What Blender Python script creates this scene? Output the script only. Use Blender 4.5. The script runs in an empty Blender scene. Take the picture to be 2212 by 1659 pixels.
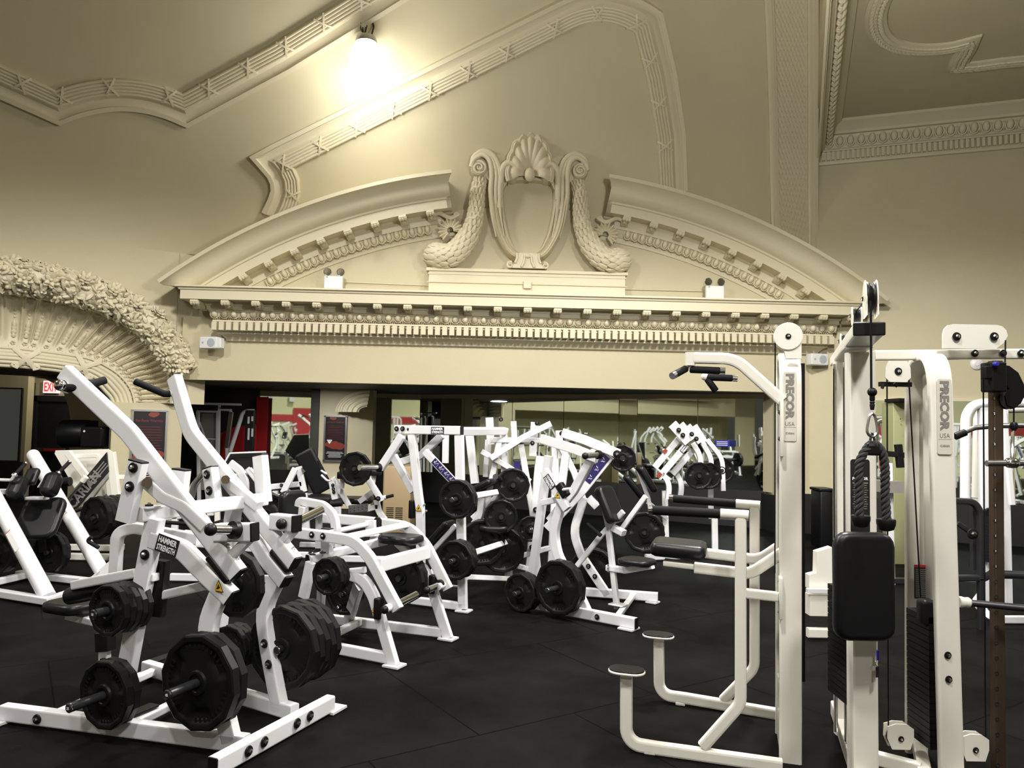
import bpy, math, random
from mathutils import Vector, Matrix, Quaternion
random.seed(7)
SC = bpy.context.scene
COL = SC.collection
R_ = math.radians
# ---------------------------------------------------------------- camera
F_PX, EYE = 1650.0, Vector((0, 0, 1.6))
PITCH, ROLL = math.atan(90 / F_PX), R_(1.15)
FWD = Vector((0, math.cos(PITCH), math.sin(PITCH)))
_u0 = Vector((0, -math.sin(PITCH), math.cos(PITCH)))
_r0 = Vector((1, 0, 0))
RIGHT = math.cos(ROLL) * _r0 + math.sin(ROLL) * _u0
UP = -math.sin(ROLL) * _r0 + math.cos(ROLL) * _u0
cd = bpy.data.cameras.new('camera')
cd.sensor_fit = 'HORIZONTAL'
cd.sensor_width = 36
cd.lens = 36 * F_PX / 2212
cd.clip_start = .05
cd.clip_end = 200
cam = bpy.data.objects.new('camera', cd)
COL.objects.link(cam)
cam.matrix_world = Matrix(((RIGHT.x, UP.x, -FWD.x, EYE.x), (RIGHT.y, UP.y, -FWD.y, EYE.y),
                           (RIGHT.z, UP.z, -FWD.z, EYE.z), (0, 0, 0, 1)))
SC.camera = cam
SC.view_settings.view_transform = 'Standard'
SC.view_settings.look = 'None'
SC.view_settings.gamma = 1
SC.view_settings.exposure = 0.0
wd = bpy.data.worlds.new('world')
SC.world = wd
wd.use_nodes = True
wd.node_tree.nodes['Background'].inputs[0].default_value = (1, .93, .8, 1)
wd.node_tree.nodes['Background'].inputs[1].default_value = 0.05


def point_light(name, loc, e, col=(1, .975, .93), r=.25):
    l = bpy.data.lights.new(name, 'POINT')
    l.energy = e
    l.color = col
    l.shadow_soft_size = r
    o = bpy.data.objects.new(name, l)
    COL.objects.link(o)
    o.location = loc
    return o


def spot_light(name, loc, e, col=(1, .975, .935), r=.25, tgt=None, ang=150, blend=.7):
    l = bpy.data.lights.new(name, 'SPOT')
    l.energy = e
    l.color = col
    l.shadow_soft_size = r
    l.spot_size = math.radians(ang)
    l.spot_blend = blend
    o = bpy.data.objects.new(name, l)
    COL.objects.link(o)
    o.location = loc
    d = (Vector(tgt) - Vector(loc)) if tgt else Vector((0, 0, -1))
    o.rotation_euler = d.to_track_quat('-Z', 'Y').to_euler()
    return o


# high bay lamps of the hall that hang out of view: they throw their light down; fills are added among them
spot_light('hall_light', (-2.2, 5.6, 6.5), 1350, ang=160, blend=.35)
spot_light('hall_light', (2.6, 6.2, 5.8), 1450, ang=164, blend=.35)
spot_light('hall_light', (-.8, 0.8, 6.7), 1050, ang=146, blend=.35)
spot_light('hall_light', (1.8, .6, 5.2), 750, ang=150, blend=.4)  # added fill that brightens the cream column
spot_light('hall_light', (-6.6, 3.6, 6.2), 950, ang=158, blend=.35)
spot_light('hall_light', (6.4, 3.0, 5.8), 500, ang=150, blend=.35)
spot_light('hall_light', (0.5, -5, 6.7), 700, ang=150, blend=.35)
point_light('hall_light', (.2, 5.0, 4.4), 60, col=(1, .975, .935))  # unseen fill added for the wall and tympanum
point_light('hall_light', (1.75, 4.8, 4.1), 520, col=(1, .975, .935))  # unseen fill added for the right wall and low ceiling
point_light('side_room_light', (-8.3, 14.9, 2.8), 45, r=.15)
al_ = bpy.data.lights.new('alcove_light', 'AREA')  # fill added to brighten the alcove, no fitting in its soffit
al_.energy = 34
al_.size = .3
alo = bpy.data.objects.new('alcove_light', al_)
COL.objects.link(alo)
alo.location = (-3.4, 13.1, 2.19)


# ---------------------------------------------------------------- pixel -> place helpers
def ray(x, y):
    return FWD + RIGHT * ((x - 1106) / F_PX) + UP * ((829.5 - y) / F_PX)


def flo(x, y, z=0.0):
    r = ray(x, y)
    return EYE + r * ((z - EYE.z) / r.z)


def atY(x, y, Y):
    r = ray(x, y)
    return EYE + r * (Y / r.y)


class Pl:
    def __init__(s, p, n):
        s.p, s.n = Vector(p), Vector(n).normalized()

    def __call__(s, x, y, off=0.0):
        r = ray(x, y)
        return EYE + r * (((s.p + s.n * off - EYE).dot(s.n)) / r.dot(s.n))


def vplane(a, b):
    """vertical plane through two points, normal facing the camera"""
    d = Vector(b) - Vector(a)
    n = Vector((d.y, -d.x, 0)).normalized()
    if n.dot(EYE - Vector(a)) < 0:
        n = -n
    return Pl(a, n)


# ---------------------------------------------------------------- materials
def mat(name, col, rough=.5, metal=0, bump=0, bscale=40, var=0, vscale=3, coat=0, emit=0, spec=.5, trans=0):
    m = bpy.data.materials.new(name)
    m.use_nodes = True
    nt = m.node_tree
    b = nt.nodes['Principled BSDF']
    b.inputs['Base Color'].default_value = (*col, 1)
    b.inputs['Roughness'].default_value = rough
    b.inputs['Metallic'].default_value = metal
    b.inputs['Specular IOR Level'].default_value = spec
    if coat:
        b.inputs['Coat Weight'].default_value = coat
        b.inputs['Coat Roughness'].default_value = .12
    if trans:
        b.inputs['Transmission Weight'].default_value = trans
    if emit:
        b.inputs['Emission Color'].default_value = (*col, 1)
        b.inputs['Emission Strength'].default_value = emit
    tc = nt.nodes.new('ShaderNodeTexCoord') if (bump or var) else None
    if bump:
        n = nt.nodes.new('ShaderNodeTexNoise')
        n.inputs['Scale'].default_value = bscale
        n.inputs['Detail'].default_value = 4
        bp = nt.nodes.new('ShaderNodeBump')
        bp.inputs['Strength'].default_value = bump
        bp.inputs['Distance'].default_value = .01
        nt.links.new(tc.outputs['Object'], n.inputs['Vector'])
        nt.links.new(n.outputs['Fac'], bp.inputs['Height'])
        nt.links.new(bp.outputs['Normal'], b.inputs['Normal'])
    if var:
        n = nt.nodes.new('ShaderNodeTexNoise')
        n.inputs['Scale'].default_value = vscale
        n.inputs['Detail'].default_value = 5
        mx = nt.nodes.new('ShaderNodeMix')
        mx.data_type = 'RGBA'
        mx.inputs[6].default_value = (*[c * (1 - var) for c in col], 1)
        mx.inputs[7].default_value = (*[min(1, c * (1 + var)) for c in col], 1)
        nt.links.new(tc.outputs['Object'], n.inputs['Vector'])
        nt.links.new(n.outputs['Fac'], mx.inputs[0])
        nt.links.new(mx.outputs[2], b.inputs['Base Color'])
    return m


M = {}
M['plaster'] = mat('plaster', (.52, .465, .305), .6, bump=.15, bscale=60, var=.06, vscale=1.2)
M['vault'] = mat('vault_plaster', (.52, .465, .305), .6, bump=.25, bscale=6, var=.06, vscale=1.2)
M['trim'] = mat('trim_plaster', (.61, .55, .385), .5, bump=.1, bscale=80)
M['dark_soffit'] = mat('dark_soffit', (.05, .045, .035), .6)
M['rubber_floor'] = None
M['white'] = mat('white_powder_coat', (.63, .63, .64), .32, coat=.25, bump=.03, bscale=300)
M['cream'] = mat('cream_powder_coat', (.70, .675, .60), .36, coat=.2, var=.05, vscale=5)
M['black'] = mat('black_vinyl', (.006, .006, .007), .36, bump=.03, bscale=250, spec=.3)
M['rubber'] = mat('black_rubber', (.006, .006, .006), .40, bump=.04, bscale=200, spec=.2)
M['foam'] = mat('black_foam', (.007, .007, .008), .7, bump=.1, bscale=400, spec=.15)
M['chrome'] = mat('chrome', (.75, .75, .76), .12, metal=1)
M['steel'] = mat('steel', (.5, .5, .5), .3, metal=1)
M['dark_metal'] = mat('dark_metal', (.05, .05, .055), .35, metal=.7)
M['bronze'] = mat('worn_bronze_steel', (.12, .085, .06), .4, metal=.8, var=.3, vscale=8)
M['lamp_glass'] = mat('lamp_glass', (1, .97, .9), .3, emit=11)
M['red'] = mat('red_paint', (.45, .012, .015), .5)
M['blue'] = mat('blue_sign', (.02, .02, .28), .4)
M['navy'] = mat('navy_label', (.018, .014, .085), .35)
M['label_black'] = mat('label_black', (.012, .012, .012), .35)
M['label_white'] = mat('label_white', (.85, .85, .85), .5)
M['label_grey'] = mat('label_grey', (.60, .57, .49), .4)
M['letter_grey'] = mat('letter_grey', (.20, .19, .17), .4)
M['yellow'] = mat('yellow_label', (.75, .42, .02), .4)
M['mirror'] = mat('mirror', (.80, .88, .80), .02, metal=1)
M['plastic_white'] = mat('white_plastic', (.72, .72, .70), .4)
M['grille'] = mat('grey_grille', (.40, .42, .45), .6)
M['exit'] = mat('exit_panel', (.9, .75, .75), .4, emit=.9)
M['exit_red'] = mat('exit_letters', (.9, .02, .02), .4, emit=1.6)
M['door'] = mat('charcoal_door', (.02, .02, .028), .45)
M['wood'] = mat('tan_box_paint', (.30, .22, .12), .5, var=.1)
M['poster'] = mat('poster_black', (.015, .012, .014), .3)
M['poster_red'] = mat('poster_red', (.13, .008, .010), .4)
M['poster_peach'] = mat('poster_orange', (.22, .035, .02), .4)
M['wainscot'] = mat('black_wainscot', (.010, .010, .011), .5, bump=.1, bscale=60)
M['yellowwall'] = mat('yellow_wall', (.74, .72, .44), .6)
M['rope'] = mat('black_rope', (.02, .02, .02), .8, bump=.3, bscale=300)
M['inset'] = mat('cartouche_field', (.51, .455, .30), .6, bump=.2, bscale=30)


# ---------------------------------------------------------------- mesh builder
def perp(t, s):
    s = s - t * s.dot(t)
    if s.length < 1e-5:
        s = Vector((0, 0, 1)) - t * t.z
        if s.length < 1e-5:
            s = Vector((1, 0, 0))
    return s.normalized()


def fillet(pts, r, seg=5):
    if not r or len(pts) < 3:
        return [Vector(p) for p in pts]
    pts = [Vector(p) for p in pts]
    rr = r if isinstance(r, (list, tuple)) else [r] * (len(pts) - 2)
    out = [pts[0]]
    for i in range(1, len(pts) - 1):
        a, b, c = pts[i - 1], pts[i], pts[i + 1]
        u, v = (a - b), (c - b)
        lu, lv = u.length, v.length
        if lu < 1e-6 or lv < 1e-6:
            continue
        u /= lu
        v /= lv
        ang = u.angle(v)
        if ang > 3.1 or rr[i - 1] <= 0:
            out.append(b)
            continue
        d = min(rr[i - 1] / math.tan(ang / 2), lu * .48, lv * .48)
        r2 = d * math.tan(ang / 2)
        cen = b + (u + v).normalized() * (r2 / math.sin(ang / 2))
        p0, p1 = b + u * d - cen, b + v * d - cen
        w = p0.angle(p1)
        n = max(2, int(seg * w / 1.2) + 2)
        for k in range(n + 1):
            t = k / n
            out.append(cen + (p0 * math.sin((1 - t) * w) + p1 * math.sin(t * w)) / math.sin(w))
    out.append(pts[-1])
    return out


class MB:
    def __init__(s):
        s.v, s.f = [], []

    def add(s, vs, fs):
        o = len(s.v)
        s.v += [Vector(v) for v in vs]
        s.f += [tuple(i + o for i in f) for f in fs]
        return s

    def sweep(s, pts, sec, side, caps=True, closed=False, scale=None):
        """sec: list of (a,b): a along side vector, b along t x side; mitred"""
        n, k = len(pts), len(sec)
        vs = []
        for i, p in enumerate(pts):
            if closed:
                t0 = (p - pts[i - 1]).normalized()
                t1 = (pts[(i + 1) % n] - p).normalized()
            else:
                t0 = (p - pts[i - 1]).normalized() if i else (pts[1] - p).normalized()
                t1 = (pts[i + 1] - p).normalized() if i < n - 1 else t0
            t = (t0 + t1)
            t = t.normalized() if t.length > 1e-4 else t1
            sd = side[i] if isinstance(side, list) else side
            a = perp(t, Vector(sd))
            b = t.cross(a)
            c = max(.45, t.dot(t1))
            # mitre: stretch along bend direction
            bd = (t1 - t0)
            sc = scale[i] if scale else 1
            for (x, y) in sec:
                q = a * x * sc + b * y * sc
                if bd.length > 1e-4 and c < .9999:
                    bn = (bd - t * bd.dot(t)).normalized()
                    q = q + bn * q.dot(bn) * (1 / c - 1)
                vs.append(p + q)
        fs = []
        m = n if closed else n - 1
        for i in range(m):
            j = (i + 1) % n
            for q in range(k):
                r = (q + 1) % k
                fs.append((i * k + q, i * k + r, j * k + r, j * k + q))
        if caps and not closed:
            fs.append(tuple(range(k))[::-1])
            fs.append(tuple((n - 1) * k + q for q in range(k)))
        return s.add(vs, fs)

    def strip(s, pts, sec, side, closed=False):
        """open section sweep"""
        n, k = len(pts), len(sec)
        o = MB()
        o.sweep(pts, sec, side, caps=False, closed=closed)
        o.f = [f for f in o.f if not (f[0] % k == k - 1)]
        return s.add(o.v, o.f)

    def tube(s, pts, r, n=12, fil=0, scale=None, closed=False, caps=True):
        pts = fillet(pts, fil) if not closed else [Vector(p) for p in pts]
        # parallel transported side
        t = (pts[1] - pts[0]).normalized()
        a = perp(t, Vector((0, 0, 1)) if abs(t.z) < .9 else Vector((1, 0, 0)))
        sides = []
        for i in range(len(pts)):
            if i < len(pts) - 1:
                t2 = (pts[i + 1] - pts[i]).normalized()
                a = perp(t2, a)
            sides.append(a)
        sec = [(r * math.cos(2 * math.pi * q / n), r * math.sin(2 * math.pi * q / n)) for q in range(n)]
        return s.sweep(pts, sec, sides, caps, closed, scale)

    def beam(s, pts, w, h, side=(0, 1, 0), fil=0, rad=.008, caps=True):
        """w across plane (along side), h in plane"""
        pts = fillet(pts, fil)
        a, b = w / 2, h / 2
        rad = min(rad, a * .6, b * .6)
        sec = []
        e = min(.002, (a - rad) * .4, (b - rad) * .4)
        for (sx, sy, st) in ((1, 1, 0), (-1, 1, 90), (-1, -1, 180), (1, -1, 270)):
            if sx * sy > 0:
                sec.append((sx * a, sy * (b - rad - e)))
            else:
                sec.append((sx * (a - rad - e), sy * b))
            for q in (0, 45, 90):
                an = R_(st + q)
                sec.append((sx * (a - rad) + rad * math.cos(an), sy * (b - rad) + rad * math.sin(an)))
            if sx * sy > 0:
                sec.append((sx * (a - rad - e), sy * b))
            else:
                sec.append((sx * a, sy * (b - rad - e)))
        return s.sweep(pts, sec, Vector(side), caps)

    def box(s, c, d, ax=None):
        c = Vector(c)
        X, Y, Z = ax if ax else (Vector((1, 0, 0)), Vector((0, 1, 0)), Vector((0, 0, 1)))
        vs = [c + X * (i * d[0] / 2) + Y * (j * d[1] / 2) + Z * (k * d[2] / 2) for k in (-1, 1) for j in (-1, 1) for i in (-1, 1)]
        return s.add(vs, [(0, 2, 3, 1), (4, 5, 7, 6), (0, 1, 5, 4), (2, 6, 7, 3), (0, 4, 6, 2), (1, 3, 7, 5)])

    def rbox(s, c, d, ax=None, r=.02, seg=3, puff=0):
        """rounded slab: outline rounded in X-Y, edges softened in Z"""
        c = Vector(c)
        X, Y, Z = ax if ax else (Vector((1, 0, 0)), Vector((0, 1, 0)), Vector((0, 0, 1)))
        a, b, h = d[0] / 2, d[1] / 2, d[2] / 2
        r = min(r, a * .95, b * .95)
        e = min(h * .7, r * .8)
        rings = [(-h, e * 1.3), (-h, e), (-h + e * .3, e * .3), (-h + e, 0), (h - e, 0), (h - e * .3, e * .3), (h, e), (h, e * 1.3)]
        vs = []
        k = 0
        for (z, ins) in rings:
            ring = []
            rr = max(r - ins, .001)
            for (sx, sy, st) in ((1, 1, 0), (-1, 1, 90), (-1, -1, 180), (1, -1, 270)):
                for q in range(seg + 2):
                    an = R_(st + 90 * q / (seg + 1))
                    ring.append((sx * (a - r) + rr * math.cos(an), sy * (b - r) + rr * math.sin(an)))
            k = len(ring)
            vs += [c + X * x + Y * y + Z * z for x, y in ring]
        fs = []
        for i in range(len(rings) - 1):
            for q in range(k):
                p = (q + 1) % k
                fs.append((i * k + q, i * k + p, (i + 1) * k + p, (i + 1) * k + q))
        o = len(vs)
        vs += [c - Z * h * (1 + puff), c + Z * h * (1 + puff)]
        for q in range(k):
            p = (q + 1) % k
            fs.append((o, p, q))
            fs.append((o + 1, (len(rings) - 1) * k + q, (len(rings) - 1) * k + p))
        return s.add(vs, fs)

    def lathe(s, c, axis, prof, n=24, x=None, a0=0, a1=2 * math.pi):
        c, axis = Vector(c), Vector(axis).normalized()
        x = perp(axis, Vector(x) if x else (Vector((0, 0, 1)) if abs(axis.z) < .9 else Vector((1, 0, 0))))
        y = axis.cross(x)
        full = abs(a1 - a0 - 2 * math.pi) < 1e-6
        m = n if full else n + 1
        vs = []
        for (r, h) in prof:
            for q in range(m):
                an = a0 + (a1 - a0) * q / n
                vs.append(c + axis * h + (x * math.cos(an) + y * math.sin(an)) * max(r, 1e-5))
        fs = []
        for i in range(len(prof) - 1):
            for q in range(n):
                p = (q + 1) % m
                fs.append((i * m + q, i * m + p, (i + 1) * m + p, (i + 1) * m + q))
        return s.add(vs, fs)

    def cyl(s, a, b, r, n=16, r2=None):
        a, b = Vector(a), Vector(b)
        L = (b - a).length
        r2 = r if r2 is None else r2
        return s.lathe(a, b - a, [(0, 0), (r, 0), (r2, L), (0, L)], n)

    def ell(s, c, d, ax=None, n=8, m=6):
        c = Vector(c)
        X, Y, Z = ax if ax else (Vector((1, 0, 0)), Vector((0, 1, 0)), Vector((0, 0, 1)))
        vs, fs = [c - Z * d[2]], []
        for i in range(1, m):
            ph = -math.pi / 2 + math.pi * i / m
            for q in range(n):
                th = 2 * math.pi * q / n
                vs.append(c + X * (d[0] * math.cos(ph) * math.cos(th)) + Y * (d[1] * math.cos(ph) * math.sin(th)) + Z * (d[2] * math.sin(ph)))
        vs.append(c + Z * d[2])
        for q in range(n):
            p = (q + 1) % n
            fs.append((0, 1 + p, 1 + q))
            fs.append((len(vs) - 1, 1 + (m - 2) * n + q, 1 + (m - 2) * n + p))
            for i in range(m - 2):
                fs.append((1 + i * n + q, 1 + i * n + p, 1 + (i + 1) * n + p, 1 + (i + 1) * n + q))
        return s.add(vs, fs)

    def prism(s, poly, n, t):
        """polygon of 3d points extruded by vector n*t"""
        poly = [Vector(p) for p in poly]
        n = Vector(n).normalized() * t
        k = len(poly)
        vs = poly + [p + n for p in poly]
        fs = [tuple(range(k))[::-1], tuple(range(k, 2 * k))]
        for q in range(k):
            p = (q + 1) % k
            fs.append((q, p, k + p, k + q))
        return s.add(vs, fs)

    def grid(s, fn, nu, nv, cu=False):
        vs = [fn(i / nu, j / nv) for j in range(nv + 1) for i in range(nu + (0 if cu else 1))]
        w = nu if cu else nu + 1
        fs = []
        for j in range(nv):
            for i in range(nu):
                p = (i + 1) % w if cu else i + 1
                fs.append((j * w + i, j * w + p, (j + 1) * w + p, (j + 1) * w + i))
        return s.add(vs, fs)

    def build(s, name, m, parent=None, ang=35, smooth=True, label=None):
        o0 = Vector(parent['_o']) if parent is not None and '_o' in parent else Vector((0, 0, 0))
        me = bpy.data.meshes.new(name)
        me.from_pydata([tuple(v - o0) for v in s.v], [], s.f)
        me.validate()
        if smooth:
            me.polygons.foreach_set('use_smooth', [True] * len(me.polygons))
            me.set_sharp_from_angle(angle=R_(ang))
        me.materials.append(M[m] if isinstance(m, str) else m)
        ob = bpy.data.objects.new(name, me)
        COL.objects.link(ob)
        if parent is not None:
            ob.parent = parent
            ob['_o'] = tuple(o0)
        if label:
            ob['label'] = label
        # outward normals
        import bmesh
        bm = bmesh.new()
        bm.from_mesh(me)
        bmesh.ops.recalc_face_normals(bm, faces=bm.faces)
        bm.to_mesh(me)
        bm.free()
        return ob


def thing(name, label, cat, loc=(0, 0, 0), group=None):
    o = bpy.data.objects.new(name, None)
    o.empty_display_size = .1
    COL.objects.link(o)
    o.location = loc
    o['_o'] = tuple(loc)
    o['label'] = label
    o['category'] = cat
    if group:
        o['group'] = group
    return o


def tag(o, label, cat, group=None):
    """a thing that is one mesh: move its origin to its own base"""
    me = o.data
    zs = [v.co for v in me.vertices]
    c = Vector((sum(v.x for v in zs) / len(zs), sum(v.y for v in zs) / len(zs), min(v.z for v in zs)))
    me.transform(Matrix.Translation(-c))
    o.location = c
    o['_o'] = tuple(c)
    o['label'] = label
    o['category'] = cat
    if group:
        o['group'] = group
    return o


def struct(o, label=None):
    o['kind'] = 'structure'
    if label:
        o['label'] = label
    return o


def text(body, parent, m, origin, xdir, ydir, size, w=None, thick=.001, name='lettering', bold=0, cx=True):
    """flat lettering mesh standing on a surface; origin = centre"""
    cu = bpy.data.curves.new('txt', 'FONT')
    cu.body = body
    cu.size = 1
    cu.align_x = 'CENTER' if cx else 'LEFT'
    cu.align_y = 'CENTER'
    cu.extrude = .0
    cu.offset = bold
    cu.resolution_u = 2
    to = bpy.data.objects.new('txt', cu)
    COL.objects.link(to)
    dg = bpy.context.evaluated_depsgraph_get()
    me0 = bpy.data.meshes.new_from_object(to.evaluated_get(dg))
    bpy.data.objects.remove(to)
    X, Y = Vector(xdir).normalized(), Vector(ydir).normalized()
    N = X.cross(Y)
    vs = [v.co.copy() for v in me0.vertices]
    fs = [tuple(p.vertices) for p in me0.polygons]
    bpy.data.meshes.remove(me0)
    if not vs:
        return None
    xa, xb = min(v.x for v in vs), max(v.x for v in vs)
    ya, yb = min(v.y for v in vs), max(v.y for v in vs)
    sy = size / max(1e-6, yb - ya)
    sx = w / (xb - xa) if w else sy
    b = MB()
    b.v = [Vector(origin) + X * ((v.x - (xa + xb) / 2) * sx) + Y * ((v.y - (ya + yb) / 2) * sy) + N * thick for v in vs]
    b.f = fs
    return b.build(name, m, parent, smooth=False)
# ================================================================ THE HALL
# main wall frame: s along the wall, z up, d out towards the room
WM = .03
SD = Vector((1, WM, 0)).normalized()
WN = Vector((WM, -1, 0)).normalized()
W0 = Vector((0, 12, 0))
SM = .2          # middle of the pediment


def W(s, z, d=0.0):
    return W0 + SD * s + WN * d + Vector((0, 0, z))


def wpx(x, y, d=0.0):
    """pixel on the wall plane -> (s,z)"""
    p = Pl(W0 + WN * d, WN)(x, y)
    return (p - W0).dot(SD), p.z


ZC = 8.6
# left wall plane (holds the big arch)
LC = W(-5.3, 0, 0)
LD = Vector((-.86, -.51, 0)).normalized()
LN = Vector((.51, -.86, 0)).normalized()
# right wall
RC = W(4.86, 0, 0)
RD = Vector((1, -.36, 0)).normalized()
RN = Vector((-.36, -1, 0)).normalized()
# fascia line of the low ceiling at the right
FD = Vector((-.354, -.935, 0)).normalized()
ZR = 6.5


def gM(p):
    d = (p - W0).dot(WN) + .18
    z0, a, b = 4.2, 5.5, ZC - 4.2
    if p.z < z0:
        return d
    q = min(1, (p.z - z0) / b)
    return d - a * (1 - math.sqrt(max(0, 1 - q * q)))


def gL(p):
    d = (p - LC).dot(LN)
    z0, a, b = 5.0, 4.0, ZC - 5.0
    if p.z < z0:
        return d
    q = min(1, (p.z - z0) / b)
    return d - a * (1 - math.sqrt(max(0, 1 - q * q)))


def smin(a, b, k):
    if k <= 1e-6:
        return min(a, b)
    h = max(k - abs(a - b), 0) / k
    return min(a, b) - h * h * k / 4


def gV(p):
    k = max(0, min(1, (p.z - 4.3) / 1.3)) * 2.2
    return smin(smin(gM(p), gL(p), k), ZC - p.z, .6)


def vault(x, y, off=0.0):
    """first point of the vault seen through a pixel, and its normal"""
    r = ray(x, y)
    t = 3.0
    while gV(EYE + r * t) > 0 and t < 25:
        t += .1
    a, b = t - .1, t
    for _ in range(30):
        m = (a + b) / 2
        if gV(EYE + r * m) > 0:
            a = m
        else:
            b = m
    p = EYE + r * a
    return p, vnorm(p)


def vnorm(p):
    e = .02
    g = Vector([(gV(p + Vector(k) * e) - gV(p - Vector(k) * e)) for k in ((1, 0, 0), (0, 1, 0), (0, 0, 1))])
    return g.normalized()


# ---- floor
b = MB()
b.add([(-16, -10, 0), (14, -10, 0), (14, 19, 0), (-16, 19, 0)], [(0, 1, 2, 3)])
m = bpy.data.materials.new('rubber_tiles')
m.use_nodes = True
nt = m.node_tree
bs = nt.nodes['Principled BSDF']
tc = nt.nodes.new('ShaderNodeTexCoord')
mp = nt.nodes.new('ShaderNodeMapping')
mp.inputs['Rotation'].default_value = (0, 0, R_(-33))
mp.inputs['Location'].default_value = (.35, .2, 0)
nt.links.new(tc.outputs['Object'], mp.inputs['Vector'])
br = nt.nodes.new('ShaderNodeTexBrick')
br.offset = .5
br.inputs['Scale'].default_value = 1
br.inputs['Brick Width'].default_value = 1.22
br.inputs['Row Height'].default_value = 1.22
br.inputs['Mortar Size'].default_value = .006
br.inputs['Mortar Smooth'].default_value = .3
nt.links.new(mp.outputs['Vector'], br.inputs['Vector'])
no = nt.nodes.new('ShaderNodeTexNoise')
no.inputs['Scale'].default_value = 1.3
no.inputs['Detail'].default_value = 9
no.inputs['Roughness'].default_value = .65
nt.links.new(mp.outputs['Vector'], no.inputs['Vector'])
cr = nt.nodes.new('ShaderNodeValToRGB')
cr.color_ramp.elements[0].position = .35
cr.color_ramp.elements[0].color = (.003, .003, .0028, 1)
cr.color_ramp.elements[1].position = .75
cr.color_ramp.elements[1].color = (.009, .009, .0084, 1)
nt.links.new(no.outputs['Fac'], cr.inputs['Fac'])
mx = nt.nodes.new('ShaderNodeMix')
mx.data_type = 'RGBA'
mx.inputs[7].default_value = (.002, .002, .002, 1)
nt.links.new(br.outputs['Fac'], mx.inputs[0])
nt.links.new(cr.outputs['Color'], mx.inputs[6])
# pale crumbs in the rubber
vo = nt.nodes.new('ShaderNodeTexVoronoi')
vo.inputs['Scale'].default_value = 22
nt.links.new(mp.outputs['Vector'], vo.inputs['Vector'])
lt = nt.nodes.new('ShaderNodeMath')
lt.operation = 'LESS_THAN'
lt.inputs[1].default_value = .02
nt.links.new(vo.outputs['Distance'], lt.inputs[0])
mx2 = nt.nodes.new('ShaderNodeMix')
mx2.data_type = 'RGBA'
mx2.inputs[7].default_value = (.05, .05, .048, 1)
nt.links.new(lt.outputs[0], mx2.inputs[0])
nt.links.new(mx.outputs[2], mx2.inputs[6])
nt.links.new(mx2.outputs[2], bs.inputs['Base Color'])
bs.inputs['Roughness'].default_value = .55
bs.inputs['Specular IOR Level'].default_value = .02
n2 = nt.nodes.new('ShaderNodeTexNoise')
n2.inputs['Scale'].default_value = 160
nt.links.new(mp.outputs['Vector'], n2.inputs['Vector'])
bp = nt.nodes.new('ShaderNodeBump')
bp.inputs['Strength'].default_value = .1
bp.inputs['Distance'].default_value = .003
nt.links.new(n2.outputs['Fac'], bp.inputs['Height'])
nt.links.new(bp.outputs['Normal'], bs.inputs['Normal'])
struct(b.build('floor', m))

# ---- vault (coves and flat), one ceiling
b = MB()
SC0 = RC + FD * 12.8
NAZ, NEL = 110, 46
az0 = math.atan2(-FD.y, -FD.x)


def vhit(o, r):
    t = .5
    while gV(o + r * t) > 0 and t < 30:
        t += .25
    a, c = t - .25, t
    for _ in range(16):
        m = (a + c) / 2
        if gV(o + r * m) > 0:
            a = m
        else:
            c = m
    return o + r * a


def vmesh(u, v):
    az = az0 + u * math.pi
    r = Vector((math.cos(az), math.sin(az), 0))
    o = Vector((SC0.x, SC0.y, 4.2))
    if v == 0:
        return vhit(o, r)
    el = v * math.pi / 2
    return vhit(o, (r * math.cos(el) + Vector((0, 0, 1)) * math.sin(el)).normalized())


b = MB()
b.grid(vmesh, NAZ, NEL)
b.add([(-16, -10, ZC + .01), (9, -10, ZC + .01), (9, 9, ZC + .01), (-16, 9, ZC + .01)], [(0, 1, 2, 3)])
struct(b.build('ceiling', 'vault', ang=60), 'vaulted plaster ceiling above the pediment')

# low ceiling at the right with its cornice
pa = RC + Vector((0, 0, ZR))
pb = pa + FD * 3.6
b = MB()
b.add([pa, pa + RD * 9, pa + RD * 9 + FD * 14, pa + FD * 14], [(0, 1, 2, 3)])
b.add([pa, pa + FD * 14, pa + FD * 14 + Vector((0, 0, 2.2)), pa + Vector((0, 0, 2.2))], [(0, 1, 2, 3)])
struct(b.build('ceiling', 'vault'), 'lower flat ceiling at the right')

# ---- walls
ZF = 2.83        # underside of the entablature
ZA = 2.215       # alcove head
SA0, SA1 = -5.15, 4.26


def quad(b, a, c, z0, z1):
    a, c = Vector(a), Vector(c)
    b.add([(a.x, a.y, z0), (c.x, c.y, z0), (c.x, c.y, z1), (a.x, a.y, z1)], [(0, 1, 2, 3)])


b = MB()
# frieze lintel over the alcove (thick), side pieces and upper wall
ax = (SD, WN, Vector((0, 0, 1)))
b.box(W((SA0 + 4.86) / 2, (ZA + 3.2) / 2, -.3), (4.86 - SA0, .6, 3.2 - ZA), ax)
b.box(W((SA1 + 4.86) / 2, ZA / 2, -.3), (4.86 - SA1, .6, ZA), ax)
b.box(W(-.6, 3.65, -.23), (11.0, .1, 1.1), ax)
struct(b.build('wall_front', 'plaster', ang=20), 'long cream wall over the mirrored alcove')
# tympanum slab
b = MB()
R0, ZR0 = 9.0, -3.475
po = []
for k in range(41):
    s = SM - 5.0 + 10.0 * k / 40
    po.append(W(s, min(ZR0 + math.sqrt((R0 - .45) ** 2 - (s - SM) ** 2), 5.33), -.2))
po += [W(SM + 5.0, 3.3, -.2), W(SM - 5.0, 3.3, -.2)]
b.prism(po, WN, .2)
struct(b.build('wall_front', 'plaster', ang=20), 'tympanum field inside the broken pediment')
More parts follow.
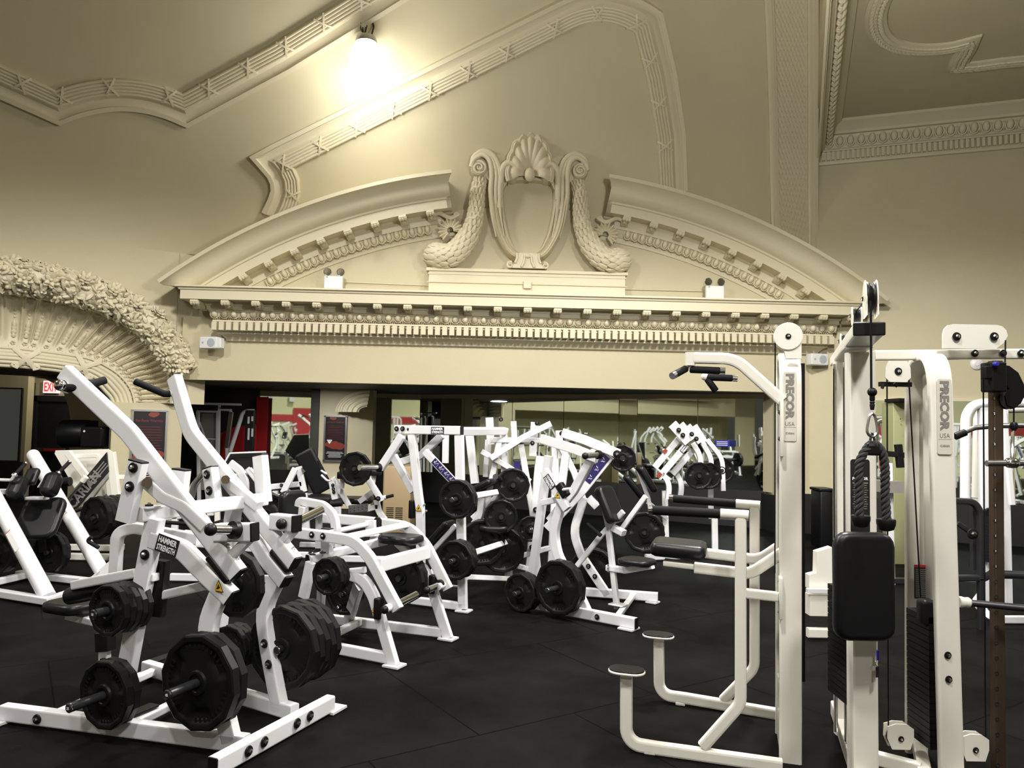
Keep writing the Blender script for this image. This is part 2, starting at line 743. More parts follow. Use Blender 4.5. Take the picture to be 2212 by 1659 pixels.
# alcove: side pier, ceiling, back wall with wainscot, mirrors
AL = [atY(395, 1000, 15.3), atY(700, 1000, 15.9), atY(905, 1000, 16.0), atY(1337, 1000, 13.9), atY(1377, 1000, 13.75), atY(1650, 1000, 12.65)]
AL = [Vector((p.x, p.y, 0)) for p in AL]
b = MB()
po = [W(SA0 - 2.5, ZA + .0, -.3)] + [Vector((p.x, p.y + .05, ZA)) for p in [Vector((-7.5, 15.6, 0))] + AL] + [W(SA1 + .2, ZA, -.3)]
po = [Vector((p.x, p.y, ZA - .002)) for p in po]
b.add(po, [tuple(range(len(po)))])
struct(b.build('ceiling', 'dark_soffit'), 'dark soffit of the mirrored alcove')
b = MB()
for i in range(len(AL) - 1):
    quad(b, AL[i], AL[i + 1], .6, ZA)
quad(b, AL[-1], W(SA1, 0, -.3), .6, ZA)
quad(b, (-7.4, 15.2, 0), AL[0], .6, ZA)
struct(b.build('wall_alcove', 'plaster'), 'back wall of the alcove')
b = MB()


def slab(b, a, c, z0, z1, t=.03):
    a, c = Vector((a[0], a[1], 0)), Vector((c[0], c[1], 0))
    d = (c - a).normalized()
    n = Vector((d.y, -d.x, 0))
    b.prism([a + Vector((0, 0, z0)), c + Vector((0, 0, z0)), c + Vector((0, 0, z1)), a + Vector((0, 0, z1))], n, t)


for i in range(len(AL) - 1):
    slab(b, AL[i], AL[i + 1], 0, .6, .06)
slab(b, (-7.4, 15.2), AL[0], 0, .6, .06)
slab(b, AL[-1], W(SA1, 0, 0), 0, .58, .06)
slab(b, RC, RC + RD * 9, 0, .59, .06)
slab(b, W(SA1 + .02, 0, 0), W(4.86, 0, 0), 0, .62, .05)
struct(b.build('baseboard_back', 'wainscot'), 'black rubber wainscot under the mirrors')


def mirror(a, c, z0, z1, off=.02):
    a, c = Vector((a[0], a[1], 0)), Vector((c[0], c[1], 0))
    d = (c - a).normalized()
    n = Vector((d.y, -d.x, 0)) * off
    bb = MB()
    g = d * .006
    slab(bb, a + n + g, c + n - g, z0, z1, .008)
    return bb


def lerp(a, c, t):
    return a + (c - a) * t


mi = 0
segs = []
SKIP = 1
for (i, n_) in ((0, 2), (1, 2), (2, 4), (3, 1), (4, 2)):
    for k in range(n_):
        segs.append((lerp(AL[i], AL[i + 1], k / n_), lerp(AL[i], AL[i + 1], (k + 1) / n_)))
tops = 2.13
for a, c in segs[1:]:
    mi += 1
    struct(mirror(a, c, .61, tops).build('window_%d' % mi, 'mirror'), 'wall mirror panel in the alcove')
# right wall: lower wall, mirrors, upper wall
b = MB()
quad(b, RC, RC + RD * 9, 0, ZR)
b.box(W(4.86, 1.3, .0) + RD * .06, (.35, .12, 2.6), (RD, RN, Vector((0, 0, 1))))
struct(b.build('wall_right', 'plaster'), 'tall cream wall behind the cable machines')
for k in range(5):
    mi += 1
    a = RC + RD * (.28 + 1.2 * k)
    struct(mirror(a, a + RD * 1.19, .6, 2.1).build('window_%d' % mi, 'mirror'), 'wall mirror behind the cable machines')
b = MB()
slab(b, RC + RD * .2, RC + RD * 9, 2.1, 2.14, .05)
struct(b.build('trim_1', 'trim'), 'mirror top rail at the right')

# ---- entablature
b = MB()


def course(b, prof, sl, sr):
    """prof: list of (d,z); mitred returns at both ends"""
    vs = []
    for (d, z) in prof:
        vs += [W(sl - d, z, -.4), W(sl - d, z, d), W(sr + d, z, d), W(sr + d, z, -.4)]
    fs = []
    for i in range(len(prof) - 1):
        for q in range(3):
            fs.append((i * 4 + q, i * 4 + q + 1, i * 4 + 4 + q + 1, i * 4 + 4 + q))
    b.add(vs, fs)


SL, SR = SM - 4.72, SM + 4.72
prof = [(.0, ZF - .02), (.05, ZF), (.06, ZF + .03), (.11, ZF + .08), (.16, ZF + .10), (.16, ZF + .13), (.17, ZF + .13), (.17, ZF + .275),
        (.22, ZF + .275), (.22, ZF + .30), (.19, ZF + .31), (.19, ZF + .33), (.21, ZF + .335), (.27, ZF + .44), (.29, ZF + .445),
        (.29, ZF + .51), (.31, ZF + .51), (.31, ZF + .56), (.58, ZF + .56), (.58, ZF + .69), (.60, ZF + .70), (.61, ZF + .73), (.64, ZF + .735), (.64, ZF + .76), (-.1, ZF + .77)]
course(b, prof, SL + .12, SR - .12)
TR = struct(b.build('trim_2', 'trim', ang=30), 'long horizontal cornice of the pediment')
# dentils
b = MB()
n_ = 88
for k in range(n_):
    s = SL - .10 + (SR - SL + .2) * (k + .5) / n_
    b.box(W(s, ZF + .20, .235), (.075, .13, .125), ax)
    b.box(W(s + .055, ZF + .245, .19), (.02, .03, .02), ax)
b.build('dentil_band', 'trim', TR)
b = MB()


def egg(b, o, X, Y, N, w, h, dep):
    b.ell(o + N * dep * .25 + Y * h * .02, (w * .34, h * .48, dep * 1.15), (X, Y, N), 10, 7)
    # U shaped shell round the egg
    pts = [o + X * (w * .43 * math.cos(a)) + Y * (h * .5 * math.sin(a) * (1 if math.sin(a) < 0 else 1)) + N * dep * .45 for a in [R_(150 + 240 * k / 8) for k in range(9)]]
    b.tube(pts, w * .075, 5)
    b.box(o + X * w * .5 + N * dep * .3 - Y * h * .05, (w * .08, h * .8, dep * .6), (X, Y, N))


n_ = 66
for k in range(n_):
    s = SL - .13 + (SR - SL + .26) * (k + .5) / n_
    Yv = (Vector((0, 0, 1)) + WN * .5).normalized()
    Nv = (WN - Vector((0, 0, 1)) * .5).normalized()
    egg(b, W(s, ZF + .385, .245), SD, Yv, Nv, .148, .12, .045)
b.build('egg_and_dart_band', 'trim', TR)
b = MB()
for k in range(300):
    s = SL - .10 + (SR - SL + .2) * (k + .5) / 300
    b.ell(W(s, ZF + .318, .215), (.011, .014, .014), ax, 5, 4)
b.build('bead_band', 'trim', TR)


def modillion(b, o, X, N, Z, k=1.0):
    """scroll bracket hanging under a soffit: o = point under the soffit at its back, N outwards"""
    w = .115 * k
    # s shaped side outline (n,z)
    pr = [(0, 0), (.25, 0), (.26, -.035), (.235, -.065), (.2, -.07), (.165, -.05), (.12, -.055), (.07, -.085), (.02, -.11), (0, -.11)]
    b.prism([o - X * w / 2 + N * (p[0] * k) + Z * (p[1] * k) for p in pr], X, w)
    for q in (-.36, 0, .36):
        b.cyl(o + X * (w * (q - .13)) + N * .215 * k - Z * .045 * k, o + X * (w * (q + .13)) + N * .215 * k - Z * .045 * k, .040 * k, 10)
    b.cyl(o - X * w * .55 + N * .215 * k - Z * .045 * k, o + X * w * .55 + N * .215 * k - Z * .045 * k, .030 * k, 10)
    b.ell(o + N * .1 * k - Z * .075 * k, (w * .35, .07 * k, .03 * k), (X, N, Z), 8, 5)


Zv = Vector((0, 0, 1))
n_ = 23
for k in range(n_):
    s = SL - .26 + (SR - SL + .52) * (k) / (n_ - 1)
    b = MB()
    modillion(b, W(s, ZF + .56, .31), SD, WN, Zv)
    b.box(W(s, ZF + .475, .30), (.13, .03, .05), ax)
    b.build('scroll_bracket', 'trim', TR)
# return brackets at the ends
for sg in (-1, 1):
    b = MB()
    s = (SL + .12 - .31) if sg < 0 else (SR - .12 + .31)
    modillion(b, W(s, ZF + .56, .05), WN, SD * sg, Zv)
    b.build('scroll_bracket', 'trim', TR)

# ---- broken arc of the pediment
arc_prof = [(.0, -.86), (.02, -.86), (.03, -.835), (.035, -.80), (.02, -.80), (.02, -.78), (.03, -.77), (.08, -.66), (.10, -.655), (.10, -.52), (.12, -.50), (.36, -.50),
            (.36, -.37), (.38, -.36), (.38, -.33), (.42, -.31), (.46, -.28), (.49, -.22), (.51, -.15), (.56, -.09), (.62, -.06), (.64, -.055), (.64, 0), (-.3, .0)]


def arcpt(th, r, d):
    return W(SM + (R0 + r) * math.sin(th), ZR0 + (R0 + r) * math.cos(th), d)


for sg, lab in ((-1, 'left half of the broken curved pediment'), (1, 'right half of the broken curved pediment')):
    th0, th1 = math.asin(1.17 / R0), math.asin(5.5 / R0)
    b = MB()
    nn = 48
    k_ = len(arc_prof)
    vs = []
    for i in range(nn + 1):
        t = i / nn
        for (d, r) in arc_prof:
            th = th0 + (th1 - th0) * t
            if i == 0:
                th += (.70 - max(d, 0)) * .055 * (1 if d < .6 else 1)
            p = arcpt(sg * th, r, d)
            vs.append(p)
    # clip against the top of the cornice
    vs = [Vector((v.x, v.y, max(v.z, ZF + .755))) for v in vs]
    fs = []
    for i in range(nn):
        for q in range(k_ - 1):
            fs.append((i * k_ + q, i * k_ + q + 1, (i + 1) * k_ + q + 1, (i + 1) * k_ + q))
    fs.append(tuple(range(k_)))
    b.add(vs, fs)
    # tail that runs past the cornice corner
    pa = struct(b.build('trim_%d' % (3 if sg < 0 else 4), 'trim', ang=30), lab)
    b = MB()
    for k in range(22):
        th = math.asin(1.72 / R0) + (math.asin(4.35 / R0) - math.asin(1.72 / R0)) * k / 21
        o = arcpt(sg * th, -.715, .075)
        if o.z < ZF + .80:
            continue
        X = (arcpt(sg * (th + .01), -.715, .075) - arcpt(sg * (th - .01), -.715, .075)).normalized()
        U = (arcpt(sg * th, 0, 0) - arcpt(sg * th, -1, 0)).normalized()
        egg(b, o, X, (U + WN * .3).normalized(), (WN - U * .3).normalized(), .130, .145, .055)
    b.build('egg_and_dart_band', 'trim', pa)
    b = MB()
    for k in range(110):
        th = math.asin(1.66 / R0) + (math.asin(4.3 / R0) - math.asin(1.66 / R0)) * k / 109
        b.ell(arcpt(sg * th, -.815, .03), (.013, .013, .014), ax, 5, 4)
    b.build('bead_band', 'trim', pa)
    for k in range(8):
        th = math.asin(1.62 / R0) + (math.asin(4.62 / R0) - math.asin(1.62 / R0)) * k / 7
        o = arcpt(sg * th, -.50, .12)
        X = (arcpt(sg * (th + .01), 0, 0) - arcpt(sg * (th - .01), 0, 0)).normalized() * sg
        U = (arcpt(sg * th, 0, 0) - arcpt(sg * th, -1, 0)).normalized()
        b = MB()
        modillion(b, o, X, WN, U, 1.0)
        b.build('scroll_bracket', 'trim', pa)
    # little console at the break
    b = MB()
    o = arcpt(sg * math.asin(1.42 / R0), -.56, .18)
    tp = [o + SD * (sg * (.16 - .4 * t)) * 1 + Zv * (.035 * math.sin(t * 7)) for t in [k / 12 for k in range(13)]]
    b.tube(tp, .035, 8)
    b.tube([o + SD * (-sg * .2) + Zv * .01 + (SD * (-sg) * math.cos(a) + Zv * math.sin(a)) * (.05 - a * .006) for a in [k * .5 for k in range(12)]], .017, 6)
    b.build('scroll_console', 'trim', pa)

# ---- plinth under the cartouche
b = MB()
zt = 4.02
b.box(W(SM, (3.57 + zt) / 2, .1), (3.06, .24, zt - 3.57), ax)
b.box(W(SM, zt - .02, .11), (3.14, .27, .045), ax)
b.box(W(SM, zt - .085, .105), (3.09, .25, .02), ax)
struct(b.build('trim_5', 'trim', ang=20), 'plain block under the cartouche')

# ---- cartouche
CT = thing('cartouche', 'large plaster shield with scrolls at the middle of the broken pediment', 'wall ornament', W(SM, 4.04, .1))


def C(x, y, d=0.0):
    s, z = wpx(x, y, .3)
    return s - SM, z


def band_loft(b, outer, inner, hs, closed=False):
    """outer/inner: lists of (ds,z); hs: list of (t,d)"""
    n = len(outer)
    k = len(hs)
    vs = []
    for i in range(n):
        for (t, d) in hs:
            s = outer[i][0] * (1 - t) + inner[i][0] * t
            z = outer[i][1] * (1 - t) + inner[i][1] * t
            vs.append(W(SM + s, z, d))
    fs = []
    for i in range(n - 1):
        for q in range(k - 1):
            fs.append((i * k + q, i * k + q + 1, (i + 1) * k + q + 1, (i + 1) * k + q))
    b.add(vs, fs)


def smooth_curve(pts, n):
    """Catmull-Rom through 2d/3d points"""
    P = [Vector(p) for p in pts]
    P = [P[0] * 2 - P[1]] + P + [P[-1] * 2 - P[-2]]
    out = []
    m = len(P) - 3
    for i in range(n + 1):
        u = i / n * m
        j = min(int(u), m - 1)
        t = u - j
        p0, p1, p2, p3 = P[j:j + 4]
        out.append(.5 * ((2 * p1) + (p2 - p0) * t + (2 * p0 - 5 * p1 + 4 * p2 - p3) * t * t + (3 * p1 - p0 - 3 * p2 + p3) * t * t * t))
    return out


oL = [(1052, 345), (1054, 371), (1058, 420), (1066, 482), (1080, 519), (1102, 550), (1141, 566)]
iL = [(1104, 362), (1092, 385), (1090, 435), (1099, 493), (1113, 528), (1128, 541), (1141, 545)]
o3 = [C(*p) for p in oL]
i3 = [C(*p) for p in iL]
oc = [(p.x, p.y) for p in smooth_curve([(a, z, 0) for a, z in o3], 30)]
ic = [(p.x, p.y) for p in smooth_curve([(a, z, 0) for a, z in i3], 30)]
oc[-1] = (0, oc[-1][1])
ic[-1] = (0, ic[-1][1])
oc2 = oc + [(-a, z) for a, z in oc[::-1][1:]]
ic2 = ic + [(-a, z) for a, z in ic[::-1][1:]]
hs = [(0, .0), (-.02, .10), (.05, .22), (.14, .26), (.2, .25), (.24, .22), (.32, .24), (.42, .23), (.5, .19), (.58, .15), (.66, .14), (.74, .17), (.82, .19), (.9, .18), (.96, .14), (1.0, .05), (1.0, 0)]
b = MB()
band_loft(b, oc2, ic2, hs)
b.build('shield_frame', 'trim', CT, ang=50)
b = MB()
po = [W(SM + a, z, .0) for a, z in ic2]
b.prism(po, WN, .06)
b.build('shield_field', 'inset', CT, ang=20)


def spiral(b, cs, cz, r0, turns, sg, d, w, dirn=1, a0=0):
    pts, sc = [], []
    n = int(22 * turns)
    for k in range(n + 1):
        t = k / n
        a = a0 + dirn * t * turns * 2 * math.pi
        r = r0 * (1 - .82 * t)
        pts.append(W(SM + sg * (cs + r * math.cos(a)), cz + r * math.sin(a), d + .05 * t))
        sc.append(1 - .55 * t)
    b.tube(pts, w, 8, scale=sc)


bk_ = [(0, 5.98), (.20, 5.86), (.36, 5.80), (.50, 5.87), (.62, 5.88), (.74, 5.80), (.86, 5.70), (.88, 5.60), (.80, 5.50), (.70, 5.50), (.63, 5.42), (.60, 5.2), (.585, 5.0),
       (.42, 5.0), (.40, 5.3), (.34, 5.42), (.22, 5.44), (0, 5.46)]
b = MB()
for sg in (-1, 1):
    b.prism([W(SM + sg * a, z, .0) for a, z in bk_], WN, .22)
b.build('shoulder_ground', 'trim', CT, ang=30)
for sg in (-1, 1):
    sgn = 'left' if sg < 0 else 'right'
    b = MB()
    c_ = W(SM + sg * .79, 5.60, .04)
    b.lathe(c_, WN, [(0, 0), (.125, 0), (.13, .20), (.115, .25), (.09, .235), (0, .235)], 28)
    spiral(b, .79, 5.60, .112, 1.9, sg, .275, .026, 1, 1.2)
    # three mouldings run from the frame over the shoulder into the volute
    for k_, (off, w) in enumerate(((0, .042), (.075, .034), (.14, .042))):
        sh = smooth_curve([(.50 - off * .9, 4.55, .17), (.575 - off * .95, 4.9, .19), (.60 - off, 5.25, .24), (.59 - off * .95, 5.52, .28), (.63 - off * .6, 5.72 + off * .3, .31), (.74 - off * .2, 5.80 + off * .45, .31), (.87, 5.73 + off * .35, .28), (.915 - off * .1, 5.62, .25)], 30)
        b.tube([W(SM + sg * p.x, p.y, p.z) for p in sh], w, 8, scale=[min(1, .25 + t / 12) for t in range(31)])
    b.build('shoulder_scroll', 'trim', CT, ang=50)
    b = MB()
    c_ = W(SM + sg * .27, 5.50, .05)
    b.lathe(c_, WN, [(0, 0), (.085, 0), (.09, .24), (.07, .285), (0, .27)], 24)
    spiral(b, .27, 5.50, .078, 1.6, sg, .30, .022, -1, 1.6)
    sh = smooth_curve([(.44, 5.15, .22), (.44, 5.42, .26), (.42, 5.60, .30), (.33, 5.68, .33), (.22, 5.62, .34), (.185, 5.50, .33)], 26)
    b.tube([W(SM + sg * p.x, p.y, p.z) for p in sh], .045, 8, scale=[.7 + .5 * math.sin(math.pi * t / 26) for t in range(27)])
    b.build('inner_scroll', 'trim', CT, ang=50)
# shell
b = MB()
cz = 5.50


def shell(u, v):
    a = R_(-12 + 204 * u)
    ribs = 9
    ph = u * ribs * math.pi
    rim = .60 + .035 * abs(math.sin(ph))
    r = .06 + (rim - .06) * v
    ridge = abs(math.sin(ph))
    d = .22 + .16 * math.sin(math.pi * min(1, v * .9)) + .05 * ridge * v + (.06 if v > .93 else 0)
    y = cz + r * math.sin(a) * 1.02
    x = .56 * r * math.cos(a)
    return W(SM + x, y + .02, d)


b.grid(shell, 108, 16)
b.grid(lambda u, v: W(SM + .56 * (.60 + .035 * abs(math.sin(u * 9 * math.pi))) * math.cos(R_(-12 + 204 * u)) * (1 + .0 * v), cz + .02 + 1.02 * (.60 + .035 * abs(math.sin(u * 9 * math.pi))) * math.sin(R_(-12 + 204 * u)), .33 * (1 - v)), 108, 2)
rim_pts = [W(SM + .56 * (.61 + .035 * abs(math.sin(u * 9 * math.pi))) * math.cos(R_(-12 + 204 * u)), cz + .02 + 1.02 * (.61 + .035 * abs(math.sin(u * 9 * math.pi))) * math.sin(R_(-12 + 204 * u)), .32) for u in [k / 72 for k in range(73)]]
b.tube(rim_pts, .028, 8)
b.ell(W(SM, 5.50, .33), (.085, .08, .11), (SD, WN, Zv), 12, 8)
b.build('shell', 'trim', CT, ang=60)
# foot
b = MB()
pr = [(-.16, 4.28), (-.17, 4.18), (-.22, 4.10), (-.30, 4.045), (.30, 4.045), (.22, 4.10), (.17, 4.18), (.16, 4.28)]
b.prism([W(SM + a, z, .0) for a, z in pr], WN, .27)
for sg in (-1, 1):
    spiral(b, .27, 4.09, .055, 1.3, sg, .24, .022, -1, 2.0)
    b.tube([W(SM + sg * .17, 4.28, .27), W(SM + sg * .17, 4.19, .28), W(SM + sg * .2, 4.12, .28)], .02, 6)
    b.tube([W(SM + sg * .05, 4.24, .28), W(SM + sg * .06, 4.14, .29), W(SM + sg * .1, 4.06, .29)], .018, 6)
b.ell(W(SM, 4.235, .28), (.045, .02, .035), ax, 10, 6)
b.build('foot_scroll', 'trim', CT)


def leaf(b, o, T, N, L, w, t):
    """plump pointed leaf lying on a surface: T direction of tip, N out"""
    T = T.normalized()
    N = (N - T * N.dot(T)).normalized()
    B = T.cross(N)
    vs = []
    k = 5
    for i in range(k + 1):
        u = i / k
        ww = w * math.sin(math.pi * (.18 + .80 * u)) ** .8
        zz = t * (.35 + .65 * math.sin(math.pi * u * .8))
        c = o + T * (L * (u - .4))
        vs += [c - B * ww - N * t * .4, c - B * ww * .6 + N * zz * .8, c + N * zz, c + B * ww * .6 + N * zz * .8, c + B * ww - N * t * .4]
    fs = []
    for i in range(k):
        for q in range(4):
            fs.append((i * 5 + q, i * 5 + q + 1, i * 5 + 6 + q, i * 5 + 5 + q))
    fs.append((k * 5, k * 5 + 1, k * 5 + 2, k * 5 + 3, k * 5 + 4))
    fs.append((4, 3, 2, 1, 0))
    b.add(vs, fs)


# ---- side garlands
for sg, nm in ((-1, 'left'), (1, 'right')):
    pth = smooth_curve([(.74, 5.56, .14), (.80, 5.3, .16), (.82, 5.0, .18), (.86, 4.72, .2), (1.0, 4.42, .22), (1.2, 4.22, .24), (1.42, 4.22, .2), (1.5, 4.26, .16)], 40)
    P3 = [W(SM + sg * p.x, p.y, p.z) for p in pth]
    rad = [.065 + .0011 * i * 2.2 for i in range(41)]
    rad = [r * (1 if i < 36 else (1 - .12 * (i - 36))) * 1.0 + (.02 if i > 20 else 0) for i, r in enumerate(rad)]
    b = MB()
    b.tube(P3, 1, 10, scale=[r * .92 for r in rad])
    for i in range(1, 41):
        t = (P3[i] - P3[i - 1]).normalized()
        N1 = perp(t, WN)
        B1 = t.cross(N1)
        for q in range(7):
            a = R_(-100 + 200 * (q + ((i // 2) % 2) * .5) / 6.5)
            N2 = N1 * math.cos(a) + B1 * math.sin(a)
            if i % 2:
                leaf(b, P3[i] + N2 * (rad[i] * .95 + .006), t * -1 - N2 * .12, N2, .11 + .35 * rad[i], rad[i] * .36, .045)
    for ti in (4, 14):
        b.tube([P3[ti + k // 4] + (perp((P3[ti + 2] - P3[ti]).normalized(), WN) * math.cos(R_(-95 + 190 * k / 16)) + (P3[ti + 2] - P3[ti]).normalized().cross(WN) * math.sin(R_(-95 + 190 * k / 16))) * rad[ti] * 1.22 for k in range(17)], .03, 6)
    g = thing('plaster_garland', 'plaster leaf garland hanging on the %s side of the shield' % nm, 'wall ornament', P3[30] - Zv * .2, 'garlands flanking the shield')
    b.build('leaves', 'trim', g, ang=40)
    b = MB()
    # gathered ribbon frill
    c = W(SM + sg * 1.22, 4.63, .12)

    def frill(u, v):
        a = R_(-60 + 250 * u)
        r = .05 + .13 * v + .012 * math.sin(u * 75) * v
        return c + SD * sg * (r * math.cos(a)) + Zv * (r * math.sin(a)) + WN * (.06 + .03 * math.sin(u * 75) * v)

    b.grid(frill, 150, 4)
    b.grid(lambda u, v: frill(u, v) - WN * .03, 150, 4)
    b.build('ribbon', 'trim', g, ang=60)

# ---- emergency lights on the cornice and conduit
for px, nm in ((721, 'left'), (1543, 'right')):
    s, z = wpx(px, 615 if nm == 'left' else 640, .25)
    zb = 3.60
    t = thing('emergency_light', 'white twin head emergency light standing on the cornice at the %s' % nm, 'emergency light', W(s, zb, .25), 'emergency lights on the cornice')
    b = MB()
    b.rbox(W(s, zb + .12, .25), (.28, .24, .10), (SD, Zv, WN), .012)
    b.build('battery_box', 'plastic_white', t)
    for q in (-.1, .1):
        b = MB()
        b.lathe(W(s + q, zb + .31, .24), WN - Zv * .12 + SD * .05, [(0, -.04), (.03, -.04), (.058, .0), (.062, .03), (.058, .035), (.05, .02), (0, .005)], 20)
        b.cyl(W(s + q, zb + .23, .24), W(s + q, zb + .28, .24), .012, 8)
        h = b.build('lamp_head', 'steel', t)
        b = MB()
        b.lathe(W(s + q, zb + .31, .24), WN - Zv * .12 + SD * .05, [(0, .022), (.05, .024), (.05, .02)], 20)
        b.build('lens', 'chrome', h)
    text('34' if nm == 'left' else '35', t, 'label_black', W(s - .1, zb + .22, .302), SD, Zv, .025, name='number_label')
b = MB()
c1, c2 = wpx(745, 612, .02), wpx(1523, 632, .02)
b.tube([W(c1[0], 3.8, .02), W(SM - 1.53, 3.78, .02)], .008, 6)
b.tube([W(SM - 1.56, 3.80, .235), W(SM + 1.56, 3.80, .235)], .008, 6)
b.tube([W(SM + 1.53, 3.8, .02), W(c2[0], 3.8, .02)], .008, 6)
cd_ = b.build('wire_conduit', 'trim')
tag(cd_, 'thin painted conduit running along the pediment between the emergency lights', 'conduit')
b = MB()
b.rbox(W(SM, 3.79, .25), (.12, .12, .05), (SD, Zv, WN), .008)
b.build('junction_box', 'trim', cd_)


def speaker(o, X, N, Z, lab):
    t = thing('wall_speaker', lab, 'speaker', o - Z * .09, 'white wall speakers')
    b = MB()
    b.rbox(o, (.30, .18, .16), (X, Z, N), .02)
    b.build('cabinet', 'plastic_white', t)
    b = MB()
    b.lathe(o + X * .05 + N * .081, N, [(0, 0.004), (.062, .003), (.066, 0)], 24)
    b.lathe(o - X * .09 + N * .081, N, [(0, .003), (.016, .002), (.018, 0)], 16)
    b.build('grille', 'grille', t)
    b = MB()
    b.box(o - N * .12, (.06, .05, .1), (X, Z, N))
    b.box(o + X * .17 - N * .02, (.03, .15, .08), (X, Z, N))
    b.build('bracket', 'plastic_white', t)


s, z = wpx(456, 741, .18)
XS = (SD + WN * .25).normalized()
speaker(W(s, z, .18), XS, XS.cross(Zv), Zv, 'white wall speaker at the left end of the cornice')
s, z = wpx(1765, 777, .18)
XS = (SD - WN * .2).normalized()
speaker(W(s, z, .18), XS, XS.cross(Zv), Zv, 'white wall speaker at the right end of the cornice')
# smoke detector, far right
p = vplane(RC, RC + RD)(2110, 786, .03)
b = MB()
b.lathe(p - RN * .03, RN, [(.085, 0), (.085, .025), (.06, .045), (0, .05)], 28)
b.lathe(p - RN * .03, RN, [(.03, .05), (.03, .056), (0, .056)], 20)
tag(b.build('smoke_detector', 'plastic_white'), 'round white smoke detector on the right wall', 'smoke detector')
# ================================================================ LEFT WALL WITH THE ARCH
QC = 3.6      # middle of the arch along the wall


def L(q, z, d=0.0):
    return LC + LD * q + LN * d + Vector((0, 0, z))


def Lp(x, y, d=0.0):
    p = Pl(LC + LN * d, LN)(x, y)
    return ((p - LC).dot(LD), p.z)


def whole(pts, n):
    """half curve from the middle to the right foot -> whole arch, resampled"""
    pts = [(QC, pts[0][1])] + list(pts)
    h = smooth_curve([(a, z, 0) for a, z in pts], n)
    h = [(p.x, p.y) for p in h]
    return [(2 * QC - a, z) for a, z in h[::-1][:-1]] + h


oP = [(0, 625), (113, 643), (226, 673), (294, 712), (339, 757), (362, 795), (376, 830), (374, 872)]
mP = [(0, 750), (75, 757), (150, 767), (200, 777), (245, 800), (270, 822), (285, 845), (292, 872)]
nP = [(0, 793), (70, 798), (130, 805), (175, 815), (208, 832), (224, 848), (235, 860), (241, 872)]
NH = 56
oC = whole([Lp(x, y, .02) for x, y in oP], NH)
mC = whole([Lp(x, y, -.28) for x, y in mP], NH)
nC = whole([Lp(x, y, -.34) for x, y in nP], NH)
NA = len(oC)


def samp(C_, u):
    t = u * (len(C_) - 1)
    i = min(int(t), len(C_) - 2)
    f = t - i
    return (C_[i][0] * (1 - f) + C_[i + 1][0] * f, C_[i][1] * (1 - f) + C_[i + 1][1] * f)


# wall with the opening
b = MB()
vs, fs = [], []
zb = oC[-1][1]
top = [(-.0, None)]
for a, z in oC:
    vs += [L(a, z, .0), L(a, 4.2, 0)]
for i in range(NA - 1):
    fs.append((2 * i, 2 * i + 1, 2 * i + 3, 2 * i + 2))
b.add(vs, fs)
for a0, a1 in ((-.5, oC[-1][0]), (oC[0][0], 2 * QC + .1)):
    b.add([L(a0, zb, 0), L(a1, zb, 0), L(a1, 4.2, 0), L(a0, 4.2, 0)], [(0, 1, 2, 3)])
struct(b.build('wall_left', 'plaster', ang=20), 'angled wall above the big arch')
# pier below
b = MB()
pq = Lp(242, 900, -.05)[0]
axL = (LD, LN, Zv)
b.box(L((pq - .2) / 2, zb / 2, -.3), (pq + .2, .5, zb), axL)
b.box(L(2 * QC - (pq + .06) / 2, zb / 2, -.3), (pq - .06, .5, zb), axL)
struct(b.build('wall_pier', 'plaster', ang=20), 'short pier between the arch and the mirrored alcove')

ARC = struct(MB().add([L(QC, zb, -.6), L(QC + .01, zb, -.6), L(QC, zb + .01, -.6)], [(0, 1, 2)]).build('trim_6', 'dark_soffit'), 'fluted splayed arch moulding')
NF = 46
b = MB()


def splay(u, v):
    o = samp(oC, u)
    m_ = samp(mC, u)
    a = o[0] * (1 - v) + m_[0] * v
    z = o[1] * (1 - v) + m_[1] * v
    d = .02 - .30 * math.sin(v * math.pi / 2) ** .8 - .05 * math.sin(math.pi * v)
    ph = (u * NF) % 1.0
    e = min(ph, 1 - ph)
    # double raised rib between hollow flutes; flutes close in a round head
    hollow = max(0, 1 - (abs(ph - .5) / .36) ** 6)
    if v < .16:
        hollow *= max(0, (v - .03) / .13)
    if v > .80:
        hollow *= max(0, (.9 - v) / .1)
    d -= .055 * max(0, hollow) * (1 - .5 * v)
    if .02 < e < .12 and v < .86:
        d += .018
    return L(a, z, d)


b.grid(splay, NF * 12, 18)
b.build('fluted_cove', 'trim', ARC, ang=50)
b = MB()
for i in range(NF):
    u = (i + .5) / NF
    o, m_ = samp(oC, u), samp(mC, u)
    dr = (L(m_[0], m_[1], 0) - L(o[0], o[1], 0))
    Ln = dr.length
    dr.normalize()
    for k in range(4):
        v = .55 + .07 * k
        p = splay(u, v) + LN * .02
        leaf(b, p, -dr, LN, .11 - .015 * k, .035 - .012 * abs(k - 2) * .3, .02)
    for k in range(4):
        p = splay(u, .3 + .06 * k) + LN * .01
        b.ell(p, (.010, .010, .012), axL, 5, 4)
    # rounded lip at the flute head
    p = splay(u, .10)
    b.ell(p + LN * .02, (.055, .02, .02), (LD, dr, LN), 8, 5)
    # lace chain at the foot
    p = splay(u, .90)
    for k in range(5):
        an = k * 2 * math.pi / 5
        b.ell(p + LD * .022 * math.cos(an) + dr * .022 * math.sin(an) + LN * .01, (.014, .014, .012), axL, 5, 4)
    b.tube([p + LD * (.055 * math.cos(R_(a))) + dr * (.03 + .04 * math.sin(R_(a))) + LN * .006 for a in range(0, 181, 30)], .007, 5)
b.build('flower_chain', 'trim', ARC, ang=60)
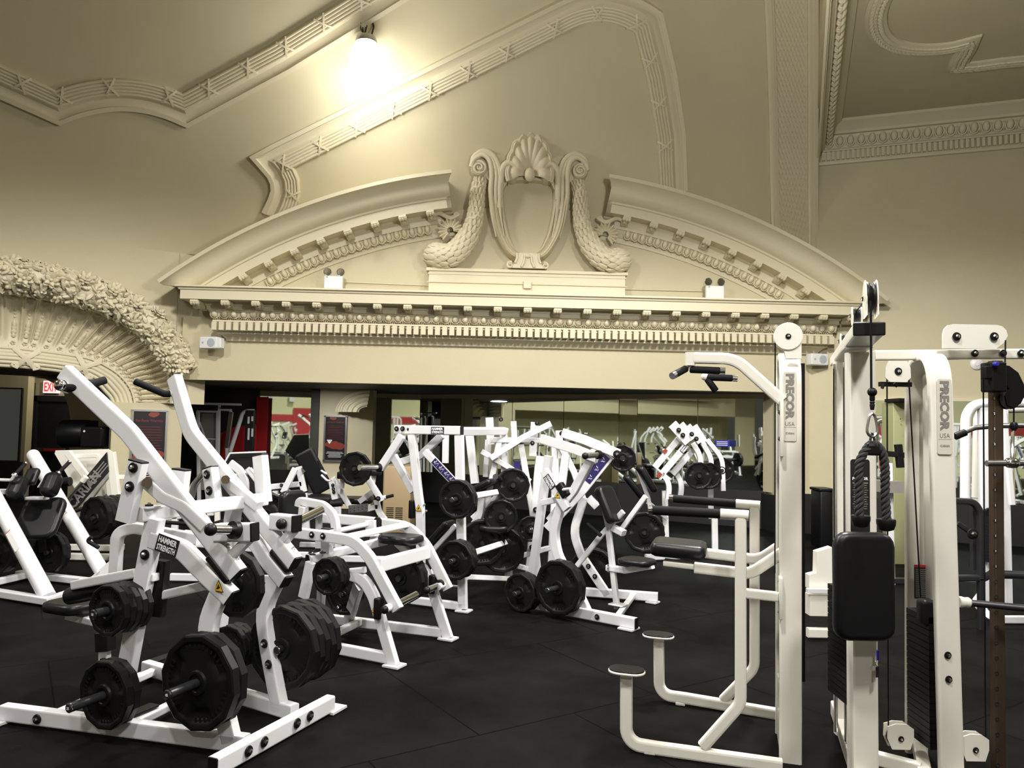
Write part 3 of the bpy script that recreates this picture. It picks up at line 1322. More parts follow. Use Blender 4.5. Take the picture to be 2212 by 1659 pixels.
# reeds
b = MB()
for k in range(5):
    t = (k + .5) / 5.6 + .1
    pts = []
    for i in range(0, NA):
        m_, n_c = mC[i], nC[i]
        pts.append(L(m_[0] * (1 - t) + n_c[0] * t, m_[1] * (1 - t) + n_c[1] * t, -.30 + .06 * math.sin(math.pi * t)))
    b.tube(pts, .034, 8)
for (C_, dd, r) in ((oC, .05, .045), (oC, .03, .06), (mC, -.29, .02)):
    b.tube([L(a, z + (.0), dd) for a, z in C_], r, 8)
pts = [L(a, z, -.34) for a, z in nC]
b.strip(pts, [(0, 0), (-.25, .0)], LN)
b.build('reeded_edge', 'trim', ARC, ang=60)
b = MB()
for i in range(0, NA - 1):
    a0, a1 = mC[i], mC[i + 1]
    n0, n1 = nC[i], nC[i + 1]
    b.add([L(*a0, -.31), L(*a1, -.31), L(*n1, -.36), L(*n0, -.36)], [(0, 1, 2, 3)])
# flat feet
for sgn in (0, -1):
    o, m_, n_c = oC[sgn], mC[sgn], nC[sgn]
    b.add([L(o[0], o[1], .06), L(m_[0], o[1], -.28), L(n_c[0], o[1], -.36), L(n_c[0], o[1], -.6), L(o[0], o[1], -.6)], [(0, 1, 2, 3, 4)])
b.build('reed_bed', 'trim', ARC)
# crossed ribbons on the reeds
for px in (58, 190):
    q0 = Lp(px, 775, -.3)[0]
    for q in (q0, 2 * QC - q0) + ((QC,) if px == 58 else ()):
        i = min(range(NA), key=lambda i: abs(mC[i][0] - q))
        m_, n_c = L(*mC[i], -.24), L(*nC[i], -.26)
        dr = (n_c - m_).normalized()
        tt = (L(*mC[min(i + 1, NA - 1)], 0) - L(*mC[i - 1], 0)).normalized()
        b = MB()
        Ln = (n_c - m_).length
        for s_ in (-1, 1):
            pts = [m_ + dr * (Ln * v) + tt * (s_ * (.16 - .32 * v) * (1 - .2 * v)) + LN * (.05 * math.sin(math.pi * v)) for v in [k / 10 for k in range(11)]]
            b.sweep(pts, [(-.008, -.035), (.008, -.035), (.014, 0), (.008, .035), (-.008, .035)], LN)
            pts = [m_ + dr * (Ln * (.72 + .25 * v)) + tt * (s_ * (.02 + .13 * math.sin(v * 2.6))) + LN * .03 for v in [k / 8 for k in range(9)]]
            b.sweep(pts, [(-.008, -.03), (.008, -.03), (.014, 0), (.008, .03), (-.008, .03)], LN)
        b.build('crossed_ribbon', 'trim', ARC)

# ---- fruit and flower garland over the arch
gP = [(0, 592), (113, 611), (226, 642), (300, 682), (352, 732), (385, 778), (398, 803)]
gC = whole([Lp(x, y, .12) for x, y in gP], 60)
G = thing('arch_garland', 'thick plaster garland of leaves and flowers arching over the left opening', 'garland', L(QC, 3.4, .1))
P3 = [L(a, z, .12) for a, z in gC]
NG = len(P3)
rd = [.245 - .06 * (abs(i - NG // 2) / (NG // 2)) ** 3 for i in range(NG)]
b = MB()
b.tube(P3, 1, 14, scale=[r * .9 for r in rd])
rnd = random.Random(3)
for i in range(NG - 1):
    t = (P3[i + 1] - P3[i])
    Ls = t.length
    t.normalize()
    N1 = perp(t, LN)
    B1 = t.cross(N1)
    cnt = int(330 * Ls) + 1
    for q in range(cnt):
        a = R_(rnd.uniform(-125, 125))
        N2 = N1 * math.cos(a) + B1 * math.sin(a)
        p = P3[i] + t * rnd.uniform(0, Ls) + N2 * rd[i] * rnd.uniform(.86, 1.0)
        dr = t * rnd.uniform(-1, 1) + (N1 * -math.sin(a) + B1 * math.cos(a)) * rnd.uniform(-1, 1)
        k = rnd.random()
        if k < .80:
            leaf(b, p, dr + N2 * rnd.uniform(-.2, .5), N2, rnd.uniform(.08, .15), rnd.uniform(.024, .042), rnd.uniform(.02, .036))
        else:
            r = rnd.uniform(.018, .034)
            b.ell(p + N2 * .015, (r, r, r), (t, N2, t.cross(N2)), 7, 5)
    if i % 5 == 2:
        a = R_(rnd.uniform(-60, 60))
        N2 = N1 * math.cos(a) + B1 * math.sin(a)
        c = P3[i] + N2 * rd[i] * 1.02
        T2 = perp(N2, t)
        for rr, cn in ((.075, 7), (.045, 5)):
            for q in range(cn):
                an = q * 2 * math.pi / cn + rr * 30
                dr = T2 * math.cos(an) + N2.cross(T2) * math.sin(an)
                leaf(b, c + dr * rr + N2 * (.07 - rr * .6), dr + N2 * .6, N2, .09, .035, .015)
        b.ell(c + N2 * .05, (.025, .025, .025), axL, 8, 6)
b.build('leaves_and_flowers', 'trim', G, ang=40)

# ---- passage and side room behind the arch
b = MB()
# inner wall with an elliptical opening, seen beyond the arch
sil = [(-260, 800), (0, 802), (60, 808), (90, 815), (120, 830), (138, 850), (148, 880), (152, 905), (150, 960), (147, 1040), (140, 1180)]
YI = 13.6
pi = [atY(x, y, YI) for x, y in sil]
pi[-1].z = 0
po = pi + [Vector((-6.0, YI, 0)), Vector((-6.0, YI, 3.2)), Vector((pi[0].x, YI, 3.2))]
b.prism(po, (0, 1, 0), .12)
struct(b.build('wall_passage', 'plaster', ang=20), 'wall with the curved opening to the side room')
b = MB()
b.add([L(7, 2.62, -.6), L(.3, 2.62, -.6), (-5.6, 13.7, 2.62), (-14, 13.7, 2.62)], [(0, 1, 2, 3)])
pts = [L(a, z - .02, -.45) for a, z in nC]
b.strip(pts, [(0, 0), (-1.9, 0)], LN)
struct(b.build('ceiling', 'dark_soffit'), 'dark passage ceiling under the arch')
b = MB()
YB = 16.2
zt = 3.1
quad(b, (-17, YB, 0), (-6.5, YB, 0), 0, zt)
quad(b, (-6.9, 13.7, 0), (-6.9, YB, 0), 0, zt)
b.add([(-17, 13.7, zt), (-6.5, 13.7, zt), (-6.5, YB, zt), (-17, YB, zt)], [(0, 1, 2, 3)])
# near wall stub with a mirror
pA, pB = atY(-150, 900, 15.2), atY(57, 900, 15.2)
b.box(((pA.x + pB.x) / 2, 15.3, zt / 2), (pB.x - pA.x, .2, zt))
struct(b.build('wall_side_room', 'plaster'), 'cream walls of the side room')
pC = atY(45, 900, 15.18)
mi += 1
bb = MB()
bb.box(((pA.x + pC.x) / 2, 15.18, 1.42), (pC.x - pA.x, .02, 1.42))
struct(bb.build('window_%d' % mi, 'mirror'), 'mirror on the side room wall')
b = MB()
for z in (.70, 2.14):
    b.box(((pA.x + pC.x) / 2, 15.17, z), (pC.x - pA.x + .04, .04, .03))
b.box((pC.x + .01, 15.17, 1.42), (.03, .04, 1.46))
b.box(((pA.x + pB.x) / 2, 15.16, .35), (pB.x - pA.x, .05, .68))
struct(b.build('trim_7', 'label_black'), 'black frame round the side room mirror')
mi += 1
a, c = atY(58, 900, YB - .05), atY(74, 900, YB - .05)
bb = MB()
bb.box(((a.x + c.x) / 2, YB - .04, 1.55), (c.x - a.x, .03, 1.5))
struct(bb.build('window_%d' % mi, 'mirror'), 'narrow mirror strip beside the exit door')
# exit door
a, c = atY(76, 900, YB), atY(168, 900, YB)
zd = atY(100, 856, YB).z
dc, dw = (a.x + c.x) / 2, c.x - a.x
b = MB()
for sx in (-1, 1):
    b.box((dc + sx * (dw / 2 - .05), YB - .07, zd / 2), (.10, .14, zd))
b.box((dc, YB - .07, zd - .05), (dw, .14, .12))
b.box((dc, YB - .03, zd - .16), (dw - .2, .05, .12))
DR = struct(b.build('door_1', 'door'), 'charcoal exit door')
b = MB()
b.box((dc, YB - .04, zd / 2 - .05), (dw - .16, .05, zd - .14))
b.build('door_leaf', 'dark_metal', DR)
b = MB()
zbar = atY(110, 971, YB).z
b.box((dc, YB - .12, zbar), (dw - .25, .08, .07))
b.build('push_bar', 'steel', DR)
b = MB()
b.box((dc + .05, YB - .165, zbar), (dw - .55, .01, .05))
b.build('push_bar_label', 'red', DR)
# exit sign
e = atY(112, 836, YB - .08)
t = thing('exit_sign', 'lit red and white exit sign above the charcoal door', 'exit sign', e - Zv * .13)
b = MB()
b.rbox(e, (.34, .26, .06), (Vector((1, 0, 0)), Zv, Vector((0, -1, 0))), .01)
b.build('housing', 'exit', t)
text('EXIT', t, 'exit_red', e + Vector((0, -.034, 0)), (1, 0, 0), Zv, .19, w=.28, bold=.02)
b = MB()
b.box(e + Vector((0, 0, -.15)), (.26, .08, .03))
b.build('canopy', 'label_black', t)

# ---- dispensers on the jamb
def disp(name, lab, x0, x1, y0, y1, Y, roundl):
    a, c = atY(x0, y0, Y), atY(x1, y1, Y)
    o = Vector(((a.x + c.x) / 2, Y, (a.z + c.z) / 2))
    w, h = c.x - a.x, a.z - c.z
    t = thing(name, lab, 'dispenser', (o.x, Y, c.z))
    b = MB()
    if roundl:
        b.lathe((a.x, Y + .02, o.z), (1, 0, 0), [(0, 0), (h * .42, 0), (h * .5, .03), (h * .5, w - .03), (h * .46, w), (0, w)], 28)
        b.box((o.x + .02, Y + .16, o.z), (w - .05, .2, h * .96))
    else:
        b.rbox(o, (w, h, .26), (Vector((1, 0, 0)), Zv, Vector((0, -1, 0))), .04)
    b.build('cover', 'black', t)
    return t, o, w, h


t, o, w, h = disp('paper_towel_dispenser', 'round black paper towel dispenser hanging beside the exit door', 135, 192, 906, 968, 12.6, True)
t, o, w, h = disp('wipe_dispenser', 'boxy black wipe dispenser right of the round one', 183, 229, 921, 968, 12.2, False)
b = MB()
b.box(o + Vector((-w * .3, -.135, h * .28)), (.03, .004, .03), (Vector((.7, 0, .7)), Vector((0, 1, 0)), Vector((-.7, 0, .7))))
b.build('badge', 'label_white', t)
b = MB()
b.box((-6.35, 12.9, 1.25), (.75, .55, .5))
struct(b.build('wall_bracket', 'wainscot'), 'dark backing behind the dispensers')


# ---- framed posters
def poster(X, Z, N, o, w, h, lab, head, mirrored, loc):
    t = thing('framed_poster', lab, 'poster', loc)
    b = MB()
    for (cx, cz, ww, hh) in ((0, h / 2, w + .04, .03), (0, -h / 2, w + .04, .03), (-w / 2, 0, .03, h), (w / 2, 0, .03, h)):
        b.box(o + X * cx + Z * cz + N * .012, (ww, hh, .025), (X, Z, N))
    b.build('frame', 'steel', t)
    b = MB()
    b.box(o + N * .006, (w, h, .008), (X, Z, N))
    b.build('print', 'poster', t)
    b = MB()
    f = -1 if mirrored else 1

    def blob(c0, z0, sx, sz, ph):
        return [o + X * (f * (c0 + sx * math.cos(a) * (1 + .12 * math.sin(2 * a + ph)))) + Z * (z0 + sz * math.sin(a) * (1 + .15 * math.sin(3 * a + ph))) + N * .0105 for a in [k * math.pi / 14 for k in range(28)]]
    zs = -.10 if not mirrored else -.14
    b.prism(blob(.10 * w, zs * h, .34 * w, .085 * h, 1), N, .001)
    b.prism(blob(-.15 * w, (zs - .03) * h, .30 * w, .075 * h, 2), N, .0012)
    b.prism(blob(.12 * w, .45 * h, .16 * w, .035 * h, 0), N, .001)
    b.build('picture', 'poster_peach', t)
    text(head, t, 'poster_red', o + Z * .36 * h, X * f, Z, .05 * h, w=.8 * w, bold=.03, thick=.011 * f)
    b = MB()
    rr = random.Random(5)
    for k in range(9):
        ww = w * rr.uniform(.5, .82)
        b.box(o + Z * (h * (.28 - .036 * k)) + N * .011, (ww, .008 * h, .001), (X, Z, N))
    b.build('small_print', 'poster_red', t)
    b = MB()
    for k in range(5):
        b.box(o + Z * (-h * (.30 + .028 * k)) + N * .011, (w * rr.uniform(.5, .85), .007 * h, .001), (X, Z, N))
    b.build('small_print', 'label_white', t)
    b = MB()
    ox = .26 * w * f
    zt_ = -.20 * h if not mirrored else -.06 * h
    b.prism([o + X * (ox - .10 * w) + Z * zt_ + N * .012, o + X * (ox + .10 * w) + Z * zt_ + N * .012, o + X * ox + Z * (zt_ - .06 * h) + N * .012], N, .001)
    b.box(o + X * ox + Z * (zt_ + .02 * h) + N * .012, (.24 * w, .022 * h, .001), (X, Z, N))
    b.build('triangle_mark', 'label_white', t)
    return t


a, c = Lp(287, 886, -.03), Lp(361, 886, -.03)
zt_, zb_ = 1.72, .58
o = L((a[0] + c[0]) / 2, (zt_ + zb_) / 2, -.045)
poster(-LD, Zv, LN, o, abs(a[0] - c[0]), zt_ - zb_, 'black and red re-rack weights poster on the pier beside the arch', 'Re-Rack Weights', False, o)
# solid stand-in for the reflected pier and its reversed poster
YP = 14.3
a, c = atY(690, 900, YP), atY(806, 900, YP)
b = MB()
b.box(((a.x + c.x) / 2, YP + .15, ZA / 2), (c.x - a.x, .3, ZA))
struct(b.build('wall_pier', 'plaster', ang=20), 'pier built in place of a reflection inside the alcove')
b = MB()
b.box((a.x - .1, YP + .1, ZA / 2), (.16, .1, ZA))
struct(b.build('trim_8', 'dark_soffit'), 'dark edge beside the stand-in alcove pier')
a, c = atY(703, 900, YP), atY(749, 900, YP)
zt_, zb_ = atY(726, 899, YP).z, atY(726, 996, YP).z
o = Vector(((a.x + c.x) / 2, YP - .01, (zt_ + zb_) / 2))
poster(Vector((1, 0, 0)), Zv, Vector((0, -1, 0)), o, c.x - a.x, zt_ - zb_, 'narrow black and red poster on the pier inside the alcove', 'Re-Rack Weights', True, o)
# corbel on that pier, standing in for the reflected flutes of the arch
b = MB()
c0 = atY(738, 890, YP - .1)


def corb(u, v):
    a = R_(180 + 90 * v) if False else R_(90 * v)
    r = .16 + .5 * u
    d = .05 * math.cos(u * 9 * math.pi) * .5
    return Vector((c0.x + .52 - r * math.cos(a) * .95, c0.y - .02 - .25 * (1 - u) + d, c0.z + r * math.sin(a) * .62))


b.grid(corb, 40, 10)
struct(b.build('trim_9', 'trim', ang=60), 'fluted corbel standing in for the reflected end of the arch')

# ---- other walls of the hall (seen in the mirrors)
QE = 2 * QC
ce = L(QE + .05, 0, 0)
ang = R_(88)
T = Matrix.Rotation(ang, 4, 'Z')
anchor = W(SM + 5.1, 0, 0)
Tm = Matrix.Translation(ce) @ T @ Matrix.Translation(-anchor)
for o in [o for o in list(COL.objects) if o.name.split('.')[0] in ('trim_2', 'trim_3', 'trim_4') and o.parent is None]:
    c = o.copy()
    c.name = 'trim_' + str(10 + int(o.name[5]))
    c['label'] = {'2': 'long cornice on the left side of the hall', '3': 'curved pediment half far on the left side of the hall', '4': 'curved pediment half near the arch on the left side of the hall'}[o.name[5]]
    COL.objects.link(c)
    c.matrix_world = Tm
    for h in o.children:
        d = h.copy()
        COL.objects.link(d)
        d.parent = c
        d.matrix_parent_inverse = h.matrix_parent_inverse
d2 = Vector((-math.cos(ang), -math.sin(ang), 0))
pe = ce + d2 * 13
b = MB()
quad(b, ce, pe, 2.2, 5.2)
quad(b, ce + (pe - ce) * .9, pe, 0, 5.2)
quad(b, ce, ce + (pe - ce) * .07, 0, 2.2)
struct(b.build('wall_left', 'plaster'), 'cream side wall of the hall left of the arch')
b = MB()
e2 = Vector((ce.x - 2.2, ce.y - .5, 0))
quad(b, e2, e2 + d2 * 13, 0, 2.4)
struct(b.build('wall_left', 'yellowwall'), 'yellow recess wall on the left side of the hall')
b = MB()
quad(b, (pe.x - 2, -9, 0), (13.5, -9, 0), 0, 5.2)
struct(b.build('wall_back', 'yellowwall'), 'yellow back wall behind the viewer')
b = MB()
slab(b, (13, -8.95), (pe.x - 2, -8.95), 1.6, 1.95, .05)
slab(b, (2, -8.93), (-.4, -8.93), 0, 2.3, .05)
struct(b.build('trim_20', 'red'), 'red band on the back wall')
e3 = RC + RD * 9
b = MB()
quad(b, e3, (13.5, -9, 0), 0, 6.5)
struct(b.build('wall_side', 'yellowwall'), 'yellow wall on the right side behind the viewer')

# ================================================================ CEILING MOULDINGS
def vpath(pts, corner_fil=0):
    """pixels -> dense path on the vault, with normals"""
    out = []
    for (x, y) in pts:
        out.append(vault(x, y)[0])
    return out


def dens(px, step=22):
    out = []
    for i in range(len(px) - 1):
        (x0, y0), (x1, y1) = px[i], px[i + 1]
        n = max(1, int(math.hypot(x1 - x0, y1 - y0) / step))
        for k in range(n):
            out.append((x0 + (x1 - x0) * k / n, y0 + (y1 - y0) * k / n))
    out.append(px[-1])
    return out


def arc_px(p0, p1, bulge, n=10):
    (x0, y0), (x1, y1) = p0, p1
    dx, dy = x1 - x0, y1 - y0
    out = []
    for k in range(1, n):
        t = k / n
        h = 4 * t * (1 - t) * bulge
        out.append((x0 + dx * t - dy * h, y0 + dy * t + dx * h))
    return out


def mould(name, px, prof, m, parent=None, flip=1, label=None):
    P_, N_ = [], []
    for x, y in px:
        p, n = vault(x, y)
        P_.append(p)
        N_.append(n)
    b = MB()
    b.sweep(P_, [(h, flip * u) for (u, h) in prof], N_, caps=True)
    o = b.build(name, m, parent, ang=32)
    return o, P_, N_


# profile (u across, h above surface)
frame_prof = [(-.19, -.05), (-.19, .10), (-.13, .10), (-.12, .07), (-.09, .05), (-.05, .035), (-.02, .03)]
for k in range(5):
    for q in range(5):
        a = math.pi * (1 - q / 4)
        frame_prof.append((.02 + .022 + k * .044 + .02 * math.cos(a), .075 + .02 * math.sin(a)))
frame_prof += [(.25, .03), (.25, -.05)]


def cross_ribbons(P_, N_, par, every, flip=1, c=.13, start=.5):
    acc = every * start
    for i in range(1, len(P_) - 1):
        acc += (P_[i] - P_[i - 1]).length
        if acc > every:
            acc = 0
            t = (P_[i + 1] - P_[i - 1]).normalized()
            a = perp(t, N_[i])
            u = t.cross(a) * flip
            o = P_[i] + u * c
            b = MB()
            for s_ in (-1, 1):
                pts = [o + t * (s_ * .085 * v) + u * (.115 * v) + a * (.103 - .028 * v * v) for v in [k / 4 - 1 for k in range(9)]]
                b.sweep(pts, [(-.007, -.014), (.010, -.014), (.010, .014), (-.007, .014)], a)
            b.build('crossed_ribbon', 'trim', par)


pxA = dens([(-60, 150), (0, 180), (128, 238)]) + arc_px((128, 238), (402, 243), -.115, 14) + dens([(402, 243), (612, 128), (815, 0), (985, -110)])
o, P_, N_ = mould('trim_30', pxA, frame_prof, 'trim', flip=-1)
struct(o, 'reeded ceiling moulding at the upper left')
cross_ribbons(P_, N_, o, .62, flip=-1, start=.2)
pxB = dens([(592, 470), (606, 440)])[:-1] + [(606, 440), (614, 415), (612, 390), (602, 368), (584, 347)]
pxB += dens([(584, 347), (900, 186), (1212, 28)])[1:] + arc_px((1212, 28), (1404, 42), -.16, 10) + dens([(1404, 42), (1432, 160), (1452, 290), (1457, 415)], 18)
o, P_, N_ = mould('trim_31', pxB, frame_prof, 'trim', flip=1)
struct(o, 'reeded panel moulding above the pediment')
cross_ribbons(P_, N_, o, .62, flip=1, start=.3)

# ---- rib with overlapping scales
ribL = [(1664, 500), (1661, 380), (1659, 250), (1655, 120), (1650, 0), (1646, -100)]
ribR = [(1763, 545), (1763, 380), (1764, 250), (1765, 120), (1766, 0), (1767, -100)]


def ribpt(u, v, h=0):
    t = v * 5
    i = min(int(t), 4)
    f = t - i
    a = (ribL[i][0] * (1 - f) + ribL[i + 1][0] * f, ribL[i][1] * (1 - f) + ribL[i + 1][1] * f)
    c = (ribR[i][0] * (1 - f) + ribR[i + 1][0] * f, ribR[i][1] * (1 - f) + ribR[i + 1][1] * f)
    return a[0] * (1 - u) + c[0] * u, a[1] * (1 - u) + c[1] * u


NRV = 24
rows = []
for j in range(NRV + 1):
    v = j / NRV
    pl_, nl = vault(*ribpt(0, v))
    pr_, nr = vault(*ribpt(1, v))
    rows.append((pl_, pr_, nl))


def ribP(u, v, h):
    t = v * NRV
    i = min(int(t), NRV - 1)
    f = t - i
    a = rows[i][0] * (1 - f) + rows[i + 1][0] * f
    c = rows[i][1] * (1 - f) + rows[i + 1][1] * f
    n = (rows[i][2] * (1 - f) + rows[i + 1][2] * f).normalized()
    return a * (1 - u) + c * u + n * h


rp = [(0, -.02), (0, .06), (.04, .07), (.06, .10), (.12, .10), (.13, .08), (.17, .08), (.18, .06), (.185, .045), (.79, .045), (.80, .07), (.83, .08), (.85, .11), (.90, .11), (.91, .13), (.98, .13), (1, .10), (1, -.02)]
b = MB()
vs = [ribP(u, j / NRV, h) for j in range(NRV + 1) for (u, h) in rp]
k = len(rp)
b.add(vs, [(j * k + i, j * k + i + 1, (j + 1) * k + i + 1, (j + 1) * k + i) for j in range(NRV) for i in range(k - 1)])
RIB = struct(b.build('trim_32', 'trim', ang=30), 'wide vertical rib covered with scales')
b = MB()
NS = 58
for j in range(NS):
    for i in range(8):
        u = .19 + .60 * ((i + .5 + (.5 if j % 2 else 0)) / 8.5)
        v = (j + .5) / NS
        w_ = .60 / 8.5 * .5
        pts = []
        for q in range(9):
            a = math.pi * q / 8
            pts.append(ribP(u + w_ * math.cos(a), min(1, max(0, v - (.55 + .8 * math.sin(a)) / NS + .9 / NS)), .050))
        b.tube(pts, .007, 5)
        b.grid(lambda p, q: ribP(u + w_ * .8 * (2 * p - 1), min(1, max(0, v + .3 / NS - (1.0 * q * math.sqrt(max(0, 1 - (2 * p - 1) ** 2))) / NS)), .045 + .016 * q * (1 - (2 * p - 1) ** 2)), 4, 2)
b.build('scale_pattern', 'trim', RIB, ang=50)

# ---- cornice of the low ceiling (right)
b = MB()
Zr = Vector((0, 0, ZR))
cprof = [(0, -.62), (.03, -.61), (.04, -.57), (.05, -.57), (.05, -.42), (.09, -.42), (.10, -.40), (.12, -.39), (.12, -.37), (.18, -.20), (.22, -.19), (.22, -.15), (.25, -.12), (.33, -.06), (.36, -.04), (.36, 0)]
vs = []
inner = (RN + (FD * -1) * 0)
side2 = Vector((-FD.y, FD.x, 0))
if side2.x < 0:
    side2 = -side2
for (d, z) in cprof:
    # three stations: far right, the corner, along the fascia toward the viewer
    cr_ = RC + Zr
    # offset corner: on both offset lines
    A = Matrix(((RN.x, RN.y), (side2.x, side2.y)))
    off = A.inverted() @ Vector((d, d))
    vs += [cr_ + RD * 9 + RN * d + Zv * z, cr_ + Vector((off.x, off.y, 0)) + Zv * z, cr_ + FD * 13 + side2 * d + Zv * z]
n = len(cprof)
b.add(vs, [(i * 3 + q, i * 3 + q + 1, i * 3 + 4 + q, i * 3 + 3 + q) for i in range(n - 1) for q in range(2)])
RCN = struct(b.build('trim_33', 'trim', ang=30), 'cornice of the lower ceiling at the right')
b = MB()
b2 = MB()
k = 0
while k * .155 < 8.5:
    o = RC + Zr + RD * (.18 + k * .155) + RN * .165 + Zv * -.29
    Yv = (Zv + RN * .3).normalized()
    egg(b, o, RD, Yv, (RN - Zv * .3).normalized(), .15, .17, .045)
    k += 1
for k in range(30):
    o = RC + Zr + FD * (.35 + k * .16) + side2 * .17 + Zv * -.29
    egg(b, o, FD, (Zv + side2 * .3).normalized(), (side2 - Zv * .3).normalized(), .15, .17, .045)
b.build('egg_and_dart_band', 'trim', RCN)
for k in range(118):
    b2.box(RC + Zr + RD * (.1 + k * .072) + RN * .075 + Zv * -.495, (.046, .06, .13), (RD, RN, Zv))
b2.build('dentil_band', 'trim', RCN)
# laurel moulding on the low ceiling
plc = Pl((0, 0, ZR), (0, 0, -1))
lau = [plc(x, y) for x, y in ([(1935, -60), (1905, -10), (1892, 30), (1897, 65), (1918, 88), (1950, 100), (1998, 104), (2050, 100), (2092, 90)])]
lau = smooth_curve(lau, 40) + [plc(2085, 108), plc(2074, 125), plc(2068, 143)] + [plc(x, y) for x, y in ((2110, 140), (2160, 133), (2212, 128), (2300, 118))]
b = MB()
lp = [Vector(p) for p in lau]
b.sweep(lp, [(0, -.12), (.03, -.12), (.05, -.08), (.03, -.05), (.07, 0), (.03, .05), (.05, .08), (.03, .12), (0, .12)], Vector((0, 0, -1)))
LM = struct(b.build('trim_34', 'trim', ang=50), 'curling laurel moulding on the low ceiling')
b = MB()
acc = 0
for i in range(1, len(lp)):
    seg = lp[i] - lp[i - 1]
    n_ = max(1, int(seg.length / .06))
    t = seg.normalized()
    B1 = t.cross(Vector((0, 0, -1)))
    for q in range(n_):
        o = lp[i - 1] + seg * (q / n_)
        for sx in (-1, 0, 1):
            leaf(b, o + B1 * .05 * sx + Vector((0, 0, -.05)), t + B1 * .35 * sx, Vector((0, 0, -1)), .11, .026, .022)
b.build('laurel_leaves', 'trim', LM, ang=40)

# ---- the big lamp
pc, nc = vault(802, 46)
YL = pc.y
LT = atY(791, 88, YL)
LB = atY(791, 178, YL)
cx_ = atY(790, 130, YL)
hgt = LT.z - LB.z
lx = cx_.x
t = thing('high_bay_lamp', 'glowing white high bay lamp hanging from the vault', 'lamp', (lx, YL, LB.z))
rr = .27
b = MB()
b.lathe((lx, YL, LB.z), (0, 0, 1), [(0, 0), (rr * .9, .0), (rr * 1.02, .02), (rr, .10), (rr * .86, hgt * .45), (rr * .68, hgt * .78), (rr * .52, hgt * .98), (0, hgt * .99)], 40)
b.build('shade', 'lamp_glass', t)
b = MB()
b.lathe((lx, YL, LB.z), (0, 0, 1), [(rr * .56, hgt * .93), (rr * .58, hgt * .96), (rr * .5, hgt * 1.08), (rr * .2, hgt * 1.14), (0, hgt * 1.14)], 32)
b.build('collar', 'steel', t)
top_ = vault(802, 40)[0]
b = MB()
b.tube([Vector((lx + .07, YL, LB.z + hgt * 1.12)), Vector((lx + .10, YL, LB.z + hgt * 1.35)), top_ + Vector((0, 0, 0))], .012, 6, fil=.05)
b.ell(top_, (.05, .05, .04), None, 8, 6)
b.build('hanging_rod', 'label_black', t)
b = MB()
for q in range(3):
    o = Vector((lx - .03 + .0, YL - .05, LB.z + hgt * 1.12))
    b.tube([o + Vector(((.01 + .035 * math.sin(math.pi * v)) * math.cos(q * 2 + 2 * math.pi * 0) * (1 if w_ else -1), .02 * q, .26 * math.sin(math.pi * v / 1) if False else .26 * v)) for w_ in (1,) for v in [k / 8 for k in range(9)]] +
           [o + Vector((-(.01 + .035 * math.sin(math.pi * v)) * math.cos(q * 2), .02 * q, .26 * v)) for v in [1 - k / 8 for k in range(9)]], .007, 5)
b.build('coiled_cord', 'label_black', t)
point_light('lamp_light', (lx, YL - .1, LB.z - .35), 85, r=.2)
# ================================================================ MACHINE PARTS
def meshof(b, name, m, ang=35):
    o = b.build(name, m, None, ang)
    me = o.data
    bpy.data.objects.remove(o)
    return me


_b = MB()
_b.lathe((0, 0, 0), (0, 0, 1), [(.001, 0), (.021, .0), (.023, .003), (.021, .008), (.010, .010), (0, .010)], 20)
ME_BOLT = meshof(_b, 'bolt', 'rubber')
_b = MB()
_b.lathe((0, 0, .010), (0, 0, 1), [(.011, 0), (.011, .005), (.006, .009), (0, .009)], 6)
ME_NUT = meshof(_b, 'bolt_head', 'chrome')
_b = MB()
_b.lathe((0, 0, 0), (0, 0, 1), [(.012, 0), (.012, .004), (.009, .006), (.009, .012), (.004, .014), (0, .014)], 8)
ME_SMALL = meshof(_b, 'screw', 'chrome')


def zto(n):
    n = Vector(n).normalized()
    return n.to_track_quat('Z', 'Y').to_matrix().to_4x4()


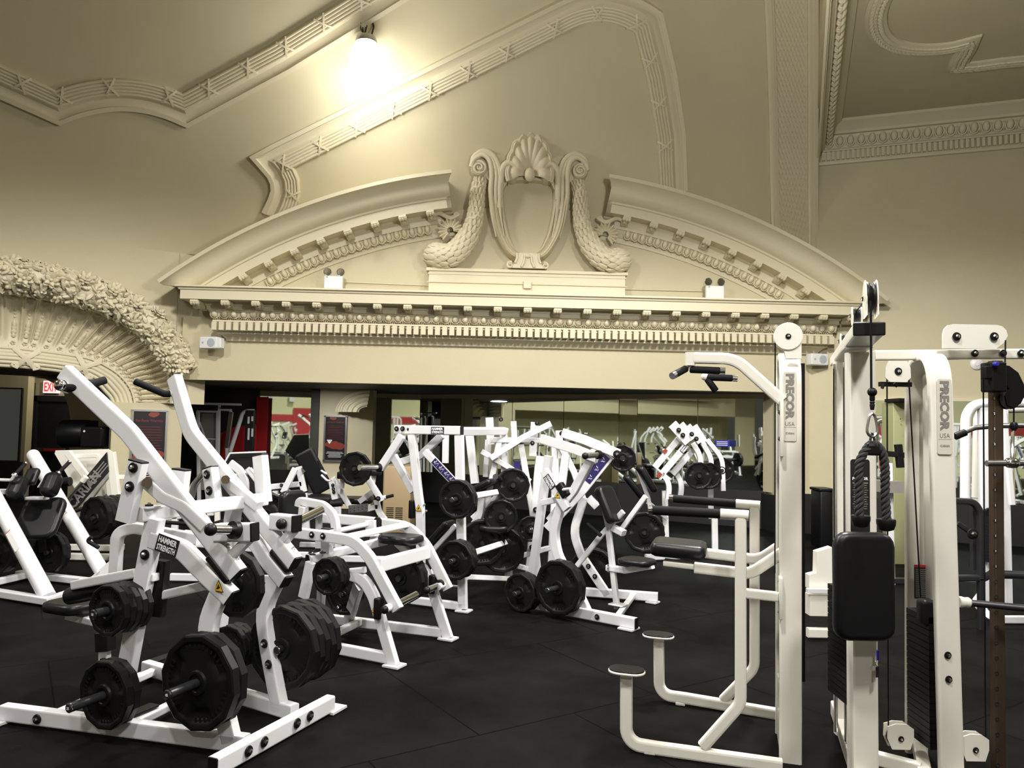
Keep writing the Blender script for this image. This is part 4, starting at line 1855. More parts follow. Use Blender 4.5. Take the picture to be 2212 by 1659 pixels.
class Mach:
    def __init__(s, name, label, cat, loc, mat='white', group=None):
        s.t = thing(name, label, cat, loc, group)
        s.m = mat
        s.o0 = Vector(loc)

    def beam(s, name, pts, w=.05, h=.075, side=(1, 0, 0), fil=0, m=None, rad=.008):
        b = MB()
        n = side.n if isinstance(side, Pl) else side
        b.beam(pts, w, h, n, fil, rad)
        return b.build(name, m or s.m, s.t, ang=40)

    def tube(s, name, pts, r, m=None, fil=0, par=None):
        b = MB()
        b.tube(pts, r, 14, fil)
        return b.build(name, m or s.m, par or s.t, ang=40)

    def bolt(s, p, n, k=1.0, small=False):
        for me, nm in (((ME_SMALL, 'screw'),) if small else ((ME_BOLT, 'bolt'), (ME_NUT, 'bolt_head'))):
            o = bpy.data.objects.new(nm, me)
            COL.objects.link(o)
            if nm == 'bolt_head':
                o.parent = last
            else:
                o.parent = s.t
                o.matrix_local = Matrix.Translation(Vector(p) - s.o0) @ zto(n) @ Matrix.Scale(k, 4)
            last = o

    def pad(s, name, c, ax, d, m='black', r=.04):
        b = MB()
        b.rbox(c, d, ax, r)
        return b.build(name, m, s.t, ang=50)

    def cap(s, name, c, ax, d, m='rubber'):
        b = MB()
        b.rbox(c, d, ax, .006)
        return b.build(name, m, s.t)

    def grip(s, a, c, r=.016, m='foam', ends=True, name='grip'):
        a, c = Vector(a), Vector(c)
        b = MB()
        d = (c - a).normalized()
        b.lathe(a, d, [(0, 0), (r * .8, 0), (r, r * .3), (r, (c - a).length - r * .3), (r * .8, (c - a).length), (0, (c - a).length)], 16)
        return b.build(name, m, s.t)

    def horn(s, a, c, r=.025, m='chrome', ball=None, disc=None):
        """plate peg a (root) -> c (tip)"""
        b = MB()
        a, c = Vector(a), Vector(c)
        b.cyl(a, c, r, 18)
        o = b.build('plate_peg', m, s.t)
        if disc:
            b = MB()
            d = (c - a).normalized()
            b.lathe(a, d, [(0, 0), (disc, 0), (disc * 1.05, .012), (disc, .03), (0, .03)], 22)
            b.build('rubber_stop', 'rubber', s.t)
        if ball:
            b = MB()
            b.ell(c, (ball, ball, ball), None, 14, 10)
            b.build('end_knob', 'rubber', s.t)
        return o

    def foot(s, p, ax=None, d=(.13, .09, .012)):
        b = MB()
        p = Vector(p)
        b.box(Vector((p.x, p.y, .012)), d, ax)
        f = b.build('foot_plate', s.m, s.t)
        b = MB()
        b.box(Vector((p.x, p.y, .003)), (d[0] * 1.1, d[1] * 1.1, .006), ax)
        b.build('rubber_foot', 'rubber', s.t)
        return f

    def badge(s, c, X, Y, w, h, lines, mt='label_black', tm='label_white', bold=.03):
        N = Vector(X).cross(Vector(Y))
        b = MB()
        b.box(c, (w, h, .003), (Vector(X), Vector(Y), N))
        o = b.build('name_plate', mt, s.t)
        n = len(lines)
        for i, l in enumerate(lines):
            cc = Vector(c) + Vector(Y) * (h * ((n - 1) / 2 - i) / n * .92)
            text(l, o, tm, cc + N * .002, X, Y, h / n * .72, w=w * .86, bold=bold)
        return o

    def warn(s, c, X, Y, k=.022):
        X, Y = Vector(X), Vector(Y)
        N = X.cross(Y)
        c = Vector(c)
        b = MB()
        b.prism([c + X * k * 1.15 - Y * k, c + Y * k * 1.1, c - X * k * 1.15 - Y * k], N, .001)
        o = b.build('warning_label', 'label_black', s.t)
        b = MB()
        b.prism([c + X * k * .92 - Y * k * .85 + N * .001, c + Y * k * .85 + N * .001, c - X * k * .92 - Y * k * .85 + N * .001], N, .0006)
        f = b.build('triangle', 'yellow', s.t)
        b = MB()
        b.box(c - Y * k * .3 + N * .0018, (k * .8, k * .28, .0004), ((X + Y * .4).normalized(), (Y - X * .4).normalized(), N))
        b.box(c - Y * k * .1 + N * .0018, (k * .3, k * .7, .0004), (X, Y, N))
        b.build('pictogram', 'label_black', s.t)


# ---- weight plates
def plate_mesh(R, t, hub=.05, slots=3):
    b = MB()
    n = 72
    rs = [(.025, .5), (hub * .72, .5), (hub * .78, .62), (hub, .62), (hub * 1.08, .38), (R * .42, .34), (R * .52, .34), (R * .58, .34), (R * .66, .34), (R * .74, .34), (R * .82, .36), (R * .85, .46), (R * .88, .5), (R * .965, .5), (R, .40)]

    def rad(r, a):
        # twelve sided outside, round inside
        k = max(0, min(1, (r / R - .70) / .15))
        q = (a + math.pi / 12) % (math.pi / 6) - math.pi / 12
        return r * (1 * (1 - k) + k * math.cos(math.pi / 12) / math.cos(q) * 1.015)

    vs = []
    for sg in (1, -1):
        for (r, z) in rs:
            for q in range(n):
                a = 2 * math.pi * q / n
                zz = z * t
                if .5 * R < r < .80 * R:
                    sa = (a * slots / (2 * math.pi) + .25) % 1.0
                    w = max(0, 1 - (abs(sa - .5) / .21) ** 4)
                    w *= max(0, 1 - (abs(r / R - .66) / .15) ** 4)
                    zz -= .26 * t * w
                rr = rad(r, a)
                vs.append(Vector((rr * math.cos(a), rr * math.sin(a), sg * zz)))
    k = len(rs)
    fs = []
    for h in range(2):
        for i in range(k - 1):
            for q in range(n):
                p = (q + 1) % n
                f = (h * k * n + i * n + q, h * k * n + i * n + p, h * k * n + (i + 1) * n + p, h * k * n + (i + 1) * n + q)
                fs.append(f if h == 0 else f[::-1])
    for q in range(n):
        p = (q + 1) % n
        fs.append(((k - 1) * n + q, (k - 1) * n + p, (2 * k - 1) * n + p, (2 * k - 1) * n + q))
        fs.append((q, k * n + q, k * n + p, p))
    b.add(vs, fs)
    for q in range(40):
        a = 2 * math.pi * q / 40
        if (q % 13) in (0, 1, 2):
            continue
        u_ = Vector((math.cos(a), math.sin(a), 0))
        b.box(u_ * R * .76 + Vector((0, 0, t * .35)), (R * .05, R * .10, .004), (Vector((-u_.y, u_.x, 0)), u_, Vector((0, 0, 1))))
    return meshof(b, 'weight_plate', 'rubber', 28)


PM = {45: (plate_mesh(.225, .05, .055), .225, .05), 35: (plate_mesh(.19, .045, .05), .19, .045), 25: (plate_mesh(.165, .042, .05), .165, .042), 10: (plate_mesh(.125, .034, .045), .125, .034)}
NPL = 0


def plates(kind, n, c, axis, where, roll=.1, gap=1.02, R=None):
    """n plates from the outermost centre c inward along -axis; where completes the label"""
    global NPL
    me, R0_, t = PM[kind]
    axis = Vector(axis).normalized()
    size = {45: 'large', 35: 'medium large', 25: 'medium', 10: 'small'}[kind]
    out = []
    for i in range(n):
        o = bpy.data.objects.new('weight_plate', me)
        COL.objects.link(o)
        p = Vector(c) - axis * (t * gap * i)
        rl = roll + i * .35
        o.matrix_world = Matrix.Translation(p) @ zto(axis) @ Matrix.Rotation(rl, 4, 'Z')
        pos = 'single' if n == 1 else ('outermost' if i == 0 else 'innermost' if i == n - 1 else ['second', 'third', 'fourth', 'fifth'][i - 1] + ' from outside')
        o['label'] = ('%s %s black weight plate %s' % (pos, size, where)).strip()
        o['category'] = 'weight plate'
        o['group'] = 'weight plates ' + where
        out.append(o)
        NPL += 1
    return out


def hang(mc, kind, n, c, axis, where, roll=.1):
    """plates on a peg of their machine"""
    ax_ = Vector(axis).normalized()
    t = PM[kind][2]
    mc.horn(Vector(c) - ax_ * (t * n + .12), Vector(c) + ax_ * (t * .5 + .03), .022, 'dark_metal')
    plates(kind, n, c, axis, where, roll)


def pegend(mc, p, n, txt, r=.022, up=Zv):
    b = MB()
    b.lathe(p, n, [(0, 0), (r, 0), (r, .012), (r * .8, .016), (0, .016)], 20)
    o = b.build('peg_end_cap', 'dark_metal', mc.t)
    b = MB()
    b.lathe(p, n, [(r * .99, .004), (r * 1.03, .006), (r * 1.03, .012), (r * .98, .013)], 20)
    b.build('chrome_ring', 'chrome', mc.t)
    n = Vector(n).normalized()
    X = Vector(up).cross(n).normalized()
    if txt:
        text(txt, o, 'label_white', Vector(p) + n * .0165, X, n.cross(X), .013, bold=.03)


# ================================================================ MACHINE A : lat pulldown at the front left
a1, a2 = flo(7, 1560, .0), flo(520, 1629, .0)
b1, b2 = flo(314, 1460, .0), flo(630, 1559, .0)
P1, P2 = vplane(a1, a2), vplane(b1, b2)
A = Mach('lat_pulldown_machine', 'white plate loaded pulldown machine nearest at the left, with two long arms', 'gym machine', flo(330, 1560))
c1, c2 = flo(466, 1680, .0), flo(713, 1540, .0)
UA = (c2 - c1).normalized()
VA = Vector((UA.y, -UA.x, 0))      # towards the viewer's right
PF = vplane(c1, c2)
h_ = .075
up = lambda p, z: Vector((p.x, p.y, z))
A.beam('base_rail', [up(a1, .055), up(a2, .055) + (a2 - a1).normalized() * .03], .06, .08, P1)
A.beam('base_rail', [up(b1, .055), up(b2, .055) + (b2 - b1).normalized() * .02], .06, .08, P2)
A.beam('cross_rail', [up(c1, .055) - UA * .02, up(c2, .055)], .06, .085, PF)
A.cap('end_cap', up(c1, .055) - UA * .022, (PF.n, Zv, UA), (.055, .08, .006))
for p, n, k in ((PF(536, 1622, .032), PF.n, 1), (PF(570, 1602, .032), PF.n, 1), (PF(641, 1562, .032), PF.n, 1), (PF(669, 1546, .032), PF.n, 1), (P1(81, 1553, .032), P1.n, 1)):
    A.bolt(p, n, 1.1)
A.foot(a1 + P1.n * .03, (UA, VA, Zv))
A.foot(c2 + UA * .03, (UA, VA, Zv))
A.foot(b1, (UA, VA, Zv))
# cross bars between the rails
A.beam('cross_bar', [up(P1(108, 1532), .055), up(P2(338, 1446), .055)], .04, .05, Zv)
A.beam('cross_bar', [up(P1(275, 1560), .055), up(P2(450, 1487), .055)], .04, .05, Zv)
for (p, q) in ((P1(150, 1530), .25), (P2(320, 1460), .3), (P1(255, 1550), .2)):
    A.pad('rubber_strip', up(p, .088) + UA * .12, (UA, VA, Zv), (.22, .07, .012), 'rubber', .01)
# masts
mt1, mb1 = P1(336, 1120), P1(256, 1545)
mt2, mb2 = P2(505, 1098), P2(455, 1500)
A.beam('mast', [mt1, mb1], .06, .085, P1)
A.beam('mast', [mt2, mb2], .06, .085, P2)
A.bolt(P1(314, 1198, .032), P1.n, 1.15)
# curved front frames with the legs
A.beam('curved_frame', [P1(331, 1165), P1(395, 1186), P1(432, 1225), P1(500, 1290)], .065, .085, P1, fil=[.16, .3])
A.beam('curved_frame', [P2(520, 1145), P2(556, 1172), P2(580, 1210), P2(618, 1256)], .065, .085, P2, fil=[.16, .3])
A.beam('leg', [P1(476, 1278), P1(446, 1352), P1(462, 1440), P1(500, 1600)], .06, .085, P1, fil=[.25, .2])
A.beam('leg', [P2(604, 1240), P2(568, 1315), P2(580, 1400), P2(606, 1535)], .06, .085, P2, fil=[.25, .2])
for x, y in ((572, 1390), (581, 1435)):
    A.bolt(P2(x, y, .032), P2.n, 1.1)
e1 = (P1(500, 1290) - P1(432, 1225)).normalized()
A.cap('end_cap', P1(501, 1291), (P1.n, e1.cross(P1.n), e1), (.06, .08, .01))
A.cap('end_cap', P2(619, 1257), (P2.n, e1.cross(P2.n), e1), (.06, .08, .01))
A.warn(P1(472, 1266, .034), -e1.cross(P1.n).cross(P1.n).normalized() if False else Vector((UA.y, -UA.x, 0)), Zv, .028)
XA = VA
s_dir = (P1(387, 1190) - P1(340, 1172)).normalized()
A.badge(P1(361, 1178, .036), s_dir, (P1.n.cross(s_dir)).normalized() if P1.n.cross(s_dir).z > 0 else -(P1.n.cross(s_dir)).normalized(), .125, .085, ['HAMMER', 'STRENGTH'])
# cross beam on the masts
xb0, xb1 = P1(300, 1112, .05), P2(572, 1078, -.14)
A.beam('cross_beam', [xb0, xb1], .07, .065, Zv)
for x, y in ((322, 1095), (470, 1076)):
    p = P1(x, y) if x < 400 else P2(x, y)
    b = MB()
    b.rbox(p, (.11, .09, .01), (UA, VA, Zv), .01)
    b.build('clamp_plate', 'white', A.t)
    A.bolt(p + Zv * .005, Zv, .9)


def post(top, bot, pl, off, bolts=(), nm='pivot_post', w=.055, h=.085, bear=None):
    A.beam(nm, [pl(*top, off), pl(*bot, off)], w, h, pl)
    d = (pl(*top, off) - pl(*bot, off)).normalized()
    A.cap('end_cap', pl(*top, off) + d * .004, (pl.n, d.cross(pl.n), d), (w, h, .01))
    for x, y in bolts:
        A.bolt(pl(x, y, off + w / 2), pl.n, 1.15)


post((299, 998), (271, 1126), P1, .09, ((289, 1010), (281, 1051)))
post((392, 1016), (383, 1092), P1, -.13)
post((454, 1012), (463, 1080), P2, .09, ((448, 1025), (453, 1060)))
post((562, 985), (571, 1085), P2, -.15)
for pl, xy, o0, o1 in ((P1, (318, 1042), .09, -.13), (P2, (487, 1036), .09, -.15)):
    A.tube('pivot_shaft', [pl(*xy, o0), pl(*xy, o1)], .024, 'bronze')
# lever arms
arm1 = [P1(141, 804), P1(279, 934), P1(515, 1240)]
arm2 = [P2(377, 816), P2(412, 935), P2(638, 1216)]
A.beam('lever_arm', arm1, .06, .088, P1, fil=.25, rad=.01)
A.beam('lever_arm', arm2, .06, .088, P2, fil=.25, rad=.01)
for pl, pts in ((P1, [(318, 1042), (355, 1075), (400, 1095), (445, 1138)]), (P2, [(487, 1036), (520, 1062), (560, 1095)])):
    A.beam('arm_brace', [pl(x, y, .015) for x, y in pts], .045, .06, pl, fil=.12)
A.beam('arm_brace', [P1(350, 1035, -.02), P1(352, 1085, -.02)], .04, .055, P1)
for pl, ar, sc, bx in ((P1, arm1, ((470 + 36, 1204), (527, 1221)), (487, 1240)), (P2, arm2, ((623, 1178), (637, 1192)), (604, 1213))):
    d = (ar[2] - ar[1]).normalized()
    q = d.cross(pl.n)
    A.cap('end_cap', ar[2] + d * .004, (pl.n, q, d), (.055, .083, .01))
    if q.z > 0:
        q = -q
    A.pad('rubber_bumper', ar[2] - d * .085 + q * .060, (d, pl.n, q), (.17, .062, .036), 'rubber', .012)
    for t_ in (.06, .14):
        A.bolt(ar[2] - d * t_ - q * .045, -q, 1, True)
# weight arms with chrome pegs
for pl, x0, x1, yy, peg in ((P1, (470, 1150), (549, 1149), 0, None), (P2, (592, 1126), (640, 1131), 0, None)):
    a, c = pl(*x0, .0), pl(*x1, .0)
    A.beam('peg_arm', [a, c], .07, .088, pl)
    d = (c - a).normalized()
    A.cap('end_cap', c + d * .003, (pl.n, d.cross(pl.n), d), (.072, .09, .012))
A.beam('gusset', [P1(540, 1162), P1(497, 1204)], .05, .045, P1)
A.beam('gusset', [P1(470, 1160), P1(500, 1205)], .05, .03, P1)
A.beam('gusset', [P2(634, 1145), P2(612, 1172)], .05, .045, P2)
A.horn(P1(512, 1145, .05), P1(455, 1144, .19), .022, 'chrome', .030, .043)
A.horn(P2(640, 1128, -.03), P2(693, 1102, -.28), .025, 'chrome')
b = MB()
b.ell(P2(608, 1132, .06), (.03, .03, .03), None, 14, 10)
b.build('end_knob', 'rubber', A.t)
# handles at the top of the arms
ha, hb = P1(137, 838, .06), P1(150, 838, -.0)
b = MB()
b.cyl(P1(132, 832, .05), P1(146, 838, -.02), .03, 16)
b.ell(P1(130, 832, .05), (.03, .03, .03), None, 14, 10)
b.build('handle_hub', 'chrome', A.t)
A.tube('handle', [P1(146, 838, .035), P1(170, 838, .01), P1(227, 821, -.12)], .021, 'foam', .03)
A.tube('handle_stub', [P2(377, 846), P2(366, 851, .03)], .02, 'white')
A.tube('handle', [P2(367, 851, .03), P2(355, 851, .06), P2(292, 824, .16)], .021, 'foam', .03)
# thigh pad frame, hoop and seat between the rails
PM_ = Pl((mb1 + mb2) / 2, UA)
PCn = lambda x, y, f: (P1(x, y) * (1 - f) + P2(x, y) * f)
A.beam('hoop', [PCn(249, 1243, .25), PCn(254, 1150, .25), PCn(290, 1140, .3), PCn(430, 1165, .35)], .045, .06, P1, fil=[.14, .1])
A.beam('thigh_beam', [PCn(164, 1263, .1), PCn(300, 1237, .0)], .05, .06, Zv)
A.cap('end_cap', PCn(162, 1263, .1), (P1.n, Zv, (PCn(164, 1263, .1) - PCn(300, 1237, .1)).normalized()), (.05, .055, .01))
A.tube('thigh_roller', [PCn(150, 1288, .12), PCn(238, 1272, .12)], .045, 'black')
A.beam('side_beam', [PCn(318, 1293, .1), P1(456, 1262, -.02)], .045, .055, Zv)
sa = PCn(150, 1312, .45)
A.pad('seat', PCn(158, 1308, .45), (VA, UA, Zv), (.30, .26, .06), 'black', .09)
A.beam('seat_bracket', [PCn(150, 1330, .45), PCn(235, 1350, .45)], .06, .04, P1)
A.beam('seat_post', [PCn(226, 1345, .4), up(PCn(226, 1500, .4), .08)], .045, .055, P1)
A.beam('seat_sleeve', [PCn(227, 1365, .4), PCn(229, 1405, .4)], .075, .085, P1, m='rubber')
b = MB()
b.tube([PCn(224, 1424, .38), PCn(226, 1434, .38)], .008, 8)
b.box(PCn(226, 1427, .36), (.05, .02, .018), (VA, UA, Zv))
b.build('adjusting_knob', 'rubber', A.t)
A.beam('pad_post', [P1(350, 1210, -.06), P1(340, 1330, -.06)], .05, .075, P1, m='rubber')
A.tube('adjusting_rod', [P1(330, 1247, -.03), P1(362, 1240, -.12)], .008, 'chrome')
b = MB()
b.rbox(P1(331, 1246, -.02), (.045, .04, .05), (VA, Zv, UA), .005)
b.build('rod_bracket', 'white', A.t)
# storage pegs and plates
nP = -UA
def stack(mc, kind, n, tip, face, where, txt=None, Y=None, pl=None, offp=.15, roll=.1):
    """tip/face given as world points; the peg runs along the axis"""
    ax_ = (Vector(tip) - Vector(face)).normalized()
    t = PM[kind][2]
    mc.horn(Vector(face) - ax_ * (t * n + .03), Vector(tip), .022, 'dark_metal')
    pegend(mc, tip, ax_, txt)
    plates(kind, n, Vector(face) - ax_ * t * .5, ax_, where, roll)


f45 = P1(424, 1476, .11)
stack(A, 45, 2, f45 - UA * .16, f45, 'on the front floor peg marked 45', '45', roll=.15)
f25 = P1(222, 1503, .11)
stack(A, 25, 2, f25 - UA * .17, f25, 'on the lower left peg marked 25', '25')
f10 = P1(230, 1320, .15)
stack(A, 10, 5, f10 - UA * .06, f10, 'on the mast peg marked 10', '10')
f45b = P2(606, 1402, -.02)
stack(A, 45, 5, f45b + UA * -.02, f45b, 'in the thickest stack, behind the curved leg', None, roll=.3)
f10b = P2(492, 1402, .09)
stack(A, 10, 3, f10b - UA * .02, f10b, 'between the two curved legs at the left', None, roll=.3)
A.horn(P1(520, 1235, -.12), P1(552, 1240, -.25), .022, 'chrome')
hang(A, 25, 1, P1(512, 1262, -.14), -UA, 'behind the rubber bumper at the left')
# ================================================================ MACHINE H : assisted dip and chin tower
n1, n2 = flo(1395, 1626), flo(1676, 1665)
f1, f2 = flo(1470, 1522), flo(1681, 1553)
N1, N2 = vplane(n1, n2), vplane(f1, f2)
H = Mach('assisted_dip_tower', 'off-white assisted chin and dip tower with knee pad and two foot steps', 'gym machine', flo(1600, 1600), 'cream')
EH = (n2 - n1).normalized()
OH = Vector((-EH.y, EH.x, 0))
if OH.y < 0:
    OH = -OH
for pl, pts, fo, st in ((N1, [(1353, 1462), (1353, 1605), (1420, 1616), (1690, 1654)], (1404, 1628), (1354, 1447)), (N2, [(1423, 1384), (1424, 1500), (1480, 1508), (1690, 1544)], (1470, 1520), (1422, 1371))):
    H.beam('base_frame', [pl(*p) for p in pts], .05, .060, pl, fil=[.17, .17], rad=.012)
    q = pl(*fo)
    H.pad('foot_plate', up(q, .01), (EH, OH, Zv), (.055, .05, .02), 'cream', .006)
    c = pl(*st)
    H.pad('step_plate', c + Zv * -.006, (OH, EH, Zv), (.13, .185, .012), 'cream', .06)
    H.pad('step_grip', c + Zv * .003, (OH, EH, Zv), (.122, .177, .008), 'rubber', .057)
for pl, pts in ((N1, [(1600, 1112), (1600, 1520), (1518, 1612)]), (N2, [(1630, 1090), (1630, 1443), (1562, 1512)])):
    H.beam('dip_upright', [pl(*p) for p in pts], .045, .055, pl, fil=.10, rad=.012)
# dip handles
for pl, tip, f0, f1_, e_ in ((N1, (1402, 1102), (1410, 1102), (1556, 1110), (1617, 1114)), (N2, (1446, 1077), (1455, 1077), (1590, 1088), (1642, 1092))):
    H.tube('handle_sleeve', [pl(*f1_), pl(*e_)], .026, 'cream')
    H.tube('dip_handle', [pl(*f0), pl(*f1_)], .0235, 'foam')
    H.tube('chrome_collar', [pl(*tip), pl(*f0)], .025, 'chrome')
# knee pad carriage
mid = lambda x, y, f=.5: N1(x, y) * (1 - f) + N2(x, y) * f
H.beam('pad_arm', [mid(1500, 1226, .25), mid(1620, 1240, .25), mid(1692, 1192, .25)], .045, .055, N1, fil=.12, rad=.012)
H.beam('pad_arm', [mid(1500, 1192, .75), mid(1640, 1209, .75), mid(1690, 1176, .75)], .045, .055, N1, fil=.12, rad=.012)
pc_ = mid(1467, 1184, .5)
tilt = (EH * 1 + Zv * -.04).normalized()
H.pad('knee_pad', pc_, (tilt, OH, tilt.cross(OH).normalized() * (1 if tilt.cross(OH).z > 0 else -1)), (.29, .29, .075), 'black', .04)
H.beam('pad_bracket', [mid(1435, 1214, .4), mid(1500, 1222, .4)], .1, .03, N1)
# column : front leg, arch and rear leg
HC = Pl(N1(1700, 1400, -.0) + OH * .10, N1.n)
cw = .105
tp = HC(1714, 772)
ba = HC(1708, 1640)
ba = up(ba, 0)
tpz = tp.z + .02
def arch_tower(mc, p0, dirn, wid, dep, depth, z1, m, rr=.16, lean=Vector((0, 0, 0)), nm='column'):
    """front leg at p0, rear leg at p0+dirn*depth, rounded over the top; wid is seen from the front"""
    side = Vector((-dirn.y, dirn.x, 0))
    pts = [up(p0, 0) + lean, up(p0, z1), up(p0, z1) + dirn * depth, up(p0, 0) + dirn * depth]
    mc.beam(nm, pts, wid, dep, side, fil=[rr, rr], m=m, rad=.014)


arch_tower(H, ba + OH * .02, OH, cw, .035, .36, tpz, 'cream', lean=(HC(1708, 1640) - HC(1714, 772)) * Vector((0, 0, 0)).length if False else Vector((0, 0, 0)))
b = MB()
b.box(up(ba, 1.16) + OH * .2 + EH * .045, (.05, .30, 1.56), (EH, OH, Zv))
b.build('stack_shroud', 'rubber', H.t)
b = MB()
b.box(up(ba, .16) + OH * .2, (.09, .3, .32), (EH, OH, Zv))
b.build('shroud_base', 'cream', H.t)
# pulley disc on top
dc_ = HC(1702, 728, -.02)
for o_, n_ in ((-.024, 'pulley_cover'), (.024, 'pulley_cover')):
    b = MB()
    b.lathe(dc_ + OH * o_, -OH, [(0, 0), (.066, 0), (.069, .004), (.066, .008), (0, .008)], 28)
    b.prism([dc_ + OH * o_ + EH * -.035, dc_ + OH * o_ + EH * .062, dc_ + OH * o_ + EH * .062 - Zv * .11, dc_ + OH * o_ - Zv * .11 - EH * .01], OH, .008)
    b.build(n_, 'cream', H.t)
b = MB()
b.lathe(dc_ + OH * .018, -OH, [(0, 0), (.062, 0), (.054, .012), (.062, .026), (0, .026)], 28)
b.build('pulley', 'rubber', H.t)
H.bolt(dc_ - OH * .033, -OH, .6)
H.tube('cable', [dc_ - EH * .06, up(dc_ - EH * .06, .9)], .0035, 'rubber')
# bracket with the chin arm
br_ = HC(1687, 905)
H.pad('arm_bracket', HC(1688, 925, .0) + OH * .0, (EH, OH, Zv), (.018, .09, .28), 'cream', .005)
H.pad('arm_bracket', HC(1686, 1290, .0), (EH, OH, Zv), (.018, .09, .20), 'cream', .005)
H.beam('link_bar', [N1(1606, 1281), HC(1680, 1289)], .045, .05, Zv)
for y in (891, 948, 1257, 1322):
    H.bolt(HC(1684, y), -EH, .5)
for off in (0.0, -.34):
    pts = [HC(1690, 866, off), HC(1588, 775, off), HC(1492, 773, off)]
    H.beam('chin_arm', pts, .04, .058, HC, fil=.16, rad=.014)
    e = HC(1491, 773, off)
    b = MB()
    b.cyl(e + Zv * .028, e - Zv * .04, .026, 18)
    b.cyl(e - Zv * .04, e - Zv * .065, .014, 12)
    b.build('pivot_hub', 'cream', H.t)
for pts, off in (([(1482, 796), (1458, 809)], 0), ([(1490, 798), (1556, 801)], 0), ([(1523, 815), (1583, 817)], -.3), ([(1527, 818), (1547, 845)], -.3)):
    a, c = HC(*pts[0], off), HC(*pts[1], off + (.08 if pts[0] == (1482, 796) else 0))
    H.grip(a, c, .0185, 'foam')
    d = (c - a).normalized()
    if pts[1] != (1547, 845):
        b = MB()
        b.cyl(c, c + d * .025, .0185, 16)
        b.build('chrome_tip', 'chrome', H.t)
b = MB()
b.ell(HC(1523, 814, -.3), (.022, .022, .022), None, 12, 8)
b.build('grip_joint', 'cream', H.t)
# maker's plate


def precor(mc, c, X, w, h):
    N = Vector(X).cross(Zv)
    b = MB()
    b.rbox(c, (w, h, .004), (Vector(X), Zv, N), .01)
    o = b.build('maker_plate', 'label_grey', mc.t)
    c = Vector(c) + N * .0022
    text('PRECOR', o, 'letter_grey', c + Zv * (h * .14), -Zv, X, w * .66, w=h * .66, bold=.055)
    text('USA', o, 'letter_grey', c - Zv * (h * .25), X, Zv, h * .06, w=w * .7)
    text('ICARIAN', o, 'letter_grey', c - Zv * (h * .385), X, Zv, h * .03, w=w * .62, bold=.02)
    b = MB()
    b.box(c - Zv * (h * .30), (w * .9, .0015, .0006), (Vector(X), Zv, N))
    b.build('divider', 'letter_grey', o)


fz = HC(1714, 878)
pp = up(ba, fz.z) - OH * .0005
precor(H, pp + EH * -.004, EH, .062, .345)

# ================================================================ MACHINE I : cable column with rope
YI0 = 3.5
PI_ = Pl((0, YI0, 0), (.02, -1, 0))
I = Mach('cable_column_machine', 'off-white cable column with rope handle and tall black back pad', 'gym machine', up(PI_(1862, 1659), 0), 'cream')
X1 = Vector((1, 0, 0))
Y1 = Vector((0, 1, 0))
BD = Vector((-.33, -.94, 0)).normalized()
it, ib = PI_(1857, 762), PI_(1864, 1659)
I.beam('front_post', [up(ib, 0), it], .075, .118, Y1, rad=.012)
rp_ = atY(1814, 1000, 4.15)
I.beam('rear_post', [up(rp_, 0), up(rp_, 2.0)], .06, .06, Y1, rad=.012)
g1 = atY(1826, 1000, 3.8)
for dy in (0, .12):
    I.tube('guide_rod', [up(g1, .1) + Y1 * dy, up(g1, 1.95) + Y1 * dy], .0095, 'chrome')
# weight stack between the posts
for k in range(18):
    b = MB()
    b.box(up(g1, .30 + .030 * k) + Y1 * .05 + X1 * .01, (.05, .26, .027))
    b.build('stack_weight', 'rubber', I.t)
I.beam('base_rail', [up(rp_, .05) - BD * .25, up(ib, .05) + BD * .2], .08, .07, Zv)
# head beam toward the viewer with the pulleys
zb_ = it.z + .035
hb0, hb1 = atY(1816, 787, 4.45), atY(1877, 703, 3.02)
zb_ = (hb0.z + hb1.z) / 2
hb0.z = hb1.z = zb_
I.beam('head_beam', [hb0, hb1], .115, .052, Vector((-BD.y, BD.x, 0)))
sd_ = Vector((-BD.y, BD.x, 0))
I.cap('end_cap', hb1 + BD * .006, (sd_, Zv, BD), (.118, .054, .014), 'rubber')
b = MB()
b.box(up(hb1, zb_ - .028) - BD * .45, (.12, .11, .008), (sd_, BD, Zv))
b.build('mounting_plate', 'cream', I.t)


def pulley(mc, c, ax_, r, w=.022, cov=True, cm='cream', down=.0):
    ax_ = Vector(ax_).normalized()
    b = MB()
    b.lathe(c - ax_ * w / 2, ax_, [(0, 0), (r * .9, 0), (r * .9, w * .15), (r * .78, w * .5), (r * .9, w * .85), (r * .9, w), (0, w)], 28)
    b.build('pulley', 'rubber', mc.t)
    if cov:
        for sgn in (-1, 1):
            b = MB()
            o_ = c + ax_ * (sgn * (w / 2 + .006))
            t_ = perp(ax_, BD)
            b.lathe(o_ - ax_ * .002, ax_, [(0, 0), (r, 0), (r, .004), (0, .004)], 28)
            b.prism([o_ + t_ * r * .9, o_ - t_ * r * .9, o_ - t_ * r * .9 - Zv * (r + down), o_ + t_ * r * .9 - Zv * (r + down)], ax_, .004)
            b.build('pulley_cover', cm, mc.t)
        mc.bolt(c + ax_ * -(w / 2 + .012), -ax_, .5)


q1 = atY(1880, 645, 3.12)
pulley(I, q1, sd_, .075, .03)
q2 = atY(1850, 682, 3.5)
pulley(I, q2, sd_, .04, .026)
q3 = atY(1824, 737, 4.0)
pulley(I, q3, sd_, .04, .026)
I.tube('cable', [q1 - BD * .06 + Zv * .02, q2 + BD * .03 + Zv * .02], .0035, 'rubber')
cb0 = atY(1881, 650, 2.98)
cb1 = atY(1884, 838, 2.98)
I.tube('cable', [cb0, up(cb0, cb1.z)], .0045, 'rubber')
